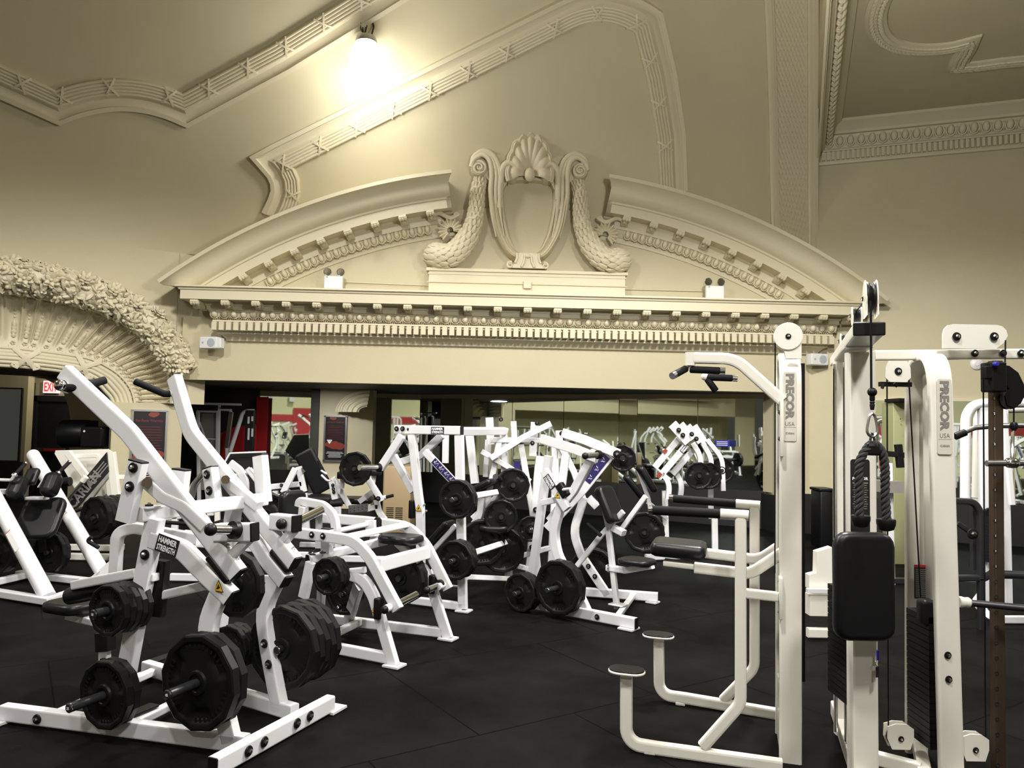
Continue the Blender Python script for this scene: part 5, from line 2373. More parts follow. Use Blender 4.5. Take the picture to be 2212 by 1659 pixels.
# hanging ball, snap hook and rope: things hanging from the cable
RP = thing('rope_attachment', 'black twisted triceps rope with two rubber ends hanging from a steel snap hook', 'rope handle', atY(1884, 1140, 2.98))
hx = lambda x, y, Y=2.98: atY(x, y, Y)
b = MB()
b.ell(hx(1884, 847), (.018, .018, .018), None, 16, 12)
b.lathe(hx(1884, 847), (0, 0, -1), [(.010, .015), (.010, .03), (.008, .035), (.010, .04), (.008, .045), (.010, .05), (.007, .07), (0, .07)], 14)
b.build('cable_stop', 'rubber', RP)
b = MB()
pts = [hx(1884, 893)] + [hx(1884 + dx, y) for dx, y in ((6, 900), (11, 925), (10, 935), (4, 942), (-4, 942), (-10, 935), (-11, 925), (-6, 900))] + [hx(1884, 893)]
b.tube(smooth_curve(pts, 40), .0055, 8)
b.build('snap_hook', 'steel', RP)
b = MB()
b.tube(smooth_curve([hx(1884, 935), hx(1880, 950), hx(1882, 962), hx(1888, 962), hx(1889, 950), hx(1884, 936)], 20), .005, 6)
b.build('link', 'dark_metal', RP)


def rope(pts, name):
    cl = smooth_curve(pts, 70)
    b = MB()
    for st in range(3):
        q = []
        a0 = perp((cl[1] - cl[0]).normalized(), Y1)
        Ls = 0
        for i, p in enumerate(cl):
            t = (cl[min(i + 1, 70)] - cl[max(i - 1, 0)]).normalized()
            a0 = perp(t, a0)
            bb_ = t.cross(a0)
            if i:
                Ls += (cl[i] - cl[i - 1]).length
            an = Ls * 95 + st * 2 * math.pi / 3
            q.append(p + (a0 * math.cos(an) + bb_ * math.sin(an)) * .0085)
        b.tube(q, .0095, 7)
    b.build(name, 'rope', RP)


rope([hx(1884, 958), hx(1874, 968), hx(1860, 990), hx(1855, 1020), hx(1857, 1060), hx(1856, 1105), hx(1857, 1122)], 'rope_strand')
rope([hx(1884, 958), hx(1898, 966), hx(1908, 985), hx(1912, 1015), hx(1912, 1060), hx(1914, 1100), hx(1915, 1132)], 'rope_strand')
b = MB()
b.rbox(hx(1884, 970), (.055, .05, .03), (X1, Zv, -Y1), .01)
b.build('rope_wrap', 'rubber', RP)
for x, y in ((1859, 1120), (1914, 1128)):
    b = MB()
    b.lathe(hx(x, y) + Zv * .012, (0, 0, -1), [(0, 0), (.034, 0), (.036, .006), (.035, .02), (.028, .040), (.012, .046), (0, .046)], 22)
    b.build('rubber_end', 'rubber', RP)
# plaque on the post
pq_ = PI_(1858, 1072, .041)
b = MB()
b.rbox(pq_, (.088, .335, .003), (X1, Zv, -Y1), .012)
pl_ = b.build('instruction_plate', 'label_black', I.t)
text('PRECOR', pl_, 'label_white', pq_ + Zv * .08 - Y1 * .002, X1, Zv, .014, w=.072, bold=.03)
b = MB()
for k in range(12):
    b.box(pq_ + Zv * (.06 - .0105 * k) - Y1 * .002, (.06 if k % 3 else .07, .003 if k else .006, .0008), (X1, Zv, -Y1))
b.build('small_print', 'letter_grey', pl_)
# back pad
pc_ = atY(1865, 1266, 3.36)
I.pad('back_pad', pc_, (X1, Zv, -Y1), (.262, .465, .065), 'black', .06)
I.pad('pad_board', pc_ + Y1 * .04, (X1, Zv, -Y1), (.20, .38, .02), 'rubber', .03)
# keys hanging from the post
b = MB()
kp = atY(1896, 1415, 3.44)
b.rbox(kp, (.010, .045, .012), (X1, Zv, -Y1), .004)
K_ = thing('key_ring', 'bunch of keys with a blue tag hanging beside the post', 'keys', kp - Zv * .1)
b.build('tag', 'blue', K_)
b = MB()
b.tube([kp - Zv * .035 + Vector((.012 * math.cos(a), 0, .014 * math.sin(a))) for a in [k * .55 for k in range(12)]], .0015, 6)
b.build('ring', 'chrome', K_)
b = MB()
for k in range(4):
    b.box(kp + Vector((.003 * (k - 1.5), .003 * k, -.075)), (.010, .002, .045), (X1, Y1, Zv))
b.build('keys', 'dark_metal', K_)
# low pulley, base and floor cable
b = MB()


def low_pulley(mc, x, y, Y, k=1.0):
    c = atY(x, y, Y)
    b = MB()
    po = [c + X1 * (-.055 * k) + Zv * .055 * k, c + X1 * (.055 * k) + Zv * .045 * k]
    out = [c + X1 * (dx * k) + Zv * (dz * k) for dx, dz in ((-.060, .055), (-.02, .068), (.03, .066), (.062, .045), (.062, 0), (.045, -.05), (-.04, -.05), (-.062, 0))]
    b.prism(out, Y1, .006)
    b.build('pulley_cover', 'cream', mc.t)
    b = MB()
    b.prism([p + Y1 * .04 for p in out], Y1, .006)
    b.build('pulley_cover', 'cream', mc.t)
    b = MB()
    b.lathe(c + Y1 * .008, Y1, [(0, 0), (.052 * k, 0), (.045 * k, .014), (.052 * k, .03), (0, .03)], 24)
    b.build('pulley', 'rubber', mc.t)
    mc.bolt(c - Y1 * .002, -Y1, .6)
    return c


# ================================================================ MACHINE J : cable tower at the right
J = Mach('cable_tower', 'off-white arched cable tower with a second maker plate, right of the rope', 'gym machine', up(atY(2045, 1659, 3.5), 0), 'cream')
PJ = Pl((0, 3.5, 0), (0, -1, 0))
jt, jb = PJ(2028, 775), PJ(2053, 1659)
jb0 = PJ(2056, 1740)
dirJ = Vector((.27, 1, 0)).normalized()
pts = [up(jb0, 0), jt + Zv * .02, up(jt, jt.z + .02) + dirJ * .42, up(jb0, 0) + dirJ * .45 - X1 * .045]
J.beam('arched_column', pts, .108, .035, X1, fil=[.15, .15], rad=.012)
fz = PJ(2033, 900)
lp_ = (jt * (1 - (jt.z - fz.z) / (jt.z - 0.0)) + up(jb0, 0) * ((jt.z - fz.z) / jt.z))
precor(J, Vector((PJ(2034, 900).x, 3.478, fz.z)), X1, .066, .345)
b = MB()
b.box((atY(2003, 1300, 3.72).x + .06, 3.74, 1.0), (.006, .22, 1.8))
b.build('stack_shroud', 'cream', J.t)
for k in range(20):
    b = MB()
    b.box((atY(2002, 1480, 3.62).x + .02, 3.68, .17 + .030 * k), (.06, .2, .027))
    b.build('stack_weight', 'rubber', J.t)
c = atY(2002, 1322, 3.62)
J.pad('stack_top', c, (X1, Zv, -Y1), (.07, .12, .08), 'rubber', .02)
c = atY(1993, 1257, 3.84)
b = MB()
b.rbox(c, (.085, .165, .003), (X1, Zv, -Y1), .004)
o_ = b.build('caution_plate', 'label_black', J.t)
b = MB()
b.box(c + Zv * .078 - Y1 * .002, (.085, .012, .002), (X1, Zv, -Y1))
b.build('red_heading', 'red', o_)
b = MB()
for k in range(14):
    b.box(c + Zv * (.06 - .010 * k) - Y1 * .002, (.07, .004, .001), (X1, Zv, -Y1))
b.build('small_print', 'letter_grey', o_)
for x, y in ((2047, 1415), (2049, 1467)):
    J.bolt(PJ(x, y, .019), -Y1, .7)
# top beam and brackets
zt_b = atY(1935, 767, 3.72).z
J.beam('top_beam', [atY(1886, 768, 3.72), atY(2260, 764, 3.72)], .05, .048, Y1)
c = atY(1940, 802, 3.68)
b = MB()
out = [c + X1 * dx + Zv * dz for dx, dz in ((-.045, .05), (.045, .05), (.06, .02), (.062, -.03), (.04, -.052), (-.04, -.052), (-.062, -.03), (-.06, .02))]
b.prism(out, Y1, .006)
b.build('hanging_bracket', 'cream', J.t)
J.bolt(c, -Y1, .8)
b = MB()
b.box(c - Zv * .062 + Y1 * .03, (.15, .03, .022))
b.tube([c + X1 * -.07 - Zv * .06, c + X1 * -.078 - Zv * .085], .008, 8)
b.tube([c + X1 * -.03 - Zv * .06 - Y1 * .02, c + X1 * -.015 - Zv * .075 - Y1 * .02], .008, 8)
b.build('hook_bar', 'rubber', J.t)
c = atY(2107, 727, 3.62)
w_, h_ = .155, .058
b = MB()
out = [c + X1 * dx + Zv * dz for dx, dz in [(-w_ + .05 * (1 - math.cos(R_(a))) , -h_ + .0 + (h_ * 2 - .05) + .05 * math.sin(R_(a))) for a in (0, 30, 60, 90)] +
       [(w_ - .05 * (1 - math.sin(R_(a))), h_ - .05 + .05 * math.cos(R_(a))) for a in (0, 30, 60, 90)] + [(w_ - .02, -h_ + .03), (w_ - .06, -h_), (-w_, -h_)]]
b.prism(out, Y1, .008)
b.build('pulley_cover', 'cream', J.t)
for x in (2066, 2147):
    J.bolt(atY(x, 727, 3.615), -Y1, .9)
    b = MB()
    b.lathe(atY(x, 727, 3.64), Y1, [(0, 0), (.045, 0), (.04, .012), (.045, .024), (0, .024)], 24)
    b.build('pulley', 'rubber', J.t)
for x in (2105, 2166, 2205):
    J.bolt(atY(x, 763, 3.69), -Y1, .8)
J.tube('cable', [atY(1916, 815, 3.72), atY(1919, 1575, 3.72)], .0035, 'rubber')
J.tube('cable', [atY(1963, 815, 3.72), atY(1989, 1296, 3.72)], .0035, 'rubber')
J.tube('cable', [atY(2172, 735, 3.62), atY(2171, 790, 3.62)], .0035, 'rubber')
J.tube('cable', [atY(2124, 815, 3.6), atY(2129, 1600, 3.6)], .0035, 'rubber')
J.beam('base_rail', [up(atY(1890, 1610, 3.72), .06), up(atY(1990, 1640, 3.6), .06)], .06, .05, Zv)
J.beam('base_rail', [up(atY(2060, 1640, 3.45), .06), up(atY(2140, 1650, 3.45), .06)], .06, .05, Zv)
J.beam('cross_rail', [up(atY(1975, 1570, 4.2), .05), up(atY(2000, 1659, 3.5), .05)], .06, .06, Zv)
low_pulley(J, 1946, 1596, 3.68)
low_pulley(J, 2107, 1620, 3.5)
# side pegs of the tower
e0 = atY(2070, 1300, 3.55)
b = MB()
b.lathe(e0, (1, .0, -.05), [(0, 0), (.024, 0), (.026, .01), (.022, .03), (.024, .045), (.018, .055), (0, .055)], 18)
b.build('sleeve_cap', 'cream', J.t)
J.tube('bar_holder', [atY(2090, 1302, 3.55), atY(2260, 1318, 3.45)], .016, 'dark_metal')

# ================================================================ MACHINE K : adjustable pulley post
K = Mach('adjustable_pulley_post', 'worn bronze pulley post with numbered holes and a black carriage', 'gym machine', up(atY(2153, 1659, 3.62), 0), 'bronze')
kt, kb = atY(2150, 780, 3.62), up(atY(2156, 1660, 3.62), 0)
K.beam('post', [kb, kt], .05, .046, Y1, rad=.006)
for k in range(25):
    y = 860 + k * 33.0
    if 985 < y < 1010:
        continue
    x = 2147 + (y - 860) * .0095
    c = atY(x, y, 3.594)
    b = MB()
    b.lathe(c, -Y1, [(.010, 0), (.010, .0015), (.0065, .0018), (.006, .0)], 14)
    o_ = b.build('hole_ring', 'dark_metal', K.t)
    if k < 12:
        text('2' if k in (0, 1, 2, 3) else '1', o_, 'label_white', c - Y1 * .0025 + Zv * .0, X1, Zv, .011, bold=.02)
c = atY(2146, 815, 3.58)
K.pad('carriage', c, (X1, Zv, -Y1), (.072, .14, .09), 'rubber', .008)
K.pad('carriage_block', atY(2131, 805, 3.55), (X1, Zv, -Y1), (.035, .06, .04), 'rubber', .006)
b = MB()
b.lathe(atY(2149, 787, 3.53), -Y1, [(0, 0), (.012, 0), (.012, .015), (.008, .02), (0, .02)], 14)
b.build('blue_knob', 'blue', K.t)
c = atY(2186, 835, 3.58)
b = MB()
out = [atY(x, y, 3.57) for x, y in ((2160, 788), (2180, 790), (2200, 805), (2212, 830), (2214, 855), (2205, 872), (2190, 880), (2176, 875), (2172, 855), (2180, 840), (2170, 825), (2158, 822))]
b.prism(out, Y1, .01)
b.prism([p + Y1 * .05 for p in out], Y1, .01)
b.build('swivel_arm', 'rubber', K.t)
b = MB()
b.lathe(atY(2182, 862, 3.58), Y1, [(0, 0), (.048, 0), (.04, .014), (.048, .03), (0, .03)], 26)
b.build('pulley', 'dark_metal', K.t)
K.tube('cable', [atY(2190, 878, 3.6), atY(2190, 920, 3.6)], .0035, 'rubber')
b = MB()
b.lathe(atY(2190, 912, 3.6), -Zv, [(0, 0), (.012, 0), (.018, .012), (.018, .025), (.008, .04), (0, .04)], 14)
b.build('cable_stop', 'rubber', K.t)
t = thing('straight_bar', 'short chrome cable bar hanging across the bronze post', 'cable bar', atY(2170, 1004, 3.5))
b = MB()
b.tube([atY(2131, 1001, 3.5), atY(2250, 1000, 3.5)], .014, 14)
b.build('bar', 'steel', t)
b = MB()
b.lathe(atY(2186, 1000, 3.5), X1, [(.014, -.03), (.022, -.02), (.024, 0), (.022, .02), (.014, .03)], 16)
b.tube([atY(2186, 990, 3.5), atY(2187, 958, 3.52), atY(2188, 935, 3.56)], .008, 8)
b.build('swivel', 'chrome', t)
t = thing('wide_pulldown_bar', 'wide bent black bar hanging behind the bronze post', 'cable bar', atY(2150, 940, 5.0))
b = MB()
b.tube([atY(2066, 941, 5.0), atY(2105, 924, 5.0), atY(2150, 920, 5.0), atY(2260, 918, 5.0)], .017, 12, fil=.1)
b.build('bar', 'steel', t)
b = MB()
b.tube([atY(2063, 943, 5.0), atY(2085, 934, 5.0)], .024, 12)
b.build('grip', 'rubber', t)
# ================================================================ MACHINE D : curved seated row / dip frame
d1, d2 = flo(700, 1412), flo(848, 1440)
e1_, e2_ = flo(690, 1355), flo(966, 1382)
D1, D2 = vplane(d1, d2), vplane(e1_, e2_)
D = Mach('seated_dip_machine', 'low white machine of curved arches with chrome handles in the left middle', 'gym machine', flo(830, 1400))
UD = (D2.p - D1.p)
UD = D1.n * -1
VD = (d2 - d1).normalized()
aD = (VD, -UD, Zv)
for pl, s_ in ((D1, 0), (D2, 1)):
    pass
D.beam('upper_arch', [D1(x, y) for x, y in ((625, 1149), (700, 1158), (766, 1168), (800, 1205), (860, 1317))], .05, .075, D1, fil=[.2, .22, .3])
D.beam('upper_arch', [D2(x, y) for x, y in ((700, 1119), (790, 1126), (885, 1137), (922, 1180), (968, 1272))], .05, .075, D2, fil=[.2, .25, .3])
D.beam('lower_arch', [D1(x, y) for x, y in ((752, 1240), (786, 1250), (808, 1288), (851, 1438))], .05, .075, D1, fil=[.15, .3])
D.beam('lower_arch', [D2(x, y) for x, y in ((880, 1208), (915, 1225), (938, 1285), (968, 1378))], .05, .075, D2, fil=[.2, .3])
D.beam('base_rail', [D1(692, 1393), D1(838, 1421)], .05, .07, D1)
D.beam('base_rail', [D2(690, 1334), D2(955, 1366)], .05, .07, D2)
D.beam('cross_rail', [D1(700, 1380), D2(779, 1342)], .05, .05, Zv)
D.beam('cross_beam', [D1(815, 1222), D2(926, 1192)], .09, .055, Zv)
D.beam('cross_beam', [D1(740, 1236), D1(787, 1231)], .04, .05, Zv)
D.beam('brace', [D1(776, 1262), D2(753, 1338)], .05, .08, D1)
for x, y in ((773, 1275), (763, 1301)):
    D.bolt((D1(x, y) + D2(x, y)) / 2 + D1.n * .16, D1.n)
for x, y in ((674, 1155), (698, 1158)):
    D.bolt(D1(x, y, .027), D1.n)
for pl, x, y in ((D1, 852, 1438), (D2, 968, 1378), (D2, 700, 1352), (D1, 694, 1400)):
    D.foot(up(pl(x, y), 0), aD, (.12, .11, .012))
# handles at the arm ends
for pl, c, kn, pg in ((D1, (846, 1310), (832, 1317), ((862, 1303), (899, 1284))), (D2, (960, 1262), None, ((952, 1262), (922, 1275)))):
    D.tube('handle_hub', [pl(*c, .0), pl(c[0] - 14, c[1] + 6, .09)], .026, 'white')
    D.horn(pl(*pg[0], -.02 if pl is D1 else .03), pl(*pg[1], -.22 if pl is D1 else .22), .024, 'chrome', .028 if pl is D2 else None, .036 if pl is D2 else None)
b = MB()
b.ell(D1(831, 1317, .09), (.028, .028, .028), None, 14, 10)
b.build('end_knob', 'rubber', D.t)
D.horn(D2(968, 1266, 0), D2(985, 1268, -.1), .016, 'chrome')
for pl, x, y in ((D1, 818, 1314), (D2, 934, 1262)):
    D.pad('rubber_bumper', pl(x, y, .02), (Zv, pl.n, VD), (.14, .06, .05), 'rubber', .012)
D.warn(D1(809, 1316, .030), VD, Zv, .024)
# hoop with back pad
D.beam('hoop', [D1(x, y, -.18) for x, y in ((646, 1094), (648, 1082), (698, 1091), (722, 1112), (726, 1148))], .045, .06, D1, fil=[.03, .12, .12])
D.pad('back_pad', D1(631, 1096, -.3), (Vector((UD.x, UD.y, 0)), Zv, -VD), (.26, .26, .07), 'black', .06)
D.beam('upright', [D1(655, 1095, -.15), D1(650, 1150, -.15)], .05, .05, D1)
D.tube('chrome_bar', [D1(733, 1146, -.05), D2(800, 1131, .05)], .018, 'white')
D.beam('top_beam', [D1(751, 1160, -.02), D2(878, 1133, .02)], .04, .05, Zv)
D.beam('pivot_post', [D2(801, 1124, .1), D2(803, 1158, .1)], .05, .08, D2)
D.pad('bearing', D2(816, 1131, .08), (Zv, VD, D2.n), (.1, .07, .02), 'rubber', .03)
D.beam('pivot_post', [D1(707, 1143, -.1), D1(706, 1196, -.1)], .05, .08, D1)
D.cap('end_cap', D1(707, 1142, -.1), (VD, UD, Zv), (.08, .05, .008))
D.beam('adjuster_beam', [D1(668, 1208, -.05), D2(833, 1168, .06)], .06, .06, Zv)
D.cap('end_cap', D1(667, 1208, -.05), (VD, Zv, -UD), (.06, .06, .008))
for x, y in ((675, 1199), (697, 1195), (820, 1159)):
    D.bolt((D1 if x < 700 else D2)(x, y), Zv)
D.beam('upright', [D2(812, 1105 + 48, .05), D2(806, 1172, .05)], .05, .06, D2)
D.beam('front_leg', [D1(672, 1215, -.03), D1(656, 1290, -.03)], .05, .07, D1)
D.beam('rear_leg', [D1(695, 1262, -.1), D1(690, 1352, -.35)], .045, .055, D1)
D.pad('seat', D2(866, 1164, .12), (VD, UD, Zv), (.33, .25, .06), 'black', .09)
D.beam('seat_post', [D2(858, 1172, .12), D2(905, 1215, .12)], .05, .055, D2)
f = D1(705, 1246, .12)
nD = D1.n
stack(D, 10, 3, f + nD * .06, f, 'on the low white arched machine', None)
f = D2(868, 1248, .1)
hang(D, 35, 2, f, nD, 'inside the far arch of the low machine', .2)
f = D2(745, 1280, .2)
hang(D, 25, 1, f, nD, 'under the middle of the low machine')

# ================================================================ MACHINE E : tall frame, name plate on the top beam
g1_, g2_ = flo(700, 1290), flo(1003, 1322)
E1 = vplane(flo(860, 1305), g2_)
E2 = Pl(flo(1100, 1262), E1.n)
E_ = Mach('incline_press_machine', 'tall white frame machine with a name plate on its top beam', 'gym machine', flo(980, 1310))
VE = Vector((-E1.n.y, E1.n.x, 0))
if VE.x < 0:
    VE = -VE
UE = -E1.n
aE = (VE, -UE, Zv)
E_.beam('top_beam', [E1(855, 928), E1(997, 930)], .06, .078, E1)
E_.cap('end_cap', E1(998, 930), (UE, Zv, VE), (.06, .078, .008))
E_.beam('top_beam', [E1(990, 932, -.08), E2(1092, 931)], .06, .07, E1)
s_ = Vector((VE.x, VE.y, 0))
E_.badge(E1(945, 930, .032), (E1(990, 930) - E1(900, 929)).normalized(), Zv, .125, .062, ['HAMMER', 'STRENGTH'])
for x in (857, 870):
    E_.bolt(E1(x, 926, .032), E1.n)
E_.bolt(E1(881, 927, .032), E1.n, .5)
E_.beam('front_leg', [E1(890, 938), E1(904, 1070), E1(908, 1098), E1(909, 1160), E1(909, 1250)], .05, .075, E1, fil=.2)
E_.beam('front_leg', [E1(992, 940), E1(1000, 1314)], .05, .078, E1)
E_.beam('rear_leg', [E2(1088, 938), E2(1099, 1252)], .05, .075, E1)
E_.beam('inner_leg', [E2(1014, 938, .1), E2(1026, 1044, .1)], .05, .08, E1)
E_.beam('inner_leg', [E2(963, 940), E2(962, 1000)], .05, .06, E1)
E_.beam('inner_leg', [E2(1055, 950, -.1), E2(1050, 1030, -.1)], .05, .06, E1)
E_.beam('press_arm', [E1(868, 942, .08), E1(822, 1012, .08)], .05, .07, E1)
E_.horn(E1(822, 1010, .08), E1(776, 1010, .3), .025, 'chrome', None, .04)
E_.beam('press_arm', [E1(955, 940, -.1), E1(908, 985, -.1), E1(860, 1000, -.1)], .05, .065, E1, fil=.05)
E_.beam('press_arm', [E1(850, 985, -.05), E1(893, 1062, -.05)], .05, .07, E1)
E_.beam('label_arm', [E1(918, 975, .02), E1(985, 1046, .02)], .045, .065, E1)
c0_, c1_ = E1(936, 994, .045), E1(981, 1042, .045)
dl = (c1_ - c0_).normalized()
b = MB()
b.box((c0_ + c1_) / 2, ((c1_ - c0_).length, .058, .003), (dl, E1.n.cross(dl), E1.n))
lb_ = b.build('instruction_strip', 'navy', E_.t)
b = MB()
for k in range(4):
    o = c0_ * (1 - (k + .5) / 4) + c1_ * ((k + .5) / 4) + E1.n * .002
    q = E1.n.cross(dl)
    b.tube([o - dl * .018 - q * .012, o - dl * .005 + q * .012, o + dl * .01 - q * .002, o + dl * .02 + q * .014], .0016, 5)
    b.tube([o - dl * .02 + q * .004, o + dl * .004 - q * .014], .0016, 5)
    b.box(o + dl * .026, (.001, .05, .001), (dl, q, E1.n))
    b.ell(o - dl * .005 + q * .018, (.004, .004, .001), (dl, q, E1.n), 8, 4)
b.build('drawing', 'label_white', lb_)
E_.beam('horizontal_bar', [E1(1003, 1075, -.1), E2(1092, 1060)], .045, .055, E1)
E_.beam('horizontal_bar', [E1(1003, 1201), E2(1098, 1170)], .045, .055, E1)
E_.beam('base_rail', [E1(1003, 1248, -.2), E2(1100, 1252, .1)], .05, .075, E1)
E_.beam('base_rail', [E1(890, 1296), E1(1000, 1310)], .05, .065, E1)
E_.beam('cross_rail', [E1(880, 1298), E1(945, 1225, -.5)], .05, .05, Zv)
E_.foot(up(E1(1002, 1316), 0), aE, (.12, .11, .012))
E_.beam('curved_brace', [E2(1041, 1075, .15), E2(1038, 1112, .15), E2(1008, 1156, .2)], .05, .07, E1, fil=.2)
E_.beam('pad_beam', [E1(984, 1135, -.15), E1(938, 1186, -.15)], .04, .04, E1)
E_.pad('thigh_pad', E1(952, 1152, -.2), ((E1(984, 1120) - E1(938, 1170)).normalized(), UE, (E1(984, 1120) - E1(938, 1170)).normalized().cross(UE)), (.3, .2, .06), 'black', .03)
E_.pad('chest_pad', E2(1044, 1050, .15), ((E2(1068, 1036) - E2(1022, 1060)).normalized(), UE, (E2(1068, 1036) - E2(1022, 1060)).normalized().cross(UE)), (.27, .24, .065), 'black', .03)
for pl, x, y in ((E2, 1087, 1046), (E2, 1094, 1181), (E2, 1088, 1070)):
    E_.bolt(pl(x, y, .027), E1.n, .9)
E_.warn(E1(904, 1097, .03), VE, Zv, .028)
E_.pad('rubber_bumper', E1(890, 1100, .0), (Zv, UE, VE), (.16, .05, .05), 'rubber', .01)
for x, y in ((916, 1090), (920, 1104)):
    E_.bolt(E1(x, y, .01), VE, 1, True)
f = E1(985, 1079, .16)
nE = E1.n
stack(E_, 25, 2, f + nE * .07, f, 'high on the tall name plate frame')
f = E1(981, 1211, .17)
stack(E_, 25, 3, f + nE * .05, f, 'low on the tall name plate frame')

# ================================================================ MACHINE F : high row behind, with plates in the middle
F_ = Mach('iso_pulley_row_machine', 'tall white machine with high pivot posts behind the middle frame', 'gym machine', flo(1190, 1262))
FF = Pl(flo(1190, 1262), (.05, -1, 0))
fb = lambda x, y, o=0.0: FF(x, y, o)
Xf = Vector((1, .05, 0)).normalized()
for xs, ys, top, w_ in (((1057, 1060), (902, 960), 1, .08), ((1155, 1150), (912, 985), 1, .08), ((1109, 1112), (910, 960), 1, .06), ((1207, 1208), (930, 990), 1, .07)):
    F_.beam('pivot_post', [fb(xs[0], ys[0]), fb(xs[1], ys[1])], .05, w_, FF)
for x, y in ((1082 - 0, 906), (1160, 914), (1152, 934), (1150, 957), (1213, 936)):
    F_.bolt(fb(x, y, .027), FF.n)
F_.beam('cross_beam', [fb(1060, 950), fb(1215, 952)], .06, .055, FF)
F_.beam('mast', [fb(1166, 985), fb(1152, 1135), fb(1142, 1250)], .055, .085, FF)
F_.beam('mast', [fb(1125, 960), fb(1150, 1105), fb(1165, 1262)], .05, .065, FF)
F_.beam('mast', [fb(1078, 955), fb(1062, 1035), fb(1040, 1150)], .05, .06, FF)
F_.beam('mast', [fb(1198, 960), fb(1200, 1040), fb(1190, 1230)], .05, .075, FF)
F_.beam('lever', [fb(1060, 990, .1), fb(1130, 945, .1), fb(1190, 915, .1)], .05, .06, FF)
F_.beam('lever', [fb(1040, 975, .05), fb(1100, 1010, .05), fb(1145, 1040, .05)], .045, .055, FF)
F_.beam('lever', [fb(1210, 960, .05), fb(1240, 1020, .05), fb(1262, 1085, .05)], .045, .065, FF)
F_.beam('brace', [fb(1020, 1120), fb(1110, 1040)], .045, .055, FF)
F_.beam('base_rail', [fb(1075, 1215), fb(1188, 1183)], .05, .06, Zv)
F_.beam('base_rail', [fb(1062, 1208), fb(1140, 1228)], .05, .06, Zv)
F_.foot(up(fb(1140, 1250), 0))
for x, y in ((1157, 1101), (1149, 1182), (1133, 1048)):
    F_.bolt(fb(x, y, .04), FF.n, 1.2)
c0_, c1_ = fb(1117, 996, .04), fb(1115, 1028, .04)
b = MB()
b.box((c0_ + c1_) / 2, ((c1_ - c0_).length, .07, .003), ((c1_ - c0_).normalized(), Xf, FF.n))
b.build('instruction_strip', 'navy', F_.t)
hang(F_, 25, 3, fb(1082, 1116, .3), FF.n, 'behind the tall frame, lower middle', .2)
hang(F_, 45, 2, fb(1042, 1172, .2), FF.n, 'resting low behind the tall frame', .1)
hang(F_, 45, 3, fb(1085, 1188, .1), FF.n, 'in the dark middle behind the frames', .4)
hang(F_, 25, 3, fb(1108, 1048, .25), FF.n, 'high behind the tall frame', .3)
f = fb(1146, 1143, .35)
stack(F_, 10, 1, f + FF.n * .12, f, 'with open grips on the pale mast', None, roll=.5)
F_.tube('adjuster', [fb(1070, 1030, .35), fb(1085, 1038, .2)], .03, 'dark_metal')
F_.pad('seat', fb(1068, 1140, .2), (Xf, Y1, Zv), (.3, .3, .06), 'black', .08)

# ================================================================ MACHINE G : high row with two big plates in front
h1_, h2_ = flo(1150, 1318), flo(1378, 1364)
k1_, k2_ = flo(1262, 1292), flo(1423, 1304)
G1, G2 = vplane(h1_, h2_), vplane(k1_, k2_)
G_ = Mach('high_row_machine', 'white high row machine with wide blue label arm and back pad right of middle', 'gym machine', flo(1290, 1330))
VG = (h2_ - h1_).normalized()
UG = -G1.n
aG = (VG, -UG, Zv)
G_.beam('base_rail', [up(G1(1158, 1306), .06), up(G1(1374, 1352), .06)], .055, .085, G1)
G_.beam('base_rail', [up(G2(1262, 1284), .06), up(G2(1421, 1296), .06)], .055, .08, G2)
G_.cap('end_cap', up(G1(1375, 1352), .06), (UG, Zv, VG), (.052, .082, .008))
G_.bolt(up(G1(1290, 1337, .03), .06), G1.n)
G_.bolt(up(G1(1194, 1317, .03), .05), G1.n)
G_.beam('cross_bar', [up(G1(1330, 1335), .06), up(G2(1368, 1292), .06)], .04, .05, Zv)
G_.foot(up(G1(1358, 1360), 0), aG, (.13, .13, .012))
G_.foot(up(G2(1410, 1304), 0), aG, (.1, .1, .012))
GM = Pl((h1_ + k1_) / 2, G1.n)
G_.beam('curved_leg', [G1(x, y, -.03) for x, y in ((1215, 1080), (1196, 1150), (1205, 1200), (1240, 1260), (1270, 1325))], .055, .078, G1, fil=.3)
G_.beam('curved_leg', [G2(x, y, .0) for x, y in ((1262, 1075), (1238, 1150), (1256, 1200), (1312, 1285))], .055, .078, G2, fil=.3)
for x, y in ((1271, 1223), (1285, 1245)):
    G_.bolt(G2(x, y, .03), G2.n)
G_.beam('diagonal_arm', [G2(1182, 1142, .15), G2(1262, 1055, .15), G2(1318, 985, .15)], .055, .085, G2)
G_.beam('diagonal_arm', [G1(1286, 975, -.1), G1(1240, 1060, -.1), G1(1188, 1125, -.1)], .05, .075, G1, fil=.2)
dl = (G2(1318, 985) - G2(1262, 1055)).normalized()
c0_, c1_ = G2(1268, 1041, .18), G2(1310, 985, .18)
q = G2.n.cross(dl)
b = MB()
b.box((c0_ + c1_) / 2, ((c1_ - c0_).length, .075, .003), (dl, q, G2.n))
lb_ = b.build('instruction_strip', 'navy', G_.t)
b = MB()
for k in range(3):
    o = c0_ * (1 - (k + .5) / 3) + c1_ * ((k + .5) / 3) + G2.n * .002
    b.tube([o - q * .025 - dl * .012, o - dl * .005 + q * .012, o + dl * .014 - q * .004, o + dl * .02 + q * .02], .0018, 5)
    b.tube([o - dl * .02 + q * .01, o + dl * .004 - q * .02], .0018, 5)
b.build('drawing', 'label_white', lb_)
G_.beam('gusset', [G2(1271, 1075, .12), G2(1290, 1095, .12)], .06, .07, G2)
G_.beam('name_lever', [G1(1176, 1016, .02), G1(1226, 1100, .02)], .055, .075, G1)
sx = (G1(1215, 1085) - G1(1182, 1030)).normalized()
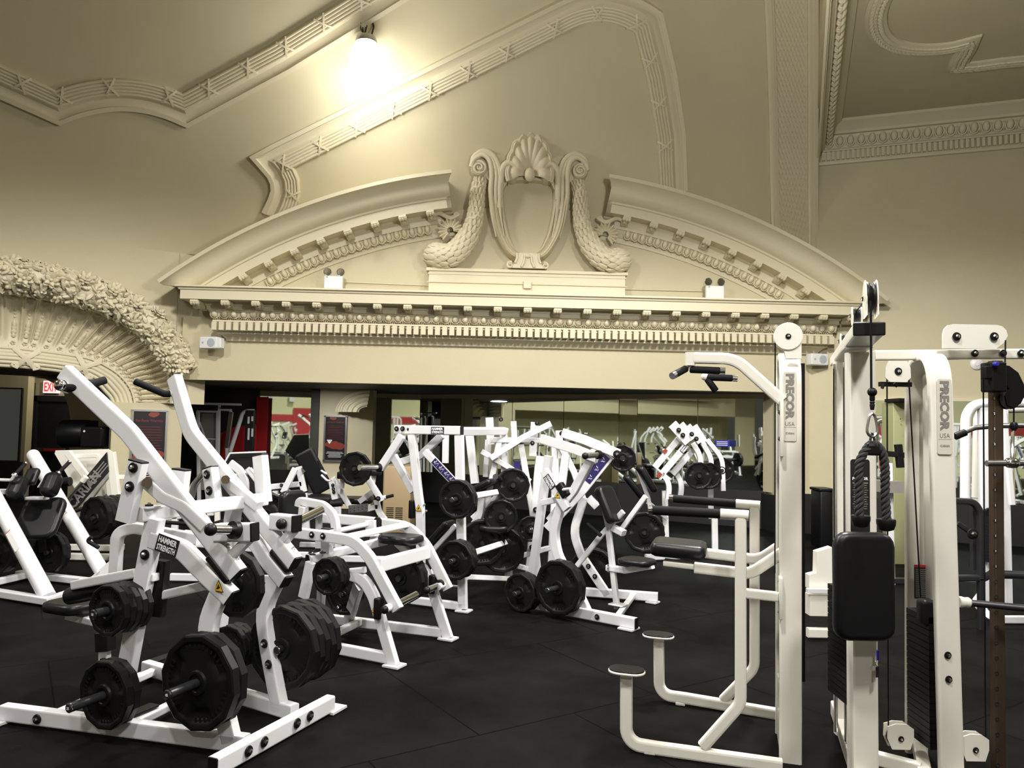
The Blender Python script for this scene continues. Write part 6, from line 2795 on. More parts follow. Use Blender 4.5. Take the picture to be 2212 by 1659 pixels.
G_.badge(G1(1187, 1041, .05), sx, G1.n.cross(sx), .13, .07, ['HAMMER', 'STRENGTH'])
G_.warn(G1(1204, 1069, .05), (VG), Zv, .026)
G_.pad('rubber_bumper', G1(1216, 1059, .03), (sx, UG, sx.cross(UG)), (.13, .06, .07), 'rubber', .012)
G_.tube('handle_stub', [G1(1217, 1058, .05), G1(1232, 1056, .1)], .014, 'white')
G_.beam('upper_lever', [G2(1215, 935, .2), G2(1262, 950, .2), G2(1338, 981, .2)], .055, .085, G2)
G_.beam('upper_lever', [G1(1170, 948, -.05), G1(1246, 972, -.05), G1(1290, 990, -.05)], .05, .08, G1)
G_.bolt(G2(1333, 981, .23), G2.n, 1.6)
f = G2(1345, 990, .05)
hang(G_, 10, 1, f, G2.n, 'hanging behind the tip of the upper lever')
G_.horn(G1(1295, 982, .02), G1(1264, 985, .2), .024, 'steel', .028, .036)
G_.beam('mast', [G1(1186, 985, -.1), G1(1172, 1080, -.1), G1(1150, 1240, -.15)], .05, .075, G1)
G_.beam('mast', [G2(1222, 985, .1), G2(1212, 1060, .1)], .05, .075, G2)
G_.beam('horizontal_bar', [G1(1172, 1086, -.05), G1(1208, 1078, -.05)], .045, .055, G1)
G_.beam('seat_post', [GM(1314, 1140), GM(1333, 1315)], .04, .05, G1)
G_.pad('post_foot', up(GM(1335, 1312), .09), aG, (.14, .12, .012), 'white', .01)
G_.beam('post_strip', [GM(1322, 1165, -.03), GM(1328, 1225, -.03)], .02, .03, G1, m='rubber')
G_.beam('seat_beam', [GM(1312, 1226), GM(1352, 1232), GM(1410, 1222)], .06, .05, G1)
for y in (1221, 1228, 1234):
    G_.bolt(GM(1314, y, .035), G1.n, .8, True)
G_.pad('seat', GM(1376, 1213), (VG, UG, Zv), (.30, .26, .05), 'black', .09)
pd_ = (GM(1300, 1062) - GM(1325, 1125)).normalized()
G_.pad('back_pad', GM(1317, 1090), (UG, pd_, UG.cross(pd_)), (.24, .34, .08), 'black', .05)
G_.beam('back_bar', [GM(1297, 1056), GM(1306, 1100), GM(1316, 1145)], .04, .045, G1)
G_.beam('swing_bar', [GM(1346, 1105), GM(1300, 1155), GM(1247, 1222, .05)], .035, .045, G1)
G_.beam('swing_bar', [GM(1395, 1072, -.1), GM(1338, 1150, -.1)], .035, .045, G1)
G_.tube('grip', [GM(1268, 1132, .1), GM(1298, 1157, .1)], .018, 'foam')
G_.beam('hinge_block', [GM(1325, 1140, -.02), GM(1348, 1152, -.02)], .08, .05, G1)
f = G1(1121, 1281, .15)
nG = G1.n
stack(G_, 25, 3, f + nG * .05, f, 'at the left foot of the high row machine')
f = G1(1203, 1270, .15)
stack(G_, 45, 2, f + nG * .13, f, 'in front of the high row machine')
hang(G_, 45, 2, G2(1280, 1235, -.2), G2.n, 'behind the curved leg of the high row machine', .3)

# ================================================================ MACHINE L : row machine at the back right
YL_ = 9.6
L_ = Mach('leaning_row_machine', 'white machine with slanted twin head plates in front of the right mirrors', 'gym machine', up(atY(1500, 1150, YL_), 0))
LL = lambda x, y, o=0.0: atY(x, y, YL_ - o)
PLn = Vector((0, -1, 0))
for (x0, y0, x1, y1, o) in ((1452, 916, 1487, 955, .25), (1470, 916, 1497, 948, .1), (1485, 920, 1513, 955, -.05), (1499, 920, 1521, 955, -.2)):
    L_.beam('head_plate', [LL(x0, y0, o), LL(x1, y1, o)], .04, .12 if o in (.25,) else .09, PLn)
for x, y in ((1466, 929), (1475, 940), (1494, 938), (1504, 948)):
    L_.bolt(LL(x, y, .29), PLn, 1.3)
for o, pts in ((.1, ((1496, 957), (1513, 985), (1513, 1018))), (-.15, ((1518, 958), (1536, 990), (1535, 1075), (1536, 1120)))):
    L_.beam('curved_leg', [LL(x, y, o) for x, y in pts], .05, .065, PLn, fil=.3)
L_.beam('curved_leg', [LL(x, y, -.2) for x, y in ((1527, 950), (1560, 990), (1562, 1060))], .05, .06, PLn, fil=.3)
L_.beam('arm', [LL(1470, 943, .1), LL(1414, 1010, .1)], .05, .075, PLn)
L_.beam('arm', [LL(1484, 960, .2), LL(1422, 1033, .2)], .05, .075, PLn)
L_.beam('arm', [LL(1497, 972, 0), LL(1452, 1024, 0)], .05, .075, PLn)
for x0, y0, x1, y1, o in ((1433, 978, 1440, 971, .14), (1420, 1030, 1428, 1022, .24)):
    b = MB()
    a, c = LL(x0, y0, o), LL(x1, y1, o)
    d = (c - a).normalized()
    b.box((a + c) / 2, ((c - a).length, .045, .003), (d, Vector((0, -1, 0)).cross(d), PLn))
    b.build('red_sticker', 'poster_peach', L_.t)
d = (LL(1484, 960) - LL(1422, 1033)).normalized()
L_.badge(LL(1479, 969, .228), d, PLn.cross(d), .12, .06, ['HAMMER', 'STRENGTH'])
L_.beam('curved_support', [LL(x, y, .2) for x, y in ((1430, 1022), (1446, 1045), (1443, 1078))], .05, .065, PLn, fil=.25)
L_.beam('curved_support', [LL(x, y, -.05) for x, y in ((1458, 1018), (1473, 1045), (1469, 1078))], .05, .065, PLn, fil=.25)
L_.pad('chest_pad', LL(1396, 1034, .5), (Y1, (LL(1378, 1005) - LL(1412, 1062)).normalized(), Y1.cross((LL(1378, 1005) - LL(1412, 1062)).normalized())), (.26, .36, .08), 'black', .05)
L_.beam('pad_post', [LL(1376, 1008, .4), LL(1400, 1075, .4), LL(1415, 1160, .4)], .04, .05, PLn)
L_.pad('leg_pad', LL(1370, 1052, .6), ((LL(1350, 1025) - LL(1390, 1075)).normalized(), Y1, Y1.cross((LL(1350, 1025) - LL(1390, 1075)).normalized())), (.34, .2, .07), 'black', .04)
L_.beam('upright', [up(LL(1545, 1150, .0), .0), LL(1543, 1100)], .05, .075, PLn)
L_.beam('base_rail', [up(LL(1395, 1160, .3), .05), up(LL(1546, 1160, .0), .05)], .05, .07, PLn)
L_.beam('upright', [LL(1436, 1060), up(LL(1440, 1150), .05)], .05, .07, PLn)
L_.beam('brace', [LL(1400, 1085, .3), LL(1440, 1120, .1)], .04, .05, PLn)
hang(L_, 25, 1, LL(1509, 1028, .4), PLn, 'hanging at the back right, near edge')
hang(L_, 25, 2, LL(1530, 1028, .1), PLn, 'hanging at the back right, far side')
hang(L_, 25, 1, LL(1558, 1016, -.2), PLn, 'hanging at the far right of that group')
hang(L_, 45, 2, atY(1392, 1150, 8.6), Vector((-.2, -1, 0)), 'standing behind the knee pad tower', .2)
t = thing('blue_notice', 'small dark blue notice stuck on the right mirror', 'sign', atY(1560, 968, 12.9))
c = atY(1560, 958, 12.75)
b = MB()
b.rbox(c, (.24, .11, .008), (Vector((.88, -.48, 0)), Zv, Vector((-.48, -.88, 0))), .01)
b.build('board', 'blue', t)
b = MB()
for k in range(3):
    b.box(c + Vector((-.48, -.88, 0)) * .006 + Zv * (.028 - .028 * k), (.18, .010, .001), (Vector((.88, -.48, 0)), Zv, Vector((-.48, -.88, 0))))
b.build('lettering', 'label_white', t)
# ================================================================ MACHINE B : hack squat at the far left
B_ = Mach('hack_squat_machine', 'white round tube squat sled with black back pad at the far left', 'gym machine', flo(100, 1310))
bA = flo(103, 1306)
bB = flo(222, 1262)
PB = vplane(bA, bB)
UB = (bB - bA).normalized()
NBv = Vector((UB.y, -UB.x, 0))
PBs = Pl(bA, UB)       # planes of the rails run across UB
PB1, PB2 = Pl(bA, UB), Pl(bB, UB)
r1a, r1b = PB.__call__(103, 1300), None
# the rails climb to the left and away
def rail(px, py, qx, qy, foot, Yb):
    a = Vector(foot)
    c = atY(qx, qy, Yb)
    return a, c


ra = up(bA, .06)
rb = atY(-30, 1040, bA.y + .55)
sa_ = up(bB, .10)
sb_ = atY(72, 984, bB.y + .85)
B_.tube('guide_tube', [ra, rb], .066, 'white')
B_.tube('guide_tube', [sa_, sb_], .066, 'white')
b = MB()
b.ell(sb_, (.066, .066, .066), None, 18, 12)
b.build('tube_end', 'white', B_.t)
dR = (ra - rb).normalized()
dS = (sa_ - sb_).normalized()
Yp = (ra.y + sa_.y) / 2 + .3
bp = atY(87, 1120, Yp)
Xb = (atY(140, 1120, Yp) - atY(30, 1125, Yp)).normalized()
Yb_ = -dS
Yb_ = (Yb_ - Xb * Yb_.dot(Xb)).normalized()
B_.pad('back_pad', bp, (Xb, Yb_, Xb.cross(Yb_)), (.40, .44, .07), 'black', .09)
for x, y, Y in ((111, 1047, Yp - .08), (38, 1055, Yp - .12)):
    c = atY(x, y, Y)
    b = MB()
    b.rbox(c, (.15, .24, .14), (Xb, Yb_, Xb.cross(Yb_)), .06)
    b.build('shoulder_pad', 'black', B_.t)
B_.pad('head_pad', atY(68, 1030, Yp), (Xb, Yb_, Xb.cross(Yb_)), (.12, .18, .06), 'black', .03)
for x0, y0, x1, y1 in ((127, 1021, 149, 999), (33, 1025, 54, 1002)):
    a, c = atY(x0, y0, Yp - .2), atY(x1, y1, Yp - .1)
    B_.grip(a, c, .018, 'foam')
    d = (c - a).normalized()
    b = MB()
    b.cyl(c, c + d * .012, .019, 14)
    b.build('chrome_tip', 'chrome', B_.t)
    b = MB()
    b.cyl(a - d * .015, a, .026, 14)
    b.build('chrome_collar', 'chrome', B_.t)
B_.tube('handle_tube', [atY(33, 1025, Yp - .2), atY(24, 1037, Yp - .2), atY(-10, 1036, Yp - .1)], .014, 'white', .03)
B_.beam('carriage_bar', [atY(60, 1076, Yp), atY(100, 1076, Yp)], .10, .03, Y1)
B_.beam('carriage_bar', [atY(-20, 1062, Yp), atY(30, 1062, Yp)], .05, .05, Y1)
B_.beam('carriage_plate', [atY(104, 1028, Yp), atY(88, 1052, Yp)], .1, .012, Y1)
B_.beam('pad_post', [atY(92, 1165, Yp + .1), up(atY(95, 1215, Yp + .1), .3)], .06, .08, Y1, m='rubber')
B_.beam('base_rail', [up(flo(-60, 1284), .05), up(flo(110, 1312), .05)], .06, .08, Zv)
B_.beam('base_rail', [up(flo(40, 1250), .05), up(flo(230, 1272), .05)], .06, .08, Zv)
B_.beam('cross_rail', [up(flo(-40, 1276), .05), up(flo(70, 1250), .05)], .06, .06, Zv)
B_.beam('cross_rail', [up(flo(108, 1308), .05), up(flo(225, 1268), .05)], .06, .06, Zv)
g0 = atY(190, 1252, bB.y)
b = MB()
b.prism([atY(x, y, bB.y - .05) for x, y in ((192, 1250), (236, 1212), (238, 1240), (205, 1256))], Y1, .02)
b.build('foot_bracket', 'white', B_.t)
for (a, c, o) in ((.34, .42, 0),):
    q = sa_ * (1 - .52) + sb_ * .52
    b = MB()
    xx = dS.cross(Vector((0, -1, .1)).normalized()).normalized()
    nn_ = xx.cross(dS).normalized()
    if nn_.y > 0:
        nn_ = -nn_
    b.box(q + nn_ * .066, (.24, .075, .004), (dS, xx, nn_))
    l_ = b.build('user_label', 'label_grey', B_.t)
    b = MB()
    for k in range(7):
        b.box(q + nn_ * .069 + dS * (-.1 + .033 * k), (.010, .055, .001), (dS, xx, nn_))
    b.build('label_print', 'navy', l_)
q = ra * .55 + rb * .45
b = MB()
b.box(q + nn_ * .066 + xx * .0, (.22, .05, .002), (dR, xx, nn_))
l_ = b.build('user_label', 'plastic_white', B_.t)
b = MB()
b.box(q + nn_ * .068 - dR * .11, (.006, .06, .001), (dR, xx, nn_))
b.build('red_line', 'red', l_)
for x0, y0, x1, y1 in ((24, 1173, 38, 1208), (188, 1160, 213, 1183)):
    B_.tube('stop_lever', [atY(x0 + 10, y0, Yp - .3), atY(x0, y0 + 8, Yp - .3), atY(x1, y1, Yp - .3)], .018, 'foam', .03)
hang(B_, 35, 2, atY(108, 1193, Yp + .1), Vector((-.3, -1, 0)), 'under the squat sled, right side', .2)
hang(B_, 35, 2, atY(-2, 1195, Yp), Vector((-.3, -1, 0)), 'under the squat sled, cut by the picture edge', .2)

# ================================================================ MACHINE C : leg press
YC = 8.6
C_ = Mach('leg_press_machine', 'cream leg press with black slanted side panel, in front of the exit door', 'gym machine', up(atY(200, 1200, YC), 0), 'cream')
cc = lambda x, y, o=0.0: atY(x, y, YC - o)
b = MB()
b.prism([cc(x, y, -.4) for x, y in ((120, 973), (232, 970), (244, 978), (242, 1060), (200, 1085), (165, 1062), (147, 1030), (118, 980))], Y1, .03)
b.build('foot_platform', 'cream', C_.t)
C_.beam('platform_frame', [cc(147, 978, -.2), cc(190, 1034, -.2)], .05, .08, Y1)
C_.beam('platform_frame', [cc(165, 985, -.25), cc(215, 984, -.25), cc(213, 1000, -.25)], .05, .05, Y1, fil=.03)
C_.beam('main_upright', [cc(240, 977, .05), cc(250, 1060, .05), cc(262, 1130, .05)], .06, .09, Y1)
C_.beam('main_upright', [cc(234, 1020, -.3), cc(242, 1110, -.3)], .05, .06, Y1)
C_.beam('slide_rail', [cc(236, 1022, -.1), cc(164, 1116, -.1)], .05, .06, Y1)
b = MB()
sp_ = [cc(x, y, .1) for x, y in ((230, 977), (234, 1019), (164, 1100), (141, 1084))]
b.prism(sp_, Y1, .02)
pn_ = b.build('side_panel', 'label_black', C_.t)
d = (sp_[0] - sp_[3]).normalized()
q = Vector((0, -1, 0)).cross(d)
text('ICARIAN', pn_, 'letter_grey', (sp_[0] + sp_[1] + sp_[2] + sp_[3]) / 4 - Y1 * .003 - d * .1, d, q, .11, w=.5, bold=.03)
b = MB()
for k in range(3):
    b.box((sp_[0] * .75 + sp_[3] * .25 + sp_[1] * .7 + sp_[2] * .3) / 2 - Y1 * .002 + q * (.03 * (k - 1)), (.3, .012, .001), (d, q, Vector((0, -1, 0))))
b.build('stripes', 'letter_grey', pn_)
C_.tube('slide_rod', [cc(140, 1085, .15), cc(183, 1036, .15)], .02, 'steel')
C_.tube('slide_rod', [cc(178, 1040, .15), cc(186, 1030, .15)], .032, 'cream')
C_.horn(cc(156, 1106, .3), cc(206, 1090, .4), .022, 'bronze')
C_.tube('bumper', [cc(135, 1042, .1), cc(152, 1040, .1)], .05, 'rubber')
C_.beam('base_rail', [up(cc(130, 1180), .05), up(cc(250, 1200), .05)], .07, .07, Y1)
C_.beam('base_rail', [up(cc(125, 1180, -.6), .05), up(cc(262, 1190, -.6), .05)], .07, .07, Y1)
C_.beam('cross_rail', [up(cc(245, 1190, .1), .05), up(cc(262, 1190, -.7), .05)], .07, .07, Y1)
C_.beam('bracket', [cc(250, 1030), cc(275, 1031)], .06, .05, Y1)
hang(C_, 45, 6, cc(208, 1119, .5), Vector((-.45, -1, 0)), 'stacked on the cream leg press', .1)

# ================================================================ MACHINE M1 : press behind the front arms
YM = 7.6
M1 = Mach('chest_press_machine', 'white press machine with bent hoop handles behind the front pulldown arms', 'gym machine', up(atY(540, 1180, YM), 0))
mm = lambda x, y, o=0.0: atY(x, y, YM - o)
M1.beam('hoop_handle', [mm(410, 1078), mm(416, 1048), mm(447, 1016)], .05, .05, Y1, fil=.2, rad=.024, m='white')
M1.tube('hoop_handle', [mm(414, 1075, .1), mm(420, 1045, .1), mm(450, 1012, .1)], .032, 'steel', .2)
M1.beam('arm_plate', [mm(497, 1000), mm(519, 1017), mm(529, 1040), mm(530, 1100)], .05, .075, Y1, fil=.12)
M1.tube('link_tube', [mm(505, 1028), mm(545, 1018)], .022, 'white')
M1.tube('hoop_handle', [mm(540, 1012, .1), mm(572, 1048, .1), mm(568, 1070, .1), mm(560, 1095, .1)], .018, 'white', .04)
M1.beam('hinge_arm', [mm(534, 1012, .1), mm(560, 1045, .1)], .03, .05, Y1)
M1.beam('upright', [mm(505, 1095, -.05), mm(498, 1200, -.05)], .06, .085, Y1)
M1.beam('horizontal_bar', [mm(360, 1118), mm(460, 1108)], .05, .05, Y1)
M1.beam('horizontal_bar', [mm(400, 1150), mm(560, 1165)], .05, .05, Y1)
M1.beam('horizontal_bar', [mm(415, 1175), mm(590, 1190)], .05, .05, Y1)
M1.beam('leg', [mm(440, 1085), mm(456, 1180)], .05, .06, Y1)
M1.beam('leg', [mm(380, 1100), mm(375, 1190)], .05, .06, Y1)
M1.tube('grip', [mm(355, 1128, .4), mm(410, 1132, .4)], .018, 'foam')
M1.tube('grip', [mm(460, 1135, .4), mm(495, 1124, .4)], .03, 'foam')
M1.tube('grip', [mm(520, 1122, .4), mm(548, 1132, .4)], .022, 'foam')
M1.beam('base_rail', [up(mm(370, 1230), .05), up(mm(590, 1240), .05)], .05, .07, Y1)
M1.pad('seat', mm(556, 1215, .3), (X1, Y1, Zv), (.34, .3, .06), 'black', .1)
M1.tube('pull_cord', [mm(536, 1174, .3), mm(552, 1192, .3)], .012, 'yellow')
hang(M1, 35, 2, atY(574, 1112, 6.6), Vector((.2, -1, 0)), 'partly hidden behind the pivot posts', .2)
b = MB()
b.prism([atY(x, y, 9.2) for x, y in ((452, 1060), (498, 979), (573, 977), (576, 1110), (500, 1110))], Y1, .03)
t = thing('black_sled_panel', 'black slanted machine panel with a thin white edge, behind the hoop handle', 'gym machine', up(atY(530, 1180, 9.2), 0))
b.build('panel', 'label_black', t)
b = MB()
b.beam([atY(x, y, 9.15) for x, y in ((462, 1040), (497, 979), (575, 976))], .02, .02, Y1)
b.build('edge_trim', 'white', t)
for x in (470, 560):
    b = MB()
    b.beam([atY(x, 1090, 9.25), up(atY(x, 1180, 9.25), 0)], .05, .06, Y1)
    b.build('leg', 'cream', t)

# ================================================================ MACHINE M2 : row machine with two bolts on the beam
YN = 9.0
M2 = Mach('low_row_machine', 'small white machine with a two bolt beam and grey hoop, left of the black bench', 'gym machine', up(atY(620, 1150, YN), 0))
m2 = lambda x, y, o=0.0: atY(x, y, YN - o)
M2.beam('beam', [m2(582, 1052), m2(652, 1045)], .05, .065, Y1)
for x in (608, 619):
    M2.bolt(m2(x, 1048, .03), -Y1, .9)
M2.beam('slanted_post', [m2(638, 1012, .1), m2(612, 1064, .1)], .05, .07, Y1)
M2.beam('slanted_post', [m2(645, 1008), m2(657, 1062)], .05, .07, Y1)
b = MB()
b.prism([m2(x, y, .05) for x, y in ((650, 1010), (659, 1018), (655, 1024))], Y1, .02)
b.build('pointed_bracket', 'steel', M2.t)
M2.tube('hoop', [m2(585, 1072), m2(632, 1064), m2(620, 1056)], .014, 'steel', .06)
M2.beam('leg', [m2(595, 1060), m2(597, 1150)], .05, .065, Y1)
M2.beam('leg', [m2(658, 1065), m2(664, 1150)], .05, .065, Y1)
M2.beam('base_rail', [up(m2(590, 1155), .05), up(m2(668, 1150), .05)], .05, .065, Y1)

# ================================================================ black incline bench
YQ = 9.8
Q_ = thing('incline_bench', 'long black incline bench leaning up toward the alcove pier', 'bench', up(atY(685, 1130, YQ), 0))
qq = lambda x, y, o=0.0: atY(x, y, YQ - o)
top_, bot_ = qq(655, 975), qq(700, 1062)
d = (top_ - bot_).normalized()
q = Vector((0, -1, 0)).cross(d).normalized()
b = MB()
b.rbox((top_ + bot_) / 2, ((top_ - bot_).length, .26, .09), (d, q, d.cross(q)), .04)
b.build('backrest', 'black', Q_)
b = MB()
b.rbox(qq(690, 1078, .2), (.5, .5, .1), (X1, Y1, Zv), .06)
b.build('seat', 'black', Q_)
b = MB()
b.beam([qq(690, 1085), up(qq(690, 1130), .0)], .06, .08, Y1)
b.build('leg', 'white', Q_)
b = MB()
b.beam([up(qq(650, 1130), .04), up(qq(740, 1130), .04)], .06, .06, Y1)
b.build('base_rail', 'white', Q_)

# ================================================================ MACHINE M3 : machine with drilled posts in front of the pier
YR = 8.8
M3 = Mach('abdominal_machine', 'white machine with drilled posts and padded blocks in front of the pier', 'gym machine', up(atY(765, 1150, YR), 0))
m3 = lambda x, y, o=0.0: atY(x, y, YR - o)
M3.beam('drilled_post', [m3(717, 1040, .1), m3(724, 1078, .1)], .05, .07, Y1)
for y in (1048, 1056, 1063):
    M3.bolt(m3(719 + (y - 1048) * .15, y, .13), -Y1, .85)
M3.beam('slanted_arm', [m3(719, 1031), m3(754, 1092)], .05, .06, Y1)
M3.pad('padded_block', m3(743, 1026, .1), (X1, Y1, Zv), (.12, .2, .08), 'rubber', .015)
M3.beam('block_post', [m3(741, 1032, .1), m3(738, 1055, .1)], .05, .05, Y1)
M3.pad('padded_block', m3(812, 1021, -.1), (X1, Y1, Zv), (.11, .2, .06), 'rubber', .015)
M3.beam('block_post', [m3(808, 1027, -.1), m3(804, 1055, -.1)], .05, .05, Y1)
M3.beam('slanted_arm', [m3(790, 1026, .1), m3(825, 1082, .1)], .05, .07, Y1)
M3.tube('handle_stub', [m3(822, 1076, .1), m3(834, 1074, .1)], .025, 'white')
M3.tube('grip', [m3(834, 1074, .1), m3(850, 1070, .1)], .018, 'foam')
M3.bolt(m3(817, 1077, .14), -Y1, 1.2)
M3.beam('cross_arm', [m3(776, 1084), m3(806, 1062)], .05, .06, Y1)
M3.beam('curved_leg', [m3(813, 1080), m3(818, 1105), m3(834, 1126)], .05, .07, Y1, fil=.2)
M3.beam('brace', [m3(793, 1100), m3(816, 1094)], .05, .06, Y1)
M3.tube('curved_handle', [m3(694, 1026), m3(706, 1038), m3(715, 1039)], .013, 'white', .05)
M3.tube('grip', [m3(688, 995), m3(693, 1015)], .017, 'foam')
M3.tube('grip', [m3(749, 991), m3(753, 1004)], .015, 'foam')
M3.tube('curved_handle', [m3(693, 1016), m3(706, 1024)], .012, 'white')
b = MB()
b.box(m3(774, 1098, .2), (.22, .01, .085), (Vector((.98, 0, .12)).normalized(), Y1, Zv))
pb_ = b.build('drilled_plate', 'steel', M3.t)
b = MB()
for k in range(5):
    for j in (-1, 1):
        b.cyl(m3(757 + 8.6 * k, 1102 - 1.8 * k + 3 * j, .206), m3(757 + 8.6 * k, 1102 - 1.8 * k + 3 * j, .212), .006, 8)
b.build('holes', 'rubber', pb_)
M3.tube('roller', [m3(714, 1089, .3), m3(739, 1087, .3)], .035, 'rubber')
M3.beam('post', [m3(730, 1090), up(m3(733, 1150), 0)], .05, .07, Y1)
M3.beam('base_rail', [up(m3(720, 1150), .05), up(m3(845, 1150), .05)], .05, .07, Y1)
M3.pad('seat', m3(760, 1080, -.3), (X1, Y1, Zv), (.5, .35, .07), 'black', .08)
hang(M3, 35, 1, m3(768, 1013, .3), Vector((-.25, -1, 0)), 'dark one behind the press arm peg', .2)

# ---- tan air unit
AU = thing('tan_air_unit', 'tan metal air unit with louvres standing behind the tall frame', 'air conditioner', up(atY(857, 1175, 10.6), 0))
a, c = atY(828, 1006, 10.6), atY(889, 1006, 10.6)
zt_ = a.z
b = MB()
b.rbox(((a.x + c.x) / 2, 10.9, zt_ / 2), (c.x - a.x, .6, zt_), None, .03)
b.build('casing', 'wood', AU)
b = MB()
for k in range(11):
    for j in range(2):
        b.box((a.x + .11 + .125 * j, 10.595, .18 + .026 * k), (.10, .008, .008))
b.build('louvres', 'dark_metal', AU)

# ================================================================ left bay of the alcove
b = MB()
pq0, pq1 = AL[0], AL[0] * .48 + AL[1] * .52
slab(b, (-7.4, 15.1), pq0, .6, ZA, .05)
slab(b, pq0, pq1, .6, ZA, .06)  # black sheet added for the darkness of the open bay
struct(b.build('wall_dark', 'wainscot'), 'black backdrop for the dark opening in the left bay of the alcove')
cm_ = Mach('pulldown_station', 'grey shrouded pulldown station with a long white bar in the left bay', 'gym machine', up(atY(450, 1100, 14.2), 0))
cs = lambda x, y, o=0.0: atY(x, y, 14.2 - o)
cm_.beam('frame_post', [up(cs(430, 1100), 0), cs(428, 888)], .06, .06, Y1)
cm_.beam('frame_post', [up(cs(468, 1100), 0), cs(472, 874)], .06, .07, Y1)
cm_.beam('top_bar', [cs(426, 888), cs(470, 889)], .05, .05, Y1)
b = MB()
b.box((cs(448, 960).x, 14.25, (cs(448, 893).z + .3) / 2), (.27, .1, cs(448, 893).z - .3))
b.build('stack_shroud', 'letter_grey', cm_.t)
b = MB()
b.box(cs(450, 881, .02), (.36, .03, .10))
o_ = b.build('header_panel', 'label_black', cm_.t)
text('SENECA', o_, 'label_white', cs(448, 881, .04), X1, Zv, .035, w=.12) if False else None
cm_.tube('lat_bar', [cs(400, 871, .2), cs(521, 874, .2)], .022, 'white')
cm_.beam('arm', [cs(474, 885), cs(498, 886), cs(500, 894)], .05, .04, Y1)
cm_.beam('grey_post', [cs(500, 890), cs(490, 970)], .05, .08, Y1, m='steel')
cm_.tube('curved_arm', [cs(497, 975), cs(524, 892), cs(534, 888), cs(549, 888)], .04, 'white', .2)
cm_.beam('short_arm', [cs(418, 909), cs(430, 909), cs(444, 948), cs(468, 949)], .03, .025, Y1)
cm_.pad('black_column', cs(540, 930), (X1, Zv, -Y1), (.16, .75, .1), 'label_black', .01)
b = MB()
for k, (y0, y1) in enumerate(((900, 915), (925, 950))):
    b.box(cs(537, (y0 + y1) / 2, .06), (.035, .004, (y1 - y0) * .0086))
    b.box(cs(545, (y0 + y1) / 2 - 3, .06), (.035, .004, (y1 - y0) * .006))
b.build('vertical_sticker', 'label_white', cm_.t)
cm_.beam('base_rail', [up(cs(420, 1100), .04), up(cs(560, 1100), .04)], .06, .06, Y1)
cm_.beam('post', [up(cs(540, 1100), 0), cs(540, 960)], .06, .06, Y1)
cm_.beam('post', [up(cs(492, 1100), 0), cs(491, 968)], .06, .06, Y1)
b = MB()
b.prism([atY(x, y, 14.9) for x, y in ((466, 952), (470, 938), (512, 920), (553, 918), (553, 952))], Y1, .05)
b.prism([atY(x, y, 14.9) for x, y in ((466, 952), (553, 952), (553, 1020), (466, 1020))], Y1, .04)
rw = b.build('slanted_red_panel', 'red')
tag(rw, 'bright red slanted panel low in the left bay of the alcove', 'panel')
b = MB()
a, c = atY(556, 848, 15.2), atY(577, 935, 15.2)
b.box(((a.x + c.x) / 2, 15.2, 1.35), (c.x - a.x, .04, 1.45))
struct(b.build('wall_red', 'red'), 'narrow dark red wall strip in the alcove')
t = thing('blue_sign', 'dark blue sign with white script lettering in the left bay', 'sign', atY(417, 868, 14.8))
a, c = atY(398, 843, 14.8), atY(430, 867, 14.8)
b = MB()
b.box(((a.x + c.x) / 2, 14.8, (a.z + c.z) / 2), (c.x - a.x, .04, a.z - c.z))
b.build('board', 'blue', t)
text('runs.', t, 'label_white', Vector(((a.x + c.x) / 2 + .0, 14.775, c.z + .055)), X1, Zv, .055, w=.20)

# ================================================================ right background
RY = 9.5
T_ = Mach('cable_trainer', 'white rounded tube cable trainer standing far back at the right edge', 'gym machine', up(atY(2130, 1240, 7.2), 0))
tt = lambda x, y, o=0.0: atY(x, y, 7.2 - o)
T_.tube('tube_frame', [tt(2085, 1080), tt(2086, 900), tt(2100, 876), tt(2125, 871), tt(2250, 870)], .045, 'white', .18)
T_.tube('tube_frame', [tt(2108, 1075, -.3), tt(2112, 905, -.3), tt(2122, 885, -.3), tt(2240, 882, -.3)], .04, 'cream', .1)
T_.beam('post', [up(tt(2127, 1240), 0), tt(2124, 880)], .06, .09, Y1)
T_.beam('post', [up(tt(2175, 1240), 0), tt(2166, 880)], .06, .075, Y1)
T_.beam('slanted_post', [tt(2166, 880, .1), tt(2186, 1090, .1)], .04, .05, Y1)
b = MB()
b.lathe(tt(2136, 1108, .06), -Y1, [(0, 0), (.05, 0), (.05, .03), (0, .03)], 18)
b.build('pulley', 'rubber', T_.t)
b = MB()
for k in range(14):
    b.box(tt(2139, 1120 + 7 * k, .1), (.05, .15, .028))
b.build('weight_stack', 'rubber', T_.t)
T_.beam('base_loop', [up(tt(2115, 1250), .1), tt(2108, 1300, .4), tt(2140, 1338, .6), tt(2260, 1338, .6)], .05, .06, Y1, fil=.1)
BK = Mach('black_frame_machine', 'dark machine of rounded black tubes low at the right, behind the tower', 'gym machine', up(atY(2110, 1250, 6.4), 0), 'dark_metal')
bk = lambda x, y, o=0.0: atY(x, y, 6.4 - o)
BK.beam('tube_frame', [bk(2060, 1082), bk(2105, 1084), bk(2118, 1110), bk(2119, 1250)], .06, .055, Y1, fil=.14, rad=.02)
BK.beam('post', [bk(2104, 1090, -.1), bk(2104, 1230, -.1)], .05, .05, Y1)
BK.beam('lever', [bk(2068, 1130), bk(2100, 1152)], .03, .04, Y1)
BK.bolt(bk(2100, 1153, .05), -Y1, 2.0)
BK.beam('bottom_tube', [bk(2060, 1249), bk(2125, 1249), bk(2140, 1240)], .05, .055, Y1, fil=.05, rad=.024)
BK.tube('long_bar', [bk(2140, 1240), bk(2300, 1246)], .035, 'dark_metal')
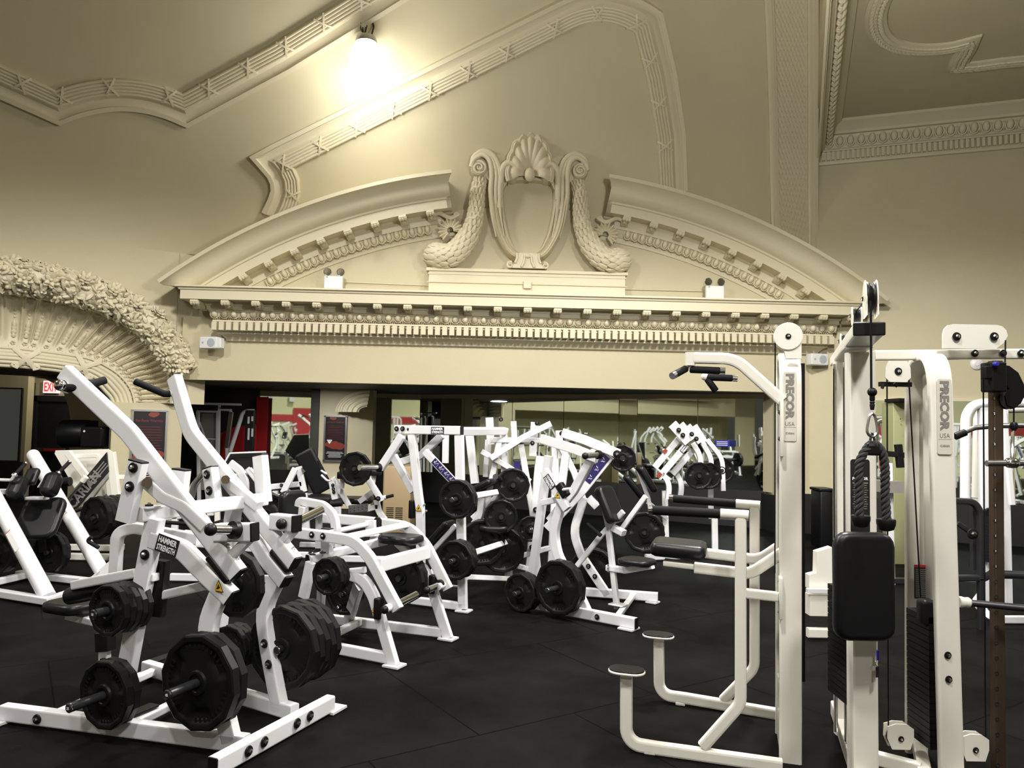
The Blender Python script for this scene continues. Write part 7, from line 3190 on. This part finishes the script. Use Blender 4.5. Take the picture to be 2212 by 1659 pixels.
BK.beam('post', [bk(2119, 1240), up(bk(2119, 1290), 0)], .05, .05, Y1)
# cream frame and black bin left of the cable column
WB = Mach('cream_floor_machine', 'low cream frame of a machine, between the two cable columns', 'gym machine', up(atY(1772, 1345, 6.0), 0), 'cream')
wb = lambda x, y, o=0.0: atY(x, y, 6.0 - o)
b = MB()
b.prism([wb(x, y) for x, y in ((1765, 1192), (1797, 1182), (1798, 1272), (1748, 1272), (1748, 1242), (1764, 1238))], Y1, .08)
b.build('side_plate', 'cream', WB.t)
b = MB()
b.box(wb(1772, 1305, -.02), (.20, .1, .16))
b.build('lower_panel', 'cream', WB.t)
WB.beam('base_rail', [up(wb(1744, 1345), .05), up(wb(1800, 1345), .05)], .06, .07, Y1)
b = MB()
b.box(wb(1772, 1276, .03), (.21, .04, .03))
b.build('ledge', 'white', WB.t)
bn = thing('black_bin', 'black plastic bin with wipes against the right wall', 'bin', up(atY(1790, 1180, 10.6), 0))
a, c = atY(1774, 1062, 10.6), atY(1806, 1180, 10.6)
b = MB()
b.rbox(((a.x + c.x) / 2, 10.8, a.z / 2), (c.x - a.x, .35, a.z), None, .02)
b.build('body', 'black', bn)
b = MB()
b.rbox(((a.x + c.x) / 2, 10.8, a.z + .02), (c.x - a.x + .03, .38, .04), None, .02)
b.build('lid', 'rubber', bn)
# olive box added in place of a panel reflected in the mirrors
oc_ = thing('olive_locker_panel', 'tall olive metal cabinet seen between the cable columns', 'cabinet', up(atY(1952, 1100, 9.4), 0))
a, c = atY(1934, 868, 9.4), atY(1972, 1074, 9.4)
b = MB()
b.rbox(((a.x + c.x) / 2, 9.6, a.z / 2), (c.x - a.x, .3, a.z), None, .01)
b.build('body', mat('olive_paint', (.25, .26, .13), .5), oc_)
b = MB()
b.box(((a.x + c.x) / 2, 9.44, a.z + .02), (c.x - a.x + .05, .36, .04))
b.build('top', 'rubber', oc_)
for x, y in ((1945, 905), (1958, 935), (1950, 985)):
    b = MB()
    b.cyl(atY(x, y, 9.4), atY(x, y, 9.39), .008, 8)
    b.build('screw', 'dark_metal', oc_)
BE = Mach('dark_bench_press', 'black padded station low between the cable column and the tower', 'gym machine', up(atY(1935, 1200, 8.2), 0), 'dark_metal')
be = lambda x, y, o=0.0: atY(x, y, 8.2 - o)
BE.beam('black_arm', [be(1915, 980), be(1972, 985)], .06, .06, Y1, m='rubber')
BE.beam('black_arm', [be(1940, 960), be(1945, 1010)], .06, .07, Y1, m='rubber')
BE.beam('post', [be(1920, 1000), up(be(1925, 1180), 0)], .06, .06, Y1, m='white')
BE.beam('base_rail', [up(be(1900, 1185), .04), up(be(1990, 1185), .04)], .06, .06, Y1)
b = MB()
b.box(be(1915, 1050), (.22, .3, .12))
b.build('grey_box', 'letter_grey', BE.t)

# ================================================================ machines of the hall that only the mirrors show
def copy_tree(src, loc, rz, label, group=None):
    """copy a thing with its parts and sub-parts"""
    r = src.copy()
    COL.objects.link(r)
    r.location = loc
    r.rotation_euler = (0, 0, rz)
    r['label'] = label
    r['group'] = group or 'machines shown in the mirrors'
    for ch in list(src.children):
        c = ch.copy()
        COL.objects.link(c)
        c.parent = r
        for g in ch.children:
            d = g.copy()
            COL.objects.link(d)
            d.parent = c
    return r


cps = [(E_, (-8.5, 8.3), 100, 'white frame machine along the left wall, nearest the arch'), (G_, (-9.4, 6.0), 70, 'white high row machine along the left wall'),
       (L_, (-9.0, 3.8), 120, 'white leaning row machine along the left wall'), (D, (-6.9, 2.0), 60, 'low arched machine near the left wall'),
       (E_, (-5.6, .4), 200, 'white frame machine left behind the viewer'), (G_, (-2.6, -1.6), 170, 'high row machine straight behind the viewer'),
       (L_, (-.2, -3.2), 200, 'leaning row machine far behind the viewer'), (F_, (2.6, -1.4), 185, 'high post machine right behind the viewer'),
       (T_, (4.6, -2.0), 160, 'cable trainer far right behind the viewer'), (D, (-3.6, -3.6), 190, 'low arched machine far behind the viewer'),
       (F_, (-7.4, -1.0), 150, 'high post machine far left behind the viewer'), (E_, (6.0, .5), 230, 'white frame machine right of the viewer'),
       (G_, (6.2, 3.6), 250, 'high row machine far right of the viewer'), (F_, (-8.8, 1.6), 80, 'high post machine along the left wall'), (E_, (-12.5, 14.2), 60, 'white frame machine in the side room')]
cps += [(E_, (-4.8, -2.6), 195, 'white frame machine left behind the viewer, second row'), (G_, (-1.2, -5.4), 165, 'high row machine near the back wall'),
        (F_, (1.3, -4.9), 180, 'high post machine near the back wall'), (E_, (3.6, -5.0), 200, 'white frame machine near the back wall'), (L_, (-6.4, -4.6), 170, 'leaning row machine near the back wall'),
        (T_, (-3.4, -6.6), 180, 'cable trainer near the back wall')]
for mc_, (x, y), rz, lab in cps:
    copy_tree(mc_.t, (x, y, 0), R_(rz), lab)

# small fittings of the yellow back wall that show in the alcove mirrors
def mirrored_spot(x, y, a, c):
    n = Vector(((c - a).y, -(c - a).x, 0)).normalized()
    r = ray(x, y)
    p = EYE + r * ((a - EYE).dot(n) / r.dot(n))
    r2 = r - n * (2 * r.dot(n))
    return p + r2 * ((-8.9 - p.y) / r2.y)


eml = [o for o in COL.objects if o.name == 'emergency_light'][0]
spk = [o for o in COL.objects if o.name == 'wall_speaker'][0]
for src, x, y, lab in ((eml, 630, 868, 'emergency light on the yellow back wall, shown in the mirror left of the pier'), (spk, 585, 862, 'wall speaker on the yellow back wall, shown in the mirror left of the pier')):
    w_ = mirrored_spot(x, y, AL[0], AL[1])
    w_.y = -8.8
    if abs(w_.x) < 12 and w_.z < 5:
        copy_tree(src, w_, math.pi, lab, 'fittings of the back wall')
